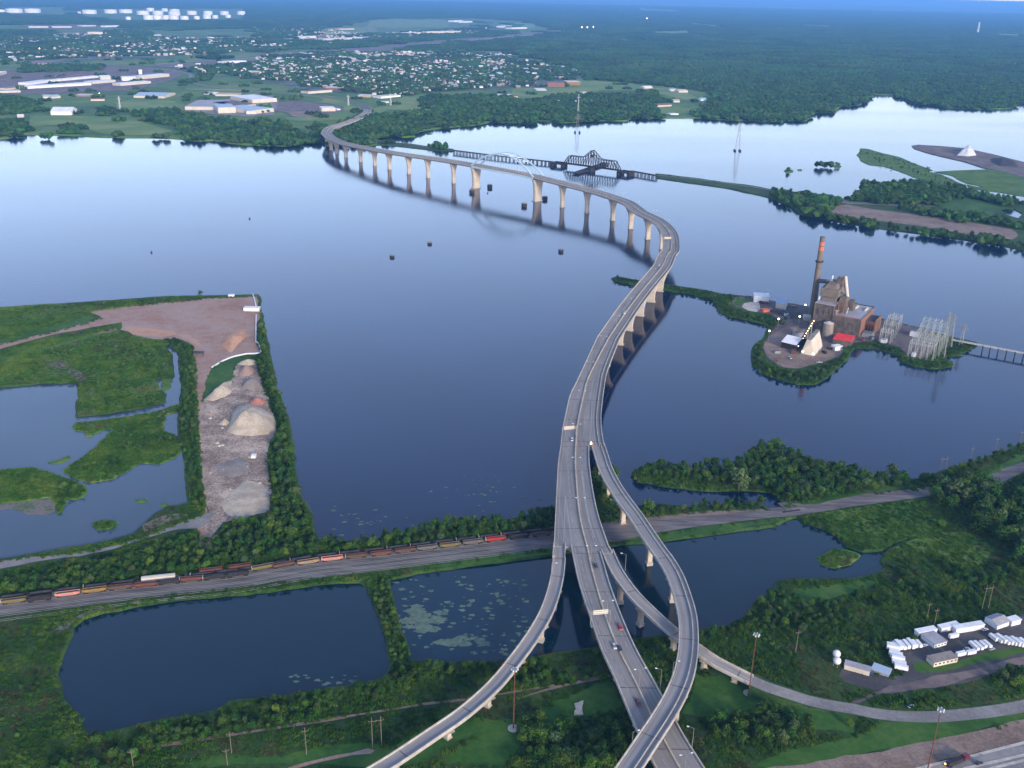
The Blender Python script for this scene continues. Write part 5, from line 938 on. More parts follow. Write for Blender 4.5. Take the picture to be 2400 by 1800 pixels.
pole("C7 980,1295", 12, 'wooden power pole standing in the bushes at lower left'); pole("C7 1685,1310", 15, 'pale wooden power pole in the grass left of the twin poles'); pole("C7 940,1408", 9, 'short wooden power pole at the bottom edge'); pole("C6 540,1240", 17, 'twin wooden power poles with one wide crossarm beside the dirt track', True); pole("C7 55,1420", 9, 'wooden power pole near the bottom left corner')
pole("C2 1500,1600", 16, 'twin wooden power poles in the wetland above the truck lot', True); pole("C2 1130,430", 14, 'twin pale power poles by the railway near the right shore', True); pole("C2 1372,330", 13, 'pale power pole on the right shore, second from the left'); pole("C2 1590,235", 12, 'pale power pole on the right shore, third from the left'); pole("C2 1800,165", 11, 'pale power pole at the right edge of the shore'); pole("C2 1620,500", 12, 'power pole beside the railway right of the big trees')
pole("C4 1300,560", 14, 'grey power pole left of the truck lot in the bushes'); pole("C3 985,310", 12, 'pale power pole behind the white trailers'); pole("C3 915,240", 11, 'pale power pole in the bushes behind the trailers')
# ------------------------------------------------------------------ truck lot
def trailer(L, m='white', tractor=None):
    t = empty('trailer', (0, 0, 0)); b = MB(); b.box((0, 0, .7), (L, 2.0, 2.0)); b.build('box', m, t); b = MB(); b.box((0, 0, .4), (L * .9, 1.0, .3)); b.build('chassis', 'tyre', t)
    for x in (-L * .38, -L * .3):
        b = MB(); b.cyl((x, -1.2, .5), (x, 1.2, .5), .5, n=10); b.build('wheel_pair', 'tyre', t)
    if tractor:
        b = MB(); b.box((L/2 + 1.6, 0, .9), (2.6, 2.4, 2.2)); b.box((L/2 + 3.3, 0, .9), (1.2, 2.1, 1.1)); b.build('cab', tractor, t)
    return t
def lay(proto_, s_, rz, lb, cat, grp=None): p = wp(s_)[0]; proto_.location = (p.x, p.y, LZ + .3); proto_.rotation_euler = (0, 0, rz); tag(proto_, lb, cat, grp); return proto_
def ang(s_): a, c_ = wp(s_); return math.atan2(c_.y - a.y, c_.x - a.x)
ar_ = ang("C3 830,380 1240,290")
T0 = trailer(6.2)
first = True
rows_ = [("C3 575,515", "C3 665,735", 9, 'white trailer in the slanting row at the left end of the truck lot', 'white trailers in the slanting row', ang("C3 540,570 660,600") + .1),
 ("C3 600,520", "C3 830,500", 7, 'white box truck in the short row behind the slanting one', 'white trucks in the rear left row', ang("C3 620,490 680,560")),
 ("C3 1370,520", "C3 1500,500", 4, 'white trailer in the middle group of the truck lot', 'white trailers in the middle group', ang("C3 1370,490 1450,560")),
 ("C3 1560,440", "C3 1850,500", 9, 'white trailer in the right hand row of the truck lot', 'white trailers in the right hand row', ang("C3 1680,440 1800,530"))]
for s0, s1, n_, lb, grp, rz in rows_:
    a, c_ = wp(s0)[0], wp(s1)[0]
    for k in range(n_):
        t = T0 if first else copy_tree(T0); first = False; p = a.lerp(c_, (k + random.uniform(-.12, .12)) / (n_ - 1)); t.scale = (random.uniform(.75, 1.1), random.uniform(.82, .95), random.uniform(.75, 1.25)); t.location = (p.x, p.y, LZ + .3); t.rotation_euler = (0, 0, rz); t.name = 'trailer'; tag(t, lb, 'trailer', grp)
for s_, lb in (("C3 1170,425", 'single white trailer right of the grey roofed office in the lot'), ("C3 1340,585", 'white truck parked nose to tail right of the front building'), ("C3 1240,600", 'white truck between the front building and the middle group')):
    lay(copy_tree(T0), s_, ar_, lb, 'trailer')
block('warehouse', "C3 835,388 1015,352", LZ, 3.2, 2.6, 'white', 'white', 'long white shed at the back left of the truck lot'); block('warehouse', "C3 1060,345 1235,305", LZ, 3.2, 2.6, 'white', 'white', 'short white shed in the middle of the back row'); block('warehouse', "C3 1200,358 1475,312", LZ, 3.4, 3, 'white', 'white', 'longest white shed at the back of the truck lot')
block('office_building', "C3 990,500 1110,465", LZ, 9.5, 2.4, 'white', 'grey_roof', 'grey flat roofed office in the middle of the truck lot', windows=4); block('office_building', "C3 985,682 1215,632", LZ, 5.5, 2.8, 'cream', 'greypile', 'long low building with dark windows at the front of the truck lot', windows=6)
block('warehouse', "C3 1600,318 1715,278", LZ, 8, 3, 'white', 'grey_roof', 'white building with a grey gabled roof at the back right of the lot', rh=1.4); block('warehouse', "C3 1740,285 1830,262", LZ, 4, 3, 'white', 'white', 'small white shed at the far right of the lot')
block('warehouse', "C3 115,700 360,768", LZ, 4, 2.8, 'cream', 'grey_roof', 'long pale shed left of the slanting row of trailers'); block('warehouse', "C3 378,720 545,782", LZ, 5.5, 1.6, 'grey_roof', 'blue_roof', 'blue grey roofed shed right of the long pale shed')
for s_, lb in (("C4 1692,622", 'white spherical tank beside the long pale shed, the farther of two'), ("C4 1696,690", 'white spherical tank beside the long pale shed, the nearer of two')):
    p = wp(s_)[0]; t = empty('spherical_tank', (p.x, p.y, LZ), label=lb, cat='tank'); b = MB(); N1, N2_ = 8, 14
    V = [(2 * math.sin(math.pi * i / N1) * math.cos(6.2832 * j / N2_), 2 * math.sin(math.pi * i / N1) * math.sin(6.2832 * j / N2_), 3.2 + 2 * math.cos(math.pi * i / N1)) for i in range(N1 + 1) for j in range(N2_)]
    b.add(V, [(i * N2_ + j, (i + 1) * N2_ + j, (i + 1) * N2_ + (j + 1) % N2_, i * N2_ + (j + 1) % N2_) for i in range(N1) for j in range(N2_)]); b.build('sphere', 'white', t, smooth=True); b = MB()
    for a_ in (0, 1.57, 3.14, 4.71): b.cyl((1.6 * math.cos(a_), 1.6 * math.sin(a_), 0), (1.6 * math.cos(a_), 1.6 * math.sin(a_), 2.6), .15, n=6)
    b.build('legs', 'galv', t)
for q, c_, lb in (("C3 1300,535", 'car_white', 'white pickup in the middle of the truck lot'), ("C3 1545,535", 'car_silver', 'silver car between the middle and right rows of trailers'), ("C3 1480,345", 'car_white', 'white car at the right end of the longest shed'), ("C3 895,500", 'car_white', 'white car left of the grey roofed office'), ("C3 1420,1650", 'car_dark', 'dark car on the highway at the bottom right'), ("C3 375,765", 'car_blue', 'blue truck cab between the two low sheds'), ("C3 765,1095", 'car_silver', 'pale car on the grass above the bend of the slip ramp road')):
    p = wp(q)[0]; t = car(c_, False, 5.2); t.location = (p.x, p.y, LZ + .35); t.rotation_euler = (0, 0, ar_); t.scale = [.72] * 3; tag(t, lb, 'car')
t = trailer(9, 'fc_dark', 'car_maroon'); lay(t, "C3 1180,1655", ar_ + .1, 'dark maroon lorry with an amber tail light on the bottom right highway', 'lorry'); t.location.z = LZ + .4; t.name = 'lorry'; b = MB(); b.box((-4.7, .9, 1.0), (.2, .5, .4)); b.build('tail_light', 'amber', t)

# ------------------------------------------------------------------ reeds and grass tufts
TUFTS = []
def tufts(s, sp, z, hmin, hmax, excl=(), dens=1.0):
    pg = zp(s); W = [P(max(-60, min(2460, q[0])), min(1860, q[1]), z) for q in pg]; x0, x1 = min(q.x for q in W), max(q.x for q in W); y0, y1 = min(q.y for q in W), max(q.y for q in W)
    gx, gy = np.meshgrid(np.arange(x0, x1, sp), np.arange(y0, y1, sp)); gx, gy = gx.ravel(), gy.ravel(); gx = gx + RNG.uniform(-.5, .5, gx.size) * sp; gy = gy + RNG.uniform(-.5, .5, gy.size) * sp
    px, py, _ = proj(np.stack([gx, gy, np.full(gx.size, z)], 1)); k = (px > -30) & (px < 2430) & (py < 1830) & inpoly(px, py, pg) & (RNG.random(gx.size) < dens)
    for e in excl: k &= ~inpoly(px, py, e)
    for x, y in zip(gx[k], gy[k]):
        f = noise.noise(Vector((x / 35, y / 35, 2))); g_ = noise.noise(Vector((x / 9, y / 9, 7))); h = random.uniform(hmin, hmax) * (1 + f)
        kd = 1 if f + g_ * .6 > .28 else (2 if f + g_ * .6 < -.38 else 0); TUFTS.append([x, y, z - .05, random.uniform(0, 6.28), random.uniform(.8, 1.6), max(.25, h), kd])
EX = [zp(POND_W), zp(POND_1), zp(POND_2)] + [p_ for p_, m_ in OVL if m_ not in ('marsh', 'meadow', 'far_field', 'far_grass', 'town_ground', 'mud')]
EX.append(zp('C4 850,770 1050,815 1250,880 1450,945 1650,995 1866,1030 C3 200,1055 400,1090 600,1115 800,1125 1000,1122 1200,1108 1400,1090 1600,1062 1866,1018 2300,900 2300,1010 1866,1095 1600,1145 1400,1165 1200,1185 1000,1200 800,1200 600,1190 400,1165 200,1125 C4 1866,1130 1600,1090 1400,1050 1200,985 1000,920 850,850'))
tufts(LAND, 2.3, LZ, .5, 1.5, EX, .8); tufts(ISL, 3.2, LZ, .5, 1.4, EX)
for s_ in ("B4 490,945 640,930 850,905 1050,860 1172,822 1178,862 1080,890 1050,960 1060,1000 1130,1020 1165,1070 1150,1150 1040,1210 900,1200 820,1260 720,1310 600,1330 520,1310 410,1260 520,1180 620,1110 690,1040 750,980 680,985 620,1010 560,1000 490,990", "B4 -300,1250 0,1250 200,1235 300,1260 440,1310 550,1350 560,1400 500,1440 430,1430 400,1520 375,1530 370,1470 330,1427 200,1442 0,1462 -300,1480", "B4 600,1600 650,1580 700,1575 760,1590 740,1625 640,1635", "C2 60,1130 200,1060 380,1090 420,1110 330,1190 200,1220 100,1190"): tufts(s_, 2.3, .7, .5, 1.4)
for s_, wd_, m_ in (("A1 1350,556 1560,540 2212,498 A2 0,492 400,464 700,438", 14, 'barrier'), ("A2 1450,382 1700,362 2100,325 2500,290", 16, 'barrier'), ("A1 300,520 560,540 880,553 1100,570 1400,595 1560,618 1650,645 1640,690 1720,730 1900,760 2212,775", 12, 'road_gravel'), ("A2 0,440 250,455 500,430", 10, 'road_gravel')):
    strip('far_road', catmull(wp(s_, 2.9), 60), wd_, 2.95, m_)
# ------------------------------------------------------------------ far town and works
def jl(q): return P(q[0], q[1], 2.0)
FB = [ # front wall in photograph positions, depth, height, wall, roof, label
 ("A1 240,770 790,738", 45, 12, 'white', 'white', 'very long white shed in the works at far left', 0), ("A1 800,728 1000,712", 45, 12, 'cream', 'white', 'white shed joined to the right end of the very long one', 0), ("A1 245,738 455,712", 40, 12, 'white', 'white', 'white shed behind the left end of the very long one', 0),
 ("A1 470,708 860,672", 35, 10, 'white', 'white', 'thin long white shed behind the works', 0), ("A1 510,690 790,662", 40, 12, 'dark_brick', 'brick', 'long brown roofed shed at the back of the works', 0), ("A1 1055,700 1175,698", 60, 18, 'white', 'white', 'tall white block in the right part of the works', 3),
 ("A1 1215,688 1465,664", 45, 16, 'cream', 'white', 'long white shed at the right end of the works', 0), ("A1 1040,745 1305,722", 40, 12, 'cream', 'white', 'low white shed in front of the tall white block', 0), ("A1 870,690 960,688", 50, 12, 'cream', 'white', 'pale gabled shed left of the tall white block', 6),
 ("A1 -40,808 180,800", 40, 9, 'cream', 'cream', 'long beige shed at the left edge of the far shore', 0), ("A1 70,780 235,760", 40, 9, 'cream', 'greypile', 'beige shed leading up to the works at far left', 0), ("A1 375,850 440,848", 30, 8, 'cream', 'blue_roof', 'left small white gabled building below the works', 4), ("A1 450,852 525,846", 30, 8, 'cream', 'blue_roof', 'right small white gabled building below the works', 4),
 ("A1 640,832 765,838", 40, 7, 'greypile', 'cream', 'pale shed on the plain below the works', 0), ("A1 785,872 905,870", 35, 7, 'cream', 'brick', 'low brown roofed shed on the plain with a white wall', 2), ("A1 440,995 620,995", 70, 14, 'white', 'white', 'white domed hall standing alone near the left shore', 8), ("A1 150,1015 205,1014", 20, 6, 'cream', 'white', 'small white house near the left shore', 3),
 ("A1 1155,845 1420,850", 120, 10, 'cream', 'blue_roof', 'wide building with a pale blue roof on the left plain', 5), ("A1 1760,815 1850,818", 40, 7, 'white', 'white', 'small white shed left of the flat tan one', 0), ("A1 1860,830 2060,832", 60, 8, 'cream', 'sand', 'flat tan building above the big factory', 0), ("A1 1400,965 1440,965", 15, 5, 'white', 'white', 'little white shed left of the big factory', 0),
 ("A1 1600,952 1890,955", 190, 15, 'cream', 'grey_roof', 'big low factory with a grey roof and cream walls, left wing', 0), ("A1 1887,982 2040,978", 90, 24, 'cream', 'blue_roof', 'tall cream block at the front of the big factory', 0), ("A2 -170,945 0,930", 120, 15, 'cream', 'purple_lot', 'middle wing of the big factory right of the tall block', 0),
 ("A1 2130,990 2212,988 ", 90, 14, 'cream', 'blue_roof', 'narrow front bay of the big factory', 0), ("A2 -30,895 182,882", 150, 16, 'cream', 'white', 'white roofed right wing of the big factory', 0), ("A2 -20,988 155,968", 130, 16, 'cream', 'blue_roof', 'pale blue roofed wing at the near right of the big factory', 0), ("A2 568,965 688,963", 50, 14, 'cream', 'white', 'white shed on the dark pad right of the big factory', 0), ("A2 700,955 730,953", 20, 6, 'white', 'white', 'tiny white shed right of the one on the dark pad', 0), ("A2 535,992 560,992", 14, 5, 'cream', 'rust_pole', 'tiny red roofed hut below the dark pad', 0),
 ("A2 450,812 660,796", 40, 12, 'cream', 'purple_lot', 'long white fronted building by the mainland road', 0), ("A2 600,772 740,775", 40, 10, 'brick', 'cream', 'low brick and cream building behind the mainland road', 0), ("A2 880,838 990,842", 40, 9, 'sand', 'cream', 'long cream building right of the mainland road', 0), ("A2 1080,852 1250,838", 40, 9, 'white', 'cream', 'long white row right of the mainland road bend', 0), ("A2 1060,890 1150,890", 22, 5, 'white', 'white', 'short white row in the meadow right of the road bend', 0),
 ("A2 1490,850 1600,852", 60, 4, 'cream', 'blue_roof', 'flat pale pavilion by the woods on the far shore', 0), ("A2 2090,838 2212,840", 40, 8, 'cream', 'white', 'pale building by the woods edge in the far middle', 3),
 ("A3 305,752 455,755", 60, 22, 'brick', 'brick', 'red brown brick school in the far meadow', 0), ("A3 470,738 590,738", 55, 20, 'fc_yellow', 'cream', 'tall yellow building beside the brick school', 0), ("A3 215,785 300,785", 70, 5, 'cream', 'white', 'low white roof building on the green by the far school', 2), ("A3 600,812 645,812", 20, 6, 'white', 'cream', 'small white house on the green, far middle', 3),
 ("A3 1185,928 1380,918", 28, 7, 'cream', 'brick', 'long brown roofed house row near the far shore', 3), ("A3 1395,885 1450,885", 26, 8, 'cream', 'sand', 'tan house among trees near the far shore', 4), ("A3 1140,768 1215,765", 26, 8, 'cream', 'white', 'white house at the edge of the far woods', 4), ("A3 1370,790 1420,790", 26, 7, 'white', 'cream', 'white house left of the farm in the far woods', 4), ("A3 1440,802 1520,800", 30, 9, 'cream', 'cream', 'pale farm buildings in the far woods', 4), ("A3 1630,872 1680,872", 24, 8, 'white', 'blue_roof', 'white house alone in the far woods at right', 4), ("A3 930,945 995,945", 26, 7, 'cream', 'greypile', 'pale house near the far shore, centre right', 4), ("A3 400,890 500,888", 26, 7, 'cream', 'cream', 'long pale house above the far shore woods', 3), ("A3 1370,995 1440,992", 22, 5, 'white', 'white', 'white boathouse at the far shore', 0), ("A3 0,845 50,845", 22, 7, 'cream', 'brick', 'brick roofed house at the left of the far green', 3), ("A3 1480,580 1540,582", 60, 10, 'cream', 'cream', 'pale farm roof in a clearing of the distant forest', 0),
 ("A2 400,335 520,328", 60, 18, 'white', 'white', 'long white building in the distant town, left', 0), ("A2 600,350 780,340", 60, 14, 'cream', 'white', 'long pale store row in the distant town', 0), ("A2 790,342 1010,332", 60, 14, 'white', 'white', 'brighter white store row in the distant town', 0), ("A2 720,258 850,256", 60, 14, 'cream', 'fc_pink', 'pinkish building in the distant town', 0), ("A2 1150,298 1430,294", 60, 18, 'cream', 'white', 'long white row at the edge of the distant town', 0), ("A2 1475,292 1770,288", 70, 26, 'cream', 'sand', 'longest bright building at the edge of the distant town', 0), ("A2 1710,192 1790,190", 80, 25, 'white', 'white', 'white cluster building beyond the distant field, left', 0), ("A2 1800,198 1870,194", 80, 22, 'white', 'white', 'white cluster building beyond the distant field, right', 0), ("A2 2140,240 2212,236", 80, 22, 'white', 'white', 'white building at the end of the distant fields', 0), ("A3 0,252 130,248", 80, 18, 'white', 'white', 'long white roof at the edge of the distant fields', 0), ("A2 1095,325 1200,322", 60, 12, 'cream', 'cream', 'cream building below the distant store rows', 0),
 ("A1 760,300 890,300", 80, 28, 'cream', 'brick', 'cream building with a red roof in the distant left', 0), ("A1 1100,335 1270,338", 50, 14, 'cream', 'sand', 'tan building row in the distant left town', 0), ("A1 345,572 460,568", 40, 12, 'cream', 'cream', 'pale building behind the far rail yard', 0), ("A1 0,655 60,640", 60, 16, 'cream', 'white', 'white building at the left edge above the far rail yard', 0), ("A1 1940,550 2130,540", 50, 12, 'white', 'white', 'white row beside the far rail line', 0), ("A1 1200,645 1228,645", 20, 26, 'white', 'white', 'square white tank house behind the works', 0), ("A1 250,240 420,240", 60, 14, 'cream', 'white', 'left pale industrial row in the distance', 0), ("A1 450,240 620,240", 60, 14, 'cream', 'white', 'middle pale industrial row in the distance', 0), ("A1 700,230 830,228", 60, 12, 'cream', 'white', 'right pale industrial row in the distance', 0), ("A1 920,236 1040,232", 60, 16, 'white', 'white', 'brighter industrial row in the distance', 0), ("A1 1190,216 1250,214", 60, 12, 'white', 'white', 'small distant white shed below the tank farm', 0)]
for s_, dep, h, mw, mr, lb, rh in FB: block('far_building', s_, 2.0, dep * .9, h * .62, mw, mr, lb, 'building', rh=rh)
TK = "15,110,30 125,106,72 282,106,68 685,118,14 775,116,58 957,112,50 1088,110,52 1237,124,50 1300,95,30 1365,124,44 1425,96,24 1510,106,38 1508,130,46 1110,168,22 1282,166,40 1362,166,40 1440,166,38 1505,168,40 1595,170,34 1660,124,38 1702,164,24 1797,124,36 1790,158,32 1860,156,24 1940,126,33 1972,150,22 2085,124,31"
for i, q in enumerate(TK.split()):
    x, y, r = map(float, q.split(',')); p = P(x / 3.687, y / 3.687 + .8, 2); p2 = P((x + r) / 3.687, y / 3.687 + .8, 2); rr = (p2 - p).length; h = min(38, rr * .55 + 14)
    t = empty('storage_tank', p, label='%s white storage tank from the left in the distant tank farm' % ORD[sum(float(k.split(',')[0]) < x for k in TK.split())], cat='storage tank', group='white tanks of the distant tank farm'); b = MB(); b.cyl((0, 0, 0), (0, 0, h), rr, n=28); b.build('wall', 'white', t, smooth=False); b = MB(); b.cyl((0, 0, h), (0, 0, h + rr * .06), rr, rr * .3, 28); b.build('roof', 'white', t)
for s_, lb in (("A3 603,262", 'left of three lit lamps in the distant forest'), ("A3 650,262", 'middle of three lit lamps in the distant forest'), ("A3 702,260", 'right of three lit lamps in the distant forest'), ("A3 1165,185", 'single pinkish lamp beyond the distant forest'), ("A1 345,448", 'orange lit lamp in the far left town'), ("A1 862,835", 'reddish lamp near the works at far left')):
    p = wp(s_, 2)[0]; dd = p.length; t = empty('lit_lamp', p, label=lb, cat='lamp'); b = MB(); b.cyl((0, 0, 0), (0, 0, dd / 400), dd / 6000, n=6); b.build('pole', 'galv', t); b = MB(); r = dd / 3000; b.cyl((0, 0, dd / 400), (0, 0, dd / 400 + r * 2), r, r * .7, 8); b.build('lamp_head', 'lamp_on', t)
# houses: sample plots inside the town areas
TOWNS = [(zp("A2 0,490 700,460 1250,450 2212,470 2212,740 1600,790 1400,815 1320,830 1150,835 850,805 640,760 400,750 380,700 0,690"), 24, .6), (zp("A3 0,490 300,570 600,610 520,690 200,690 160,745 0,760"), 34, .5), (zp("A1 0,330 300,330 1100,260 1500,330 2212,330 2212,430 1600,480 1000,490 300,520 0,540"), 32, .6), (zp("A2 0,250 500,250 1000,300 2000,240 1900,300 1000,335 400,425 0,440"), 36, .5), (zp("A1 1520,580 2212,545 2212,690 1950,640 1650,625"), 30, .4), (zp("A3 700,880 1000,930 1000,955 800,900 500,890 350,880"), 60, .6), (zp("A3 -50,700 200,700 200,745 0,770"), 26, .6)]
HS = []
for pg, sp, pr in TOWNS:
    W = [P(q[0], q[1], 2) for q in pg]; x0, x1 = min(q.x for q in W), max(q.x for q in W); y0, y1 = min(q.y for q in W), max(q.y for q in W)
    gx, gy = np.meshgrid(np.arange(x0, x1, sp), np.arange(y0, y1, sp * 1.5)); gx, gy = gx.ravel(), gy.ravel()
    gx = gx + RNG.uniform(-.3, .3, gx.size) * sp; gy = gy + RNG.uniform(-.25, .25, gy.size) * sp
    px, py, _ = proj(np.stack([gx, gy, np.full(gx.size, 2.)], 1)); k = inpoly(px, py, pg) & (RNG.random(gx.size) < pr)
    HS += list(zip(gx[k], gy[k]))
HS.sort(key=lambda q: q[0] ** 2 + q[1] ** 2)
if len(HS) > 4200: HS = HS[:300] + [HS[i] for i in sorted(RNG.choice(np.arange(300, len(HS)), 3900, replace=False))]
hm = [('white', 'grey_roof'), ('cream', 'blue_roof'), ('white', 'cream'), ('cream', 'dark_brick'), ('white', 'greypile'), ('brick', 'grey_roof')]
hmesh = []
for mw, mr in hm:
    b = MB(); L_, D_ = random.uniform(11, 16), random.uniform(8, 10); b.gable((0, 0, 0), (L_, D_), random.uniform(4, 6), 2.8); o = b.build('house', [mw, mr], link=False); hmesh.append(o.data)
for i, (x, y) in enumerate(HS[:300]):
    k = i % len(hmesh); o = bpy.data.objects.new('house', hmesh[k]); COL.objects.link(o); o.location = (x, y, 2); o.rotation_euler = (0, 0, .25 + random.choice((0, 1.57)) + random.uniform(-.05, .05)); o.scale = [random.uniform(.85, 1.25)] * 3
    nm = {'white': 'white', 'cream': 'cream', 'brick': 'brick'}[hm[k][0]]; rf = {'grey_roof': 'dark grey roof', 'blue_roof': 'pale blue roof', 'cream': 'cream roof', 'dark_brick': 'brown roof', 'greypile': 'light grey roof'}[hm[k][1]]
    side = 'left' if proj(np.array([x, y, 2.]))[0][0] < 1000 else 'right'
    tag(o, '%s house with %s near the shore side of the far town, %s half' % (nm, rf, side), 'house', 'small houses of the nearest streets of the far town')
hb = MB(); hmats = ['cream', 'grey_roof', 'barrier', 'blue_roof', 'brick', 'white']
for x, y in HS[300:]:
    s_ = random.choice((.75, .85, 1, 1.5)); h = MB(); h.gable((0, 0, 0), (13 * s_, 9 * s_), 5 * s_, 2.6 * s_, rz=.25 + random.choice((0, 1.57)), mw=random.choice((0, 2, 2, 4)), mr=random.choice((1, 1, 3, 2, 5)))
    hb.v += [(v[0] + x, v[1] + y, v[2] + 2) for v in h.v]; k = len(hb.v) - len(h.v); hb.f += [tuple(i + k for i in f) for f in h.f]; hb.m += h.m
tag(hb.build('distant_houses', hmats), 'hundreds of small pale houses of the distant town among trees', 'houses', kind='stuff')
# ------------------------------------------------------------------ trees
def crown_mesh(name, seed, m, h=7.0, r=3.2, n_=720, leaf=.62, low=.12):
    rg = np.random.default_rng(seed); lobes = []
    for k in range(9):
        a = rg.uniform(0, 6.283); rr = r * rg.uniform(.1, .62) if k else 0; zz = h * rg.uniform(low + .2, .82); lobes.append((rr * math.cos(a), rr * math.sin(a), zz, r * rg.uniform(.38, .62)))
    lobes.append((0, 0, h * .8, r * .45)); V = []; F = []
    for i in range(n_):
        lx, ly, lz, lr = lobes[rg.integers(len(lobes))]; u = rg.normal(size=3); u /= np.linalg.norm(u); q = np.array([lx, ly, lz]) + u * np.array([lr, lr, lr * 1.05]) * rg.uniform(.55, 1.28)
        if q[2] < h * .05: q[2] = h * rg.uniform(.05, .2)
        nn_ = u + rg.normal(size=3) * .55; nn_ /= np.linalg.norm(nn_); t = np.cross(nn_, rg.normal(size=3)); t /= np.linalg.norm(t); b_ = np.cross(nn_, t); s_ = leaf * rg.uniform(.55, 1.2); k = len(V)
        V += [q - t * s_ * .6, q - b_ * s_ * .5, q + t * s_ * .7, q + b_ * s_ * .45]; F.append((k, k + 1, k + 2, k + 3))
    me = bpy.data.meshes.new(name); me.from_pydata([tuple(v) for v in V], [], F); me.materials.append(MT[m]); me.update(); return me
def trunk_mesh(h=7.0):
    b = MB(); b.cyl((0, 0, -.5), (.1, 0, h * .35), .24, .17, 7, cap=False)
    for k in range(5): a = k * 1.257 + .4; b.cyl((.1, 0, h * (.28 + .02 * k)), (math.cos(a) * 1.5, math.sin(a) * 1.5, h * .68), .12, .04, 5, cap=False)
    b.cyl((.1, 0, h * .35), (0, .1, h * .8), .17, .05, 6, cap=False); me = bpy.data.meshes.new('trunk'); me.from_pydata([tuple(v) for v in b.v], [], b.f); me.materials.append(MT['bark']); me.update(); return me
CR = [crown_mesh('crown', 1, 'leaf'), crown_mesh('crown', 2, 'leaf', 6.4, 3.5), crown_mesh('crown', 3, 'leaf', 7.6, 2.8), crown_mesh('crown', 4, 'leaf_light', 6.6, 3.2), crown_mesh('crown', 5, 'leaf_pale', 7, 3.4, 760, .6)]
TM = trunk_mesh()
def grove(name, seed, S=28., N_=11, m='leaf_far', h=10.):       # a patch of rounded crowns for the far woods
    rg = np.random.default_rng(seed); V = []; F = []; import bmesh
    bm = bmesh.new(); bmesh.ops.create_icosphere(bm, subdivisions=1, radius=1); bv = np.array([v.co[:] for v in bm.verts]); bf = [[v.index for v in f.verts] for f in bm.faces]; bm.free()
    for i in range(N_):
        c_ = np.array([rg.uniform(-.5, .5) * S, rg.uniform(-.5, .5) * S, 0]); s_ = rg.uniform(.7, 1.25); k = len(V)
        sc_ = np.array([S / math.sqrt(N_) * .62 * s_, S / math.sqrt(N_) * .62 * s_, h * .42 * s_]); d = 1 + rg.normal(size=(len(bv), 1)) * .17
        for q in bv * d * sc_ + c_ + np.array([0, 0, h * .5 * s_]): V.append(tuple(q))
        F += [tuple(j + k for j in f) for f in bf]
    me = bpy.data.meshes.new(name); me.from_pydata(V, [], F); me.materials.append(MT[m]); me.update(); return bpy.data.objects.new(name, me)
def gn_scatter(name, pts, objs, mat_label, cat='trees'):
    """pts: x y z rz sx sz kind — one object that carries every plant of the mass"""
    me = bpy.data.meshes.new(name); me.vertices.add(len(pts)); A = np.array(pts, np.float32); me.vertices.foreach_set('co', A[:, :3].ravel())
    a = me.attributes.new('rz', 'FLOAT', 'POINT'); a.data.foreach_set('value', A[:, 3].copy()); a = me.attributes.new('sx', 'FLOAT', 'POINT'); a.data.foreach_set('value', A[:, 4].copy()); a = me.attributes.new('sz', 'FLOAT', 'POINT'); a.data.foreach_set('value', A[:, 5].copy())
    a = me.attributes.new('kd', 'INT', 'POINT'); a.data.foreach_set('value', A[:, 6].astype(np.int32))
    o = bpy.data.objects.new(name, me); COL.objects.link(o); g = bpy.data.node_groups.new(name, 'GeometryNodeTree'); N = g.nodes; L = g.links
    g.interface.new_socket(name='Geometry', in_out='INPUT', socket_type='NodeSocketGeometry'); g.interface.new_socket(name='Geometry', in_out='OUTPUT', socket_type='NodeSocketGeometry')
    gi, go = N.new('NodeGroupInput'), N.new('NodeGroupOutput'); at = {}
    for k, ty in (('rz', 'FLOAT'), ('sx', 'FLOAT'), ('sz', 'FLOAT'), ('kd', 'INT')): q = N.new('GeometryNodeInputNamedAttribute'); q.data_type = ty; q.inputs[0].default_value = k; at[k] = q.outputs[0]
    cr_ = N.new('ShaderNodeCombineXYZ'); L.new(at['rz'], cr_.inputs[2]); cs = N.new('ShaderNodeCombineXYZ'); L.new(at['sx'], cs.inputs[0]); L.new(at['sx'], cs.inputs[1]); L.new(at['sz'], cs.inputs[2])
    prev = gi.outputs[0]; jn = N.new('GeometryNodeJoinGeometry')
    for i, ob in enumerate(objs):
        oi = N.new('GeometryNodeObjectInfo'); oi.inputs[0].default_value = ob; oi.inputs['As Instance'].default_value = True
        cmp_ = N.new('FunctionNodeCompare'); cmp_.data_type = 'INT'; cmp_.operation = 'EQUAL'; cmp_.inputs[3].default_value = i; L.new(at['kd'], cmp_.inputs[2])
        ip = N.new('GeometryNodeInstanceOnPoints'); L.new(gi.outputs[0], ip.inputs['Points']); L.new(cmp_.outputs[0], ip.inputs['Selection']); L.new(oi.outputs['Geometry'], ip.inputs['Instance']); L.new(cr_.outputs[0], ip.inputs['Rotation']); L.new(cs.outputs[0], ip.inputs['Scale']); L.new(ip.outputs[0], jn.inputs[0])
    L.new(jn.outputs[0], go.inputs[0]); md = o.modifiers.new('scatter', 'NODES'); md.node_group = g; return tag(o, mat_label, cat, kind='stuff')
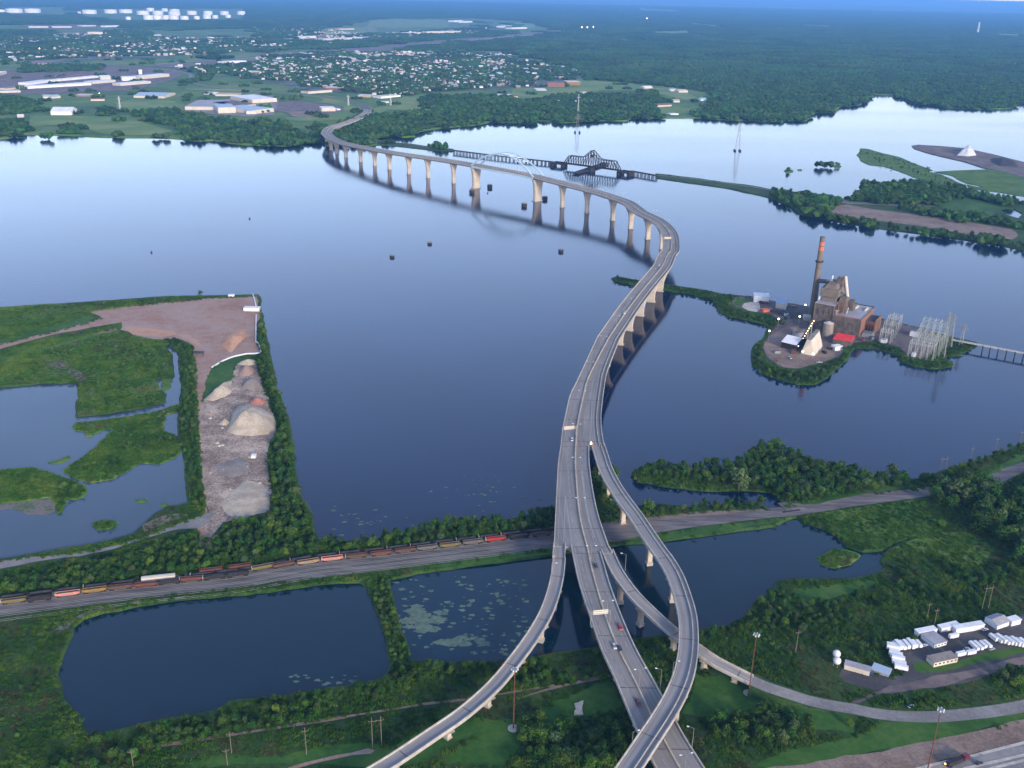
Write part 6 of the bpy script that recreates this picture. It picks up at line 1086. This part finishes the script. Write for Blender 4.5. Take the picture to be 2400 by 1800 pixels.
def scatter(s, sp, hmin, hmax, wts=(5, 4, 3, 1.2, .6), dens=1.0, z=LZ, clump=.0):
    pg = zp(s); W = [P(q[0], q[1], z) for q in pg]; x0, x1 = min(q.x for q in W), max(q.x for q in W); y0, y1 = min(q.y for q in W), max(q.y for q in W)
    gx, gy = np.meshgrid(np.arange(x0, x1, sp), np.arange(y0, y1, sp)); gx, gy = gx.ravel(), gy.ravel(); gx = gx + RNG.uniform(-.5, .5, gx.size) * sp; gy = gy + RNG.uniform(-.5, .5, gy.size) * sp
    px, py, _ = proj(np.stack([gx, gy, np.full(gx.size, z)], 1)); k = inpoly(px, py, pg) & (RNG.random(gx.size) < dens)
    if clump:
        ns = np.array([noise.noise(Vector((a / 22, c_ / 22, 5))) for a, c_ in zip(gx, gy)]); k &= ns > clump - .5
    w_ = np.array(wts) / sum(wts); out = []
    for x, y in zip(gx[k], gy[k]):
        h = random.uniform(hmin, hmax); out.append([x, y, z - .2, random.uniform(0, 6.28), h / 7 * random.uniform(.85, 1.35), h / 7, int(RNG.choice(len(w_), p=w_))])
    return out
BELT = [ # polygon, spacing, h range, label stem, options
 ("B6 -200,600 0,650 100,610 400,520 900,440 1150,370 1500,270 1690,220 1640,290 1900,230 2212,130 B7 130,200 330,100 400,170 420,320 450,350 740,372 1000,320 1400,238 1900,215 2212,135 2212,270 1600,345 1000,420 500,470 0,530 B6 1700,512 1240,570 600,665 0,735 -200,760", 4.3, 3.0, 5.8, 'bushy green tree in the belt between the railway yard and the bay', {}),
 ("B4 1705,290 1715,380 1745,560 1785,720 1825,800 1875,1000 1905,1200 1945,1420 1990,1620 1936,1659 1400,1700 1480,1625 1745,1560 1775,1480 1745,1200 1755,1090 1800,980 1780,870 1715,690 1670,560 1695,505 1675,420 1690,300", 4.6, 3, 7.0, 'green tree in the strip between the gravel yard and the bay', {}),
 ("B4 1065,405 1150,408 1250,460 1272,600 1285,900 1300,1300 1338,1500 1250,1480 1222,1300 1200,1100 1160,950 1185,820 1185,690 1170,480", 4.6, 2.6, 5.2, 'bush in the narrow strip between the marsh channel and the dirt road', {}),
 ("PX 205,1732 300,1716 424,1690 536,1656 660,1640 750,1626 874,1606 915,1585 965,1560 1048,1562 1185,1560 1255,1550 1337,1537 1400,1530 1440,1600 1380,1600 1250,1620 1150,1600 1000,1600 900,1640 700,1700 560,1720 400,1760 260,1810 100,1830 150,1760", 4.0, 2.4, 5.4, 'green bush on the near bank of the ponds', {'clump': .3}),
 ("B7 845,695 975,665 1090,1100 945,1000 C6 760,100 860,390 680,420 600,100", 3.0, 1.4, 3.2, 'low bush on the grassy dike between the two near ponds', {'wts': (3, 3, 1, 6, 1)}),
 ("C5 190,1330 330,1290 480,1340 600,1300 760,1290 900,1230 1010,1230 1090,1330 1170,1450 1060,1560 960,1700 200,1700 230,1500", 4.4, 4.5, 7.5, 'leafy tree in the grove between the exit ramp and the main road', {'clump': .15}),
 ("C4 380,1180 560,1150 760,1190 900,1130 1060,1070 1140,1110 1300,1180 1500,1200 1800,1180 1866,1250 1700,1330 1500,1300 1300,1330 1150,1450 900,1480 560,1520 480,1400", 4.4, 3.4, 7, 'leafy tree in the grove right of the loop ramp', {'clump': .36}),
 ("C4 380,350 560,300 750,240 860,180 910,60 1000,-60 1300,-40 1500,60 1866,60 1866,260 1300,340 1000,340 700,340 500,420 400,440", 4.4, 2.4, 5, 'green bush on the right bank of the pond above the slip ramp', {'clump': .15}),
 ("C4 900,400 1300,360 1866,290 C3 200,350 600,430 560,520 440,560 540,640 300,640 100,560 0,620 C4 1500,560 1300,600 1000,520", 4.6, 2, 4.6, 'scattered bush in the wetland left of the truck lot', {'clump': .56}),
 ("C2 650,1230 900,1180 1200,1190 1500,1300 1843,1150 2200,1100 2200,1650 1843,1600 1000,1520 500,1600 0,1560 -200,1500 -100,1400 200,1370 560,1300", 4.8, 2, 5, 'scattered bush in the wetland below the creek at right', {'clump': .56}),
 ("C1 145,480 150,410 330,385 700,380 1000,350 1200,300 1330,195 1500,190 1650,270 1850,350 2100,385 C2 400,400 600,430 800,450 900,520 700,520 500,560 300,600 100,640 0,660 C1 2000,660 1650,735 1560,690 1430,585 1250,570 930,555 700,515 400,480", 4.4, 4, 7.5, 'dark green tree on the wooded point right of the ramps', {}),
 ("C1 330,760 700,765 800,720 1050,710 1290,715 1380,770 1380,790 1000,780 700,800 300,840 150,820", 4.0, 2.4, 5, 'bush on the bank between the inlet and the railway', {}),
 ("B8 700,720 840,720 900,760 860,900 880,1000 800,1060 740,1000 700,880", 4.2, 3, 6, 'bush on the bank beneath the branching decks', {}),
 ("C2 850,450 1050,440 1250,365 1480,280 1680,205 1843,120 2300,-100 2300,0 1843,190 1500,330 1250,440 1000,500", 4.4, 2.6, 5.4, 'bush along the right hand shore of the bay', {}),
 ("C2 1380,760 1600,700 1843,620 2400,400 2400,1300 1843,1260 1700,1130 1550,1000 1400,900 1330,830", 7.5, 9, 13.5, 'big dark tree in the clump at the right edge', {'wts': (5, 4, 2, .4, 2)}),
 ("C2 980,600 1080,560 1250,560 1400,480 1560,520 1600,650 1500,720 1300,740 1100,710", 7.5, 9, 13, 'big spreading tree by the railway at right', {'wts': (5, 4, 2, .4, 2)}),
 ("C3 1500,800 1750,700 1866,700 2200,640 2200,800 1866,880 1600,880", 4.6, 3, 6, 'tree between the lot road and the slip ramp road', {'clump': .2}), ("C3 560,960 1000,950 1500,900 1400,1020 1000,1100 700,1080", 5.5, 1.5, 3.2, 'low bush in the grass between the lot road and the slip ramp road', {'clump': .3}),
 ("P1 270,1200 310,1160 370,1180 360,1290 420,1370 560,1410 700,1450 860,1430 1000,1360 1100,1300 1150,1200 1190,1230 1170,1290 1090,1370 980,1460 870,1520 700,1520 500,1470 350,1410 275,1340", 5, 2.6, 5, 'round bush on the near shore of the power station island', {}),
 ("B3 150,340 380,378 340,405 160,362 640,418 900,455 1100,495 1380,520 1300,530 1150,560 1200,620 1300,680 1500,730 1500,745 1300,700 1150,680 1060,600 930,508 650,458", 6, 1.6, 4.2, 'low bush on the thin causeway to the power station island', {}),
 ("P1 380,910 620,905 560,960 480,990 420,960 150,890 0,850 0,830", 5, 2, 4, 'bush on the shore left of the conveyor', {}), ("P2 150,600 330,640 560,710 640,800 800,860 1050,890 1260,860 1260,830 1050,840 800,830 700,790 620,720 450,640 200,570", 5, 2, 4.4, 'bush on the near shore below the substation', {}),
 ("P2 1200,720 1380,720 1520,640 1480,600 1300,620 1220,680", 5, 1.6, 3.4, 'low bush at the right tip of the power station island', {}),
 ("B4 0,215 400,185 1000,150 1300,140 1300,155 900,170 500,200 0,240", 6, 1.6, 3.4, 'low bush on the far bank of the dredge land', {'clump': .3}),
 ("B4 880,400 1040,440 1080,500 1095,600 1050,640 900,640 700,520 500,470 700,420", 5, 1.4, 3, 'low willow bush in the marsh north of the channel', {'clump': .4, 'wts': (4, 3, 1, 3, 1)}),
 ("B4 520,870 800,880 1040,810 1050,760 900,650 640,640 620,780", 5, 1.2, 2.6, 'low bush in the marsh beside the channel', {'clump': .56, 'wts': (4, 3, 1, 3, 1)}),
 ("B4 540,1290 720,1300 860,1220 1100,1130 1155,1070 1100,1020 880,1080 600,1130 460,1240", 5, 1.2, 2.8, 'low bush on the marsh island', {'clump': .52, 'wts': (4, 3, 1, 3, 1)}),
 ("B4 350,1390 440,1330 540,1370 540,1420 440,1430", 4.5, 2, 4, 'bush on the left marsh island', {}), ("B4 610,1610 660,1588 740,1592 730,1618 650,1630", 4, 1.6, 2.6, 'bush on the tiny round islet', {}),
 ("C8 0,560 300,420 500,420 560,560 520,760 580,980 720,1130 840,1330 1000,1340 1000,1500 500,1659 -200,1659 -300,900", 5, 1.2, 2.8, 'low bush in the wetland left of the near pond', {'clump': .52})]
ALL = []
for s_, sp, h0, h1, lb, kw in BELT:
    for q in scatter(s_, sp, h0, h1, **kw): ALL.append((q, lb))
for s_, h, kd, lb in (("C1 1130,592", 14, 4, 'large pale willow standing out of the woods on the point'), ("C1 290,800", 9, 3, 'round light green tree beside the loop ramp'), ("C2 700,440", 10, 4, 'pale round tree at the right end of the wooded point'), ("B7 265,345", 8, 3, 'round yellow green tree at the corner of the bay'), ("C1 1340,745", 7, 0, 'small dark tree at the mouth of the inlet'), ("C2 1130,870", 6, 3, 'single yellowish bush in the creek meadow'), ("B4 1300,120", 6, 0, 'round dark tree on the far bank of the dredge land'), ("B4 820,385", 5, 0, 'dark bush at the tip of the marsh by the dirt field')):
    p = wp(s_, LZ)[0]; ALL.append(([p.x, p.y, LZ - .2, 1, h / 7 * 1.15, h / 7, kd], lb))
for s_, sp, h0, h1, kw in (("A8 20,915 300,945 500,985 430,1060 540,1125 800,1170 1200,1240 1700,1310 2212,1385 2300,1400 2300,1430 1700,1335 1000,1243 450,1155 280,1112 100,1010 0,965", 8, 5, 10, {'clump': .38}), ("A8 690,985 720,960 860,900 1150,850 1250,845 1400,870 1520,920 1600,960 1450,1040 900,1030 720,1005", 8, 6, 12, {'clump': .2}), ("A8 1100,1050 1500,1085 2212,1180 2300,1200 2300,1260 2000,1225 1500,1135 1100,1080", 9, 5, 9, {'clump': .3}), ("A8 1550,860 1690,895 1800,935 2212,1005 2300,1030 2300,1060 2000,1010 1700,930 1560,895", 9, 5, 9, {'clump': .3}),
   ("A8 150,740 205,738 205,750 155,752", 9, 5, 8, {}), ("A8 478,690 508,690 505,704 480,702", 9, 8, 14, {}), ("A8 572,690 600,690 628,702 600,706 575,705", 9, 7, 14, {}), ("A5 1520,715 1570,715 1770,745 1740,752 1520,728", 8, 6, 10, {'clump': .35}), ("A7 760,600 1250,655 2000,755 2212,790 2212,800 2000,765 1250,665 760,612", 9, 2, 4, {'clump': .5}), ("A8 800,560 1000,600 1400,720 1600,830 1680,890 1600,895 1300,780 900,680 790,610", 10, 2, 4, {'clump': .55})):
    for q in scatter(s_, sp, h0, h1, **kw): ALL.append((q, 'far'))
def isz(q):
    x, y, k = proj(np.array(q[0][:3])); ok = -20 < x[0] < 2420 and 0 < y[0] < 1815; return (q[0][5] * (1.6 if q[1].split()[0] in ('large', 'round', 'pale', 'single') else 1)) / k[0] if ok else 0
ALL.sort(key=isz, reverse=True); BL_ = {}
for q, lb in ALL[:300]:
    x = proj(np.array(q[:3]))[0][0]; a = BL_.get(lb, (9e9, -9e9)); BL_[lb] = (min(a[0], x), max(a[1], x))
BL_ = {k: v for k, v in BL_.items() if v[1] - v[0] > 1}
for q, lb in ALL[:300]:
    single = lb not in BL_
    if not single:
        xs_ = BL_[lb]; px_ = proj(np.array(q[:3]))[0][0]; u = (px_ - xs_[0]) / max(1, xs_[1] - xs_[0]); ad = ('dark', 'dark', 'dark', 'light', 'greyish')[q[6]]
        if 'railway yard and the bay' in lb:
            pq = proj(np.array(q[:3])); nb = min(RC, key=lambda r: abs(zp(r[0])[0][0] - px_)); nl = nb[2].split(',')[0].split(' in front')[0].split(' just')[0].split(' between')[0].split(' with')[0].split(' on')[0]; nl = {'black freight car': 'black freight car', }.get(nl, nl); lb = '%s bushy tree in the belt straight behind the %s' % (ad, nl)
        else: lb = '%s %s, %s' % (ad, lb.replace('green ', '').replace('dark ', ''), ('left end', 'left middle', 'right middle', 'right end')[min(3, max(0, int(u * 4)))])
        lb = ' '.join(lb.split()[:16])
    x, y, z, rz, sx, sz, kd = q; t = empty('tree', (x, y, z), rz, lb, 'tree', None if single else 'trees: ' + lb); t.scale = (sx, sx, sz)
    for nm, me in (('crown', CR[kd]), ('trunk', TM)): o = bpy.data.objects.new(nm, me); COL.objects.link(o); o.parent = t
def tuft_mesh(seed, m):
    rg = np.random.default_rng(seed); V = []; F = []
    for i in range(26):
        a = rg.uniform(0, 6.283); r = rg.uniform(0, 1.1); x, y = r * math.cos(a), r * math.sin(a); b_ = rg.uniform(0, 3.14); w_ = rg.uniform(.12, .28); h = rg.uniform(.6, 1.1); lx, ly = rg.normal(size=2) * .25; k = len(V)
        V += [(x - w_ * math.cos(b_), y - w_ * math.sin(b_), 0), (x + w_ * math.cos(b_), y + w_ * math.sin(b_), 0), (x + lx + w_ * .4 * math.cos(b_), y + ly + w_ * .4 * math.sin(b_), h), (x + lx - w_ * .4 * math.cos(b_), y + ly - w_ * .4 * math.sin(b_), h)]; F.append((k, k + 1, k + 2, k + 3))
    me = bpy.data.meshes.new('tuft'); me.from_pydata(V, [], F); me.materials.append(MT[m]); return bpy.data.objects.new('tuft', me)
_T = np.array([q[:2] for q in TUFTS]); _k = np.ones(len(_T), bool)
for _p in C3_[k3 - 3:]: _k &= (np.abs(_T[:, 0] - _p.x) > 5.6) | (np.abs(_T[:, 1] - _p.y) > 5.6)
TUFTS = [q for q, k_ in zip(TUFTS, _k) if k_]
gn_scatter('reeds', TUFTS, [tuft_mesh(1, 'reed_green'), tuft_mesh(2, 'reed_light'), tuft_mesh(3, 'reed_brown')], 'reeds and rough grass covering the marsh and meadows', 'reeds')

src = [bpy.data.objects.new('crown', me) for me in CR]
gn_scatter('thicket', [q for q, lb in ALL[300:]], src, 'dense mass of green bushes and small trees covering banks and wetland')
print('near plants', len(ALL), 'houses', len(HS))
# far woods: patches of crowns
OPENF = [zp(s_) for s_ in ("PX -400,60 150,58 400,72 600,64 760,60 900,46 1100,42 1240,50 1300,70 1200,96 1110,103 1225,128 1340,152 1380,186 1500,196 1640,212 1662,238 1642,264 1590,272 1560,258 1500,240 1470,236 1400,222 1300,225 1250,236 1180,236 1130,226 1000,226 985,240 1010,256 1060,268 1000,262 900,270 800,290 700,330 500,330 423,326 0,330 -400,330",)]
FOR = [zp(s_) for s_ in ("A1 -400,820 0,830 200,850 330,900 310,980 100,990 -400,1010", "A1 1050,965 1500,960 1700,1000 2212,1080 2212,1245 1850,1205 1540,1185 1560,1090 1270,1060", "A2 0,1030 250,1075 400,1165 560,1150 560,1220 0,1245", "A1 -300,1050 200,1040 250,1140 0,1190 -300,1200", "A1 540,1090 700,1100 700,1170 550,1165", "A1 800,940 950,930 1020,980 900,1000",
  "A2 1430,910 1600,840 2212,830 A3 0,870 200,860 400,900 700,930 800,960 1000,960 1000,1020 760,1035 450,1060 230,1030 150,1070 0,1060 A2 2212,1050 2050,1040 1900,1000 1700,960 1450,940", "A2 690,1120 900,1050 1400,975 1700,990 1900,1060 1700,1100 1400,1110 1250,1130 900,1180 800,1200 700,1165", "A3 760,820 1100,830 1380,840 1380,880 1180,900 1170,950 1000,950 900,870 760,850", "A3 1100,790 1400,800 1400,830 1120,830", "A1 200,570 900,565 850,610 150,635", "A1 1700,650 1820,650 1800,700 1700,700", "A2 480,1090 570,1085 570,1140 480,1140",
  "A1 0,260 400,265 500,330 200,340 0,330", "A2 1250,385 1500,380 2212,340 2212,440 1250,440", "A2 1000,300 2212,270 2212,300 1400,360 1000,400 500,430 450,410", "A3 0,360 600,400 900,420 1100,500 700,600 650,700 480,560 0,470", "A1 0,350 700,350 900,420 300,430 0,450", "A2 100,180 900,190 700,235 500,240 100,245", "A1 1000,180 2212,180 2212,250 1400,250", "A1 0,130 900,140 1500,200 600,205 0,220",
  "A8 850,860 1250,850 1500,890 1650,960 1450,1040 900,1030 700,990", "A8 250,930 500,970 620,1000 480,1060 560,1130 400,1130 280,1080 150,1000", "A8 1300,1090 2212,1190 2212,1250 1700,1180 1300,1130", "A8 1550,850 1690,890 1680,925 1560,900", "A8 1700,930 2212,1030 2212,1080 1700,970",
  "A8 300,1120 700,1180 1200,1255 1700,1320 2212,1400 2212,1420 1700,1335 1000,1243 450,1155", "A5 1520,700 1560,700 1770,742 1700,745 1500,722", "A5 490,650 620,655 880,650 860,670 600,668", "A5 1000,650 1120,660 1100,672 1000,665", "A8 160,735 205,740 200,750 160,748", "A8 470,695 510,688 510,706 490,706", "A8 565,700 590,694 630,702 615,710")]
def ftiles(sp, y0, y1, nz, sc_):
    xs = []; ys = []
    for y in np.arange(y0, y1, sp):
        hwid = y * .60 + 300; a = np.arange(-hwid, hwid, sp); xs.append(a); ys.append(np.full(a.size, y))
    x = np.concatenate(xs) + RNG.uniform(-.3, .3, sum(len(a) for a in xs)) * sp; y = np.concatenate(ys) + RNG.uniform(-.3, .3, len(x)) * sp
    px, py, _ = proj(np.stack([x, y, np.full(x.size, 2.)], 1)); fo_ = [P_ for P_ in zp(FAR)]
    main = fo_ + [(3600, -10), (3600, -60), (-1600, -60)]; k = inpoly(px, py, main) & ~inpoly(px, py, OPENF[0])
    for f in FOR: k |= inpoly(px, py, f)
    for tw in (TOWNS[0][0], TOWNS[1][0], TOWNS[2][0], TOWNS[3][0], TOWNS[4][0]): k |= inpoly(px, py, tw) & (RNG.random(x.size) < .62)
    op = inpoly(px, py, OPENF[0]); k |= op & (RNG.random(x.size) < .03)
    for f in FIELDS: k &= ~inpoly(px, py, f)
    d = np.sqrt(x ** 2 + y ** 2)
    return [[a, c_, 1.6, RNG.uniform(0, 6.28), sc_ * RNG.uniform(.9, 1.2), nz * RNG.uniform(.8, 1.25), int(RNG.integers(3))] for a, c_ in zip(x[k], y[k])]
FIELDS = [zp(s_) for s_ in ("A3 1080,70 1500,90 1400,102 1080,90", "A3 950,15 1800,40 1780,52 950,30", "A3 1500,195 1830,220 1820,242 1560,215", "A4 0,55 360,70 340,82 0,70", "A4 230,210 590,225 560,238 250,228", "A4 1850,285 2212,295 2212,318 2000,312", "A4 2130,480 2212,485 2212,498 2140,495", "A3 1080,530 1220,535 1200,555 1080,552", "A3 1150,280 1300,270 1560,262 1560,290 1350,300", "A3 900,340 1200,345 1180,358 930,352", "A3 1140,740 1700,800 1700,880 1300,860", "A3 1250,930 1550,950 1560,980 1380,1005 1270,985", "A3 1470,570 1550,570 1550,590 1470,590", "A3 1270,1000 1560,985 1640,1030 1300,1030", "A4 850,800 1090,815 1080,832 870,815", "A1 1150,600 1450,560 2212,512 A2 0,480 500,442 1000,412 1400,372 2212,302 2700,257 2700,273 2212,328 1400,402 1000,438 500,468 0,504 A1 2212,540 1500,600", "A2 520,265 700,245 1000,250 1060,280 700,320 540,320", "A2 400,320 520,315 600,330 1010,318 1020,345 600,362 400,350", "A1 220,215 700,210 1050,230 1040,245 450,262 250,242", "A1 740,275 900,275 900,315 740,315", "A2 1450,275 1780,272 1780,300 1450,300", "A2 1120,280 1440,280 1440,302 1120,302", "A2 1000,170 1200,160 1700,180 1900,190 1880,235 1200,245 950,240", "A1 0,60 600,60 600,135 0,135", "A1 640,75 2150,75 2150,178 1000,185 640,135", "A1 880,540 1450,585 1700,640 1640,665 1440,612 880,565")]
T1_ = ftiles(26, 1150, 4600, 1.0, 1.0); T2_ = ftiles(115, 4600, 30000, 1.0, 1.0)
g1 = [grove('grove', 20 + i) for i in range(3)]; g2 = [grove('grove', 40 + i, 130., 110, h=12.) for i in range(3)]
gn_scatter('woodland', T1_, g1, 'woods of the far shore, rounded green crowns packed together'); gn_scatter('distant_forest', T2_, g2, 'endless dark forest reaching to the horizon')
print('far', len(T1_), len(T2_))
# ------------------------------------------------------------------ air
b = MB(); b.box((0, 60000, -3), (280000, 124000, CAM_H + 33)); o = b.build('haze', []) if False else None
me = bpy.data.meshes.new('haze'); b = MB(); b.box((0, 80000, -3), (300000, 166000, CAM_H + 33)); me.from_pydata([tuple(v) for v in b.v], [], b.f)
hz = bpy.data.materials.new('haze'); hz.use_nodes = True; N = hz.node_tree.nodes; N.remove(N['Principled BSDF']); pv = N.new('ShaderNodeVolumePrincipled'); pv.inputs['Color'].default_value = (.20, .50, 1, 1); pv.inputs['Density'].default_value = 5.2e-5; pv.inputs['Anisotropy'].default_value = .2
hz.node_tree.links.new(pv.outputs[0], N['Material Output'].inputs['Volume']); me.materials.append(hz); o = bpy.data.objects.new('haze', me); COL.objects.link(o); tag(o, 'thin blue haze over the whole bay', kind='stuff')
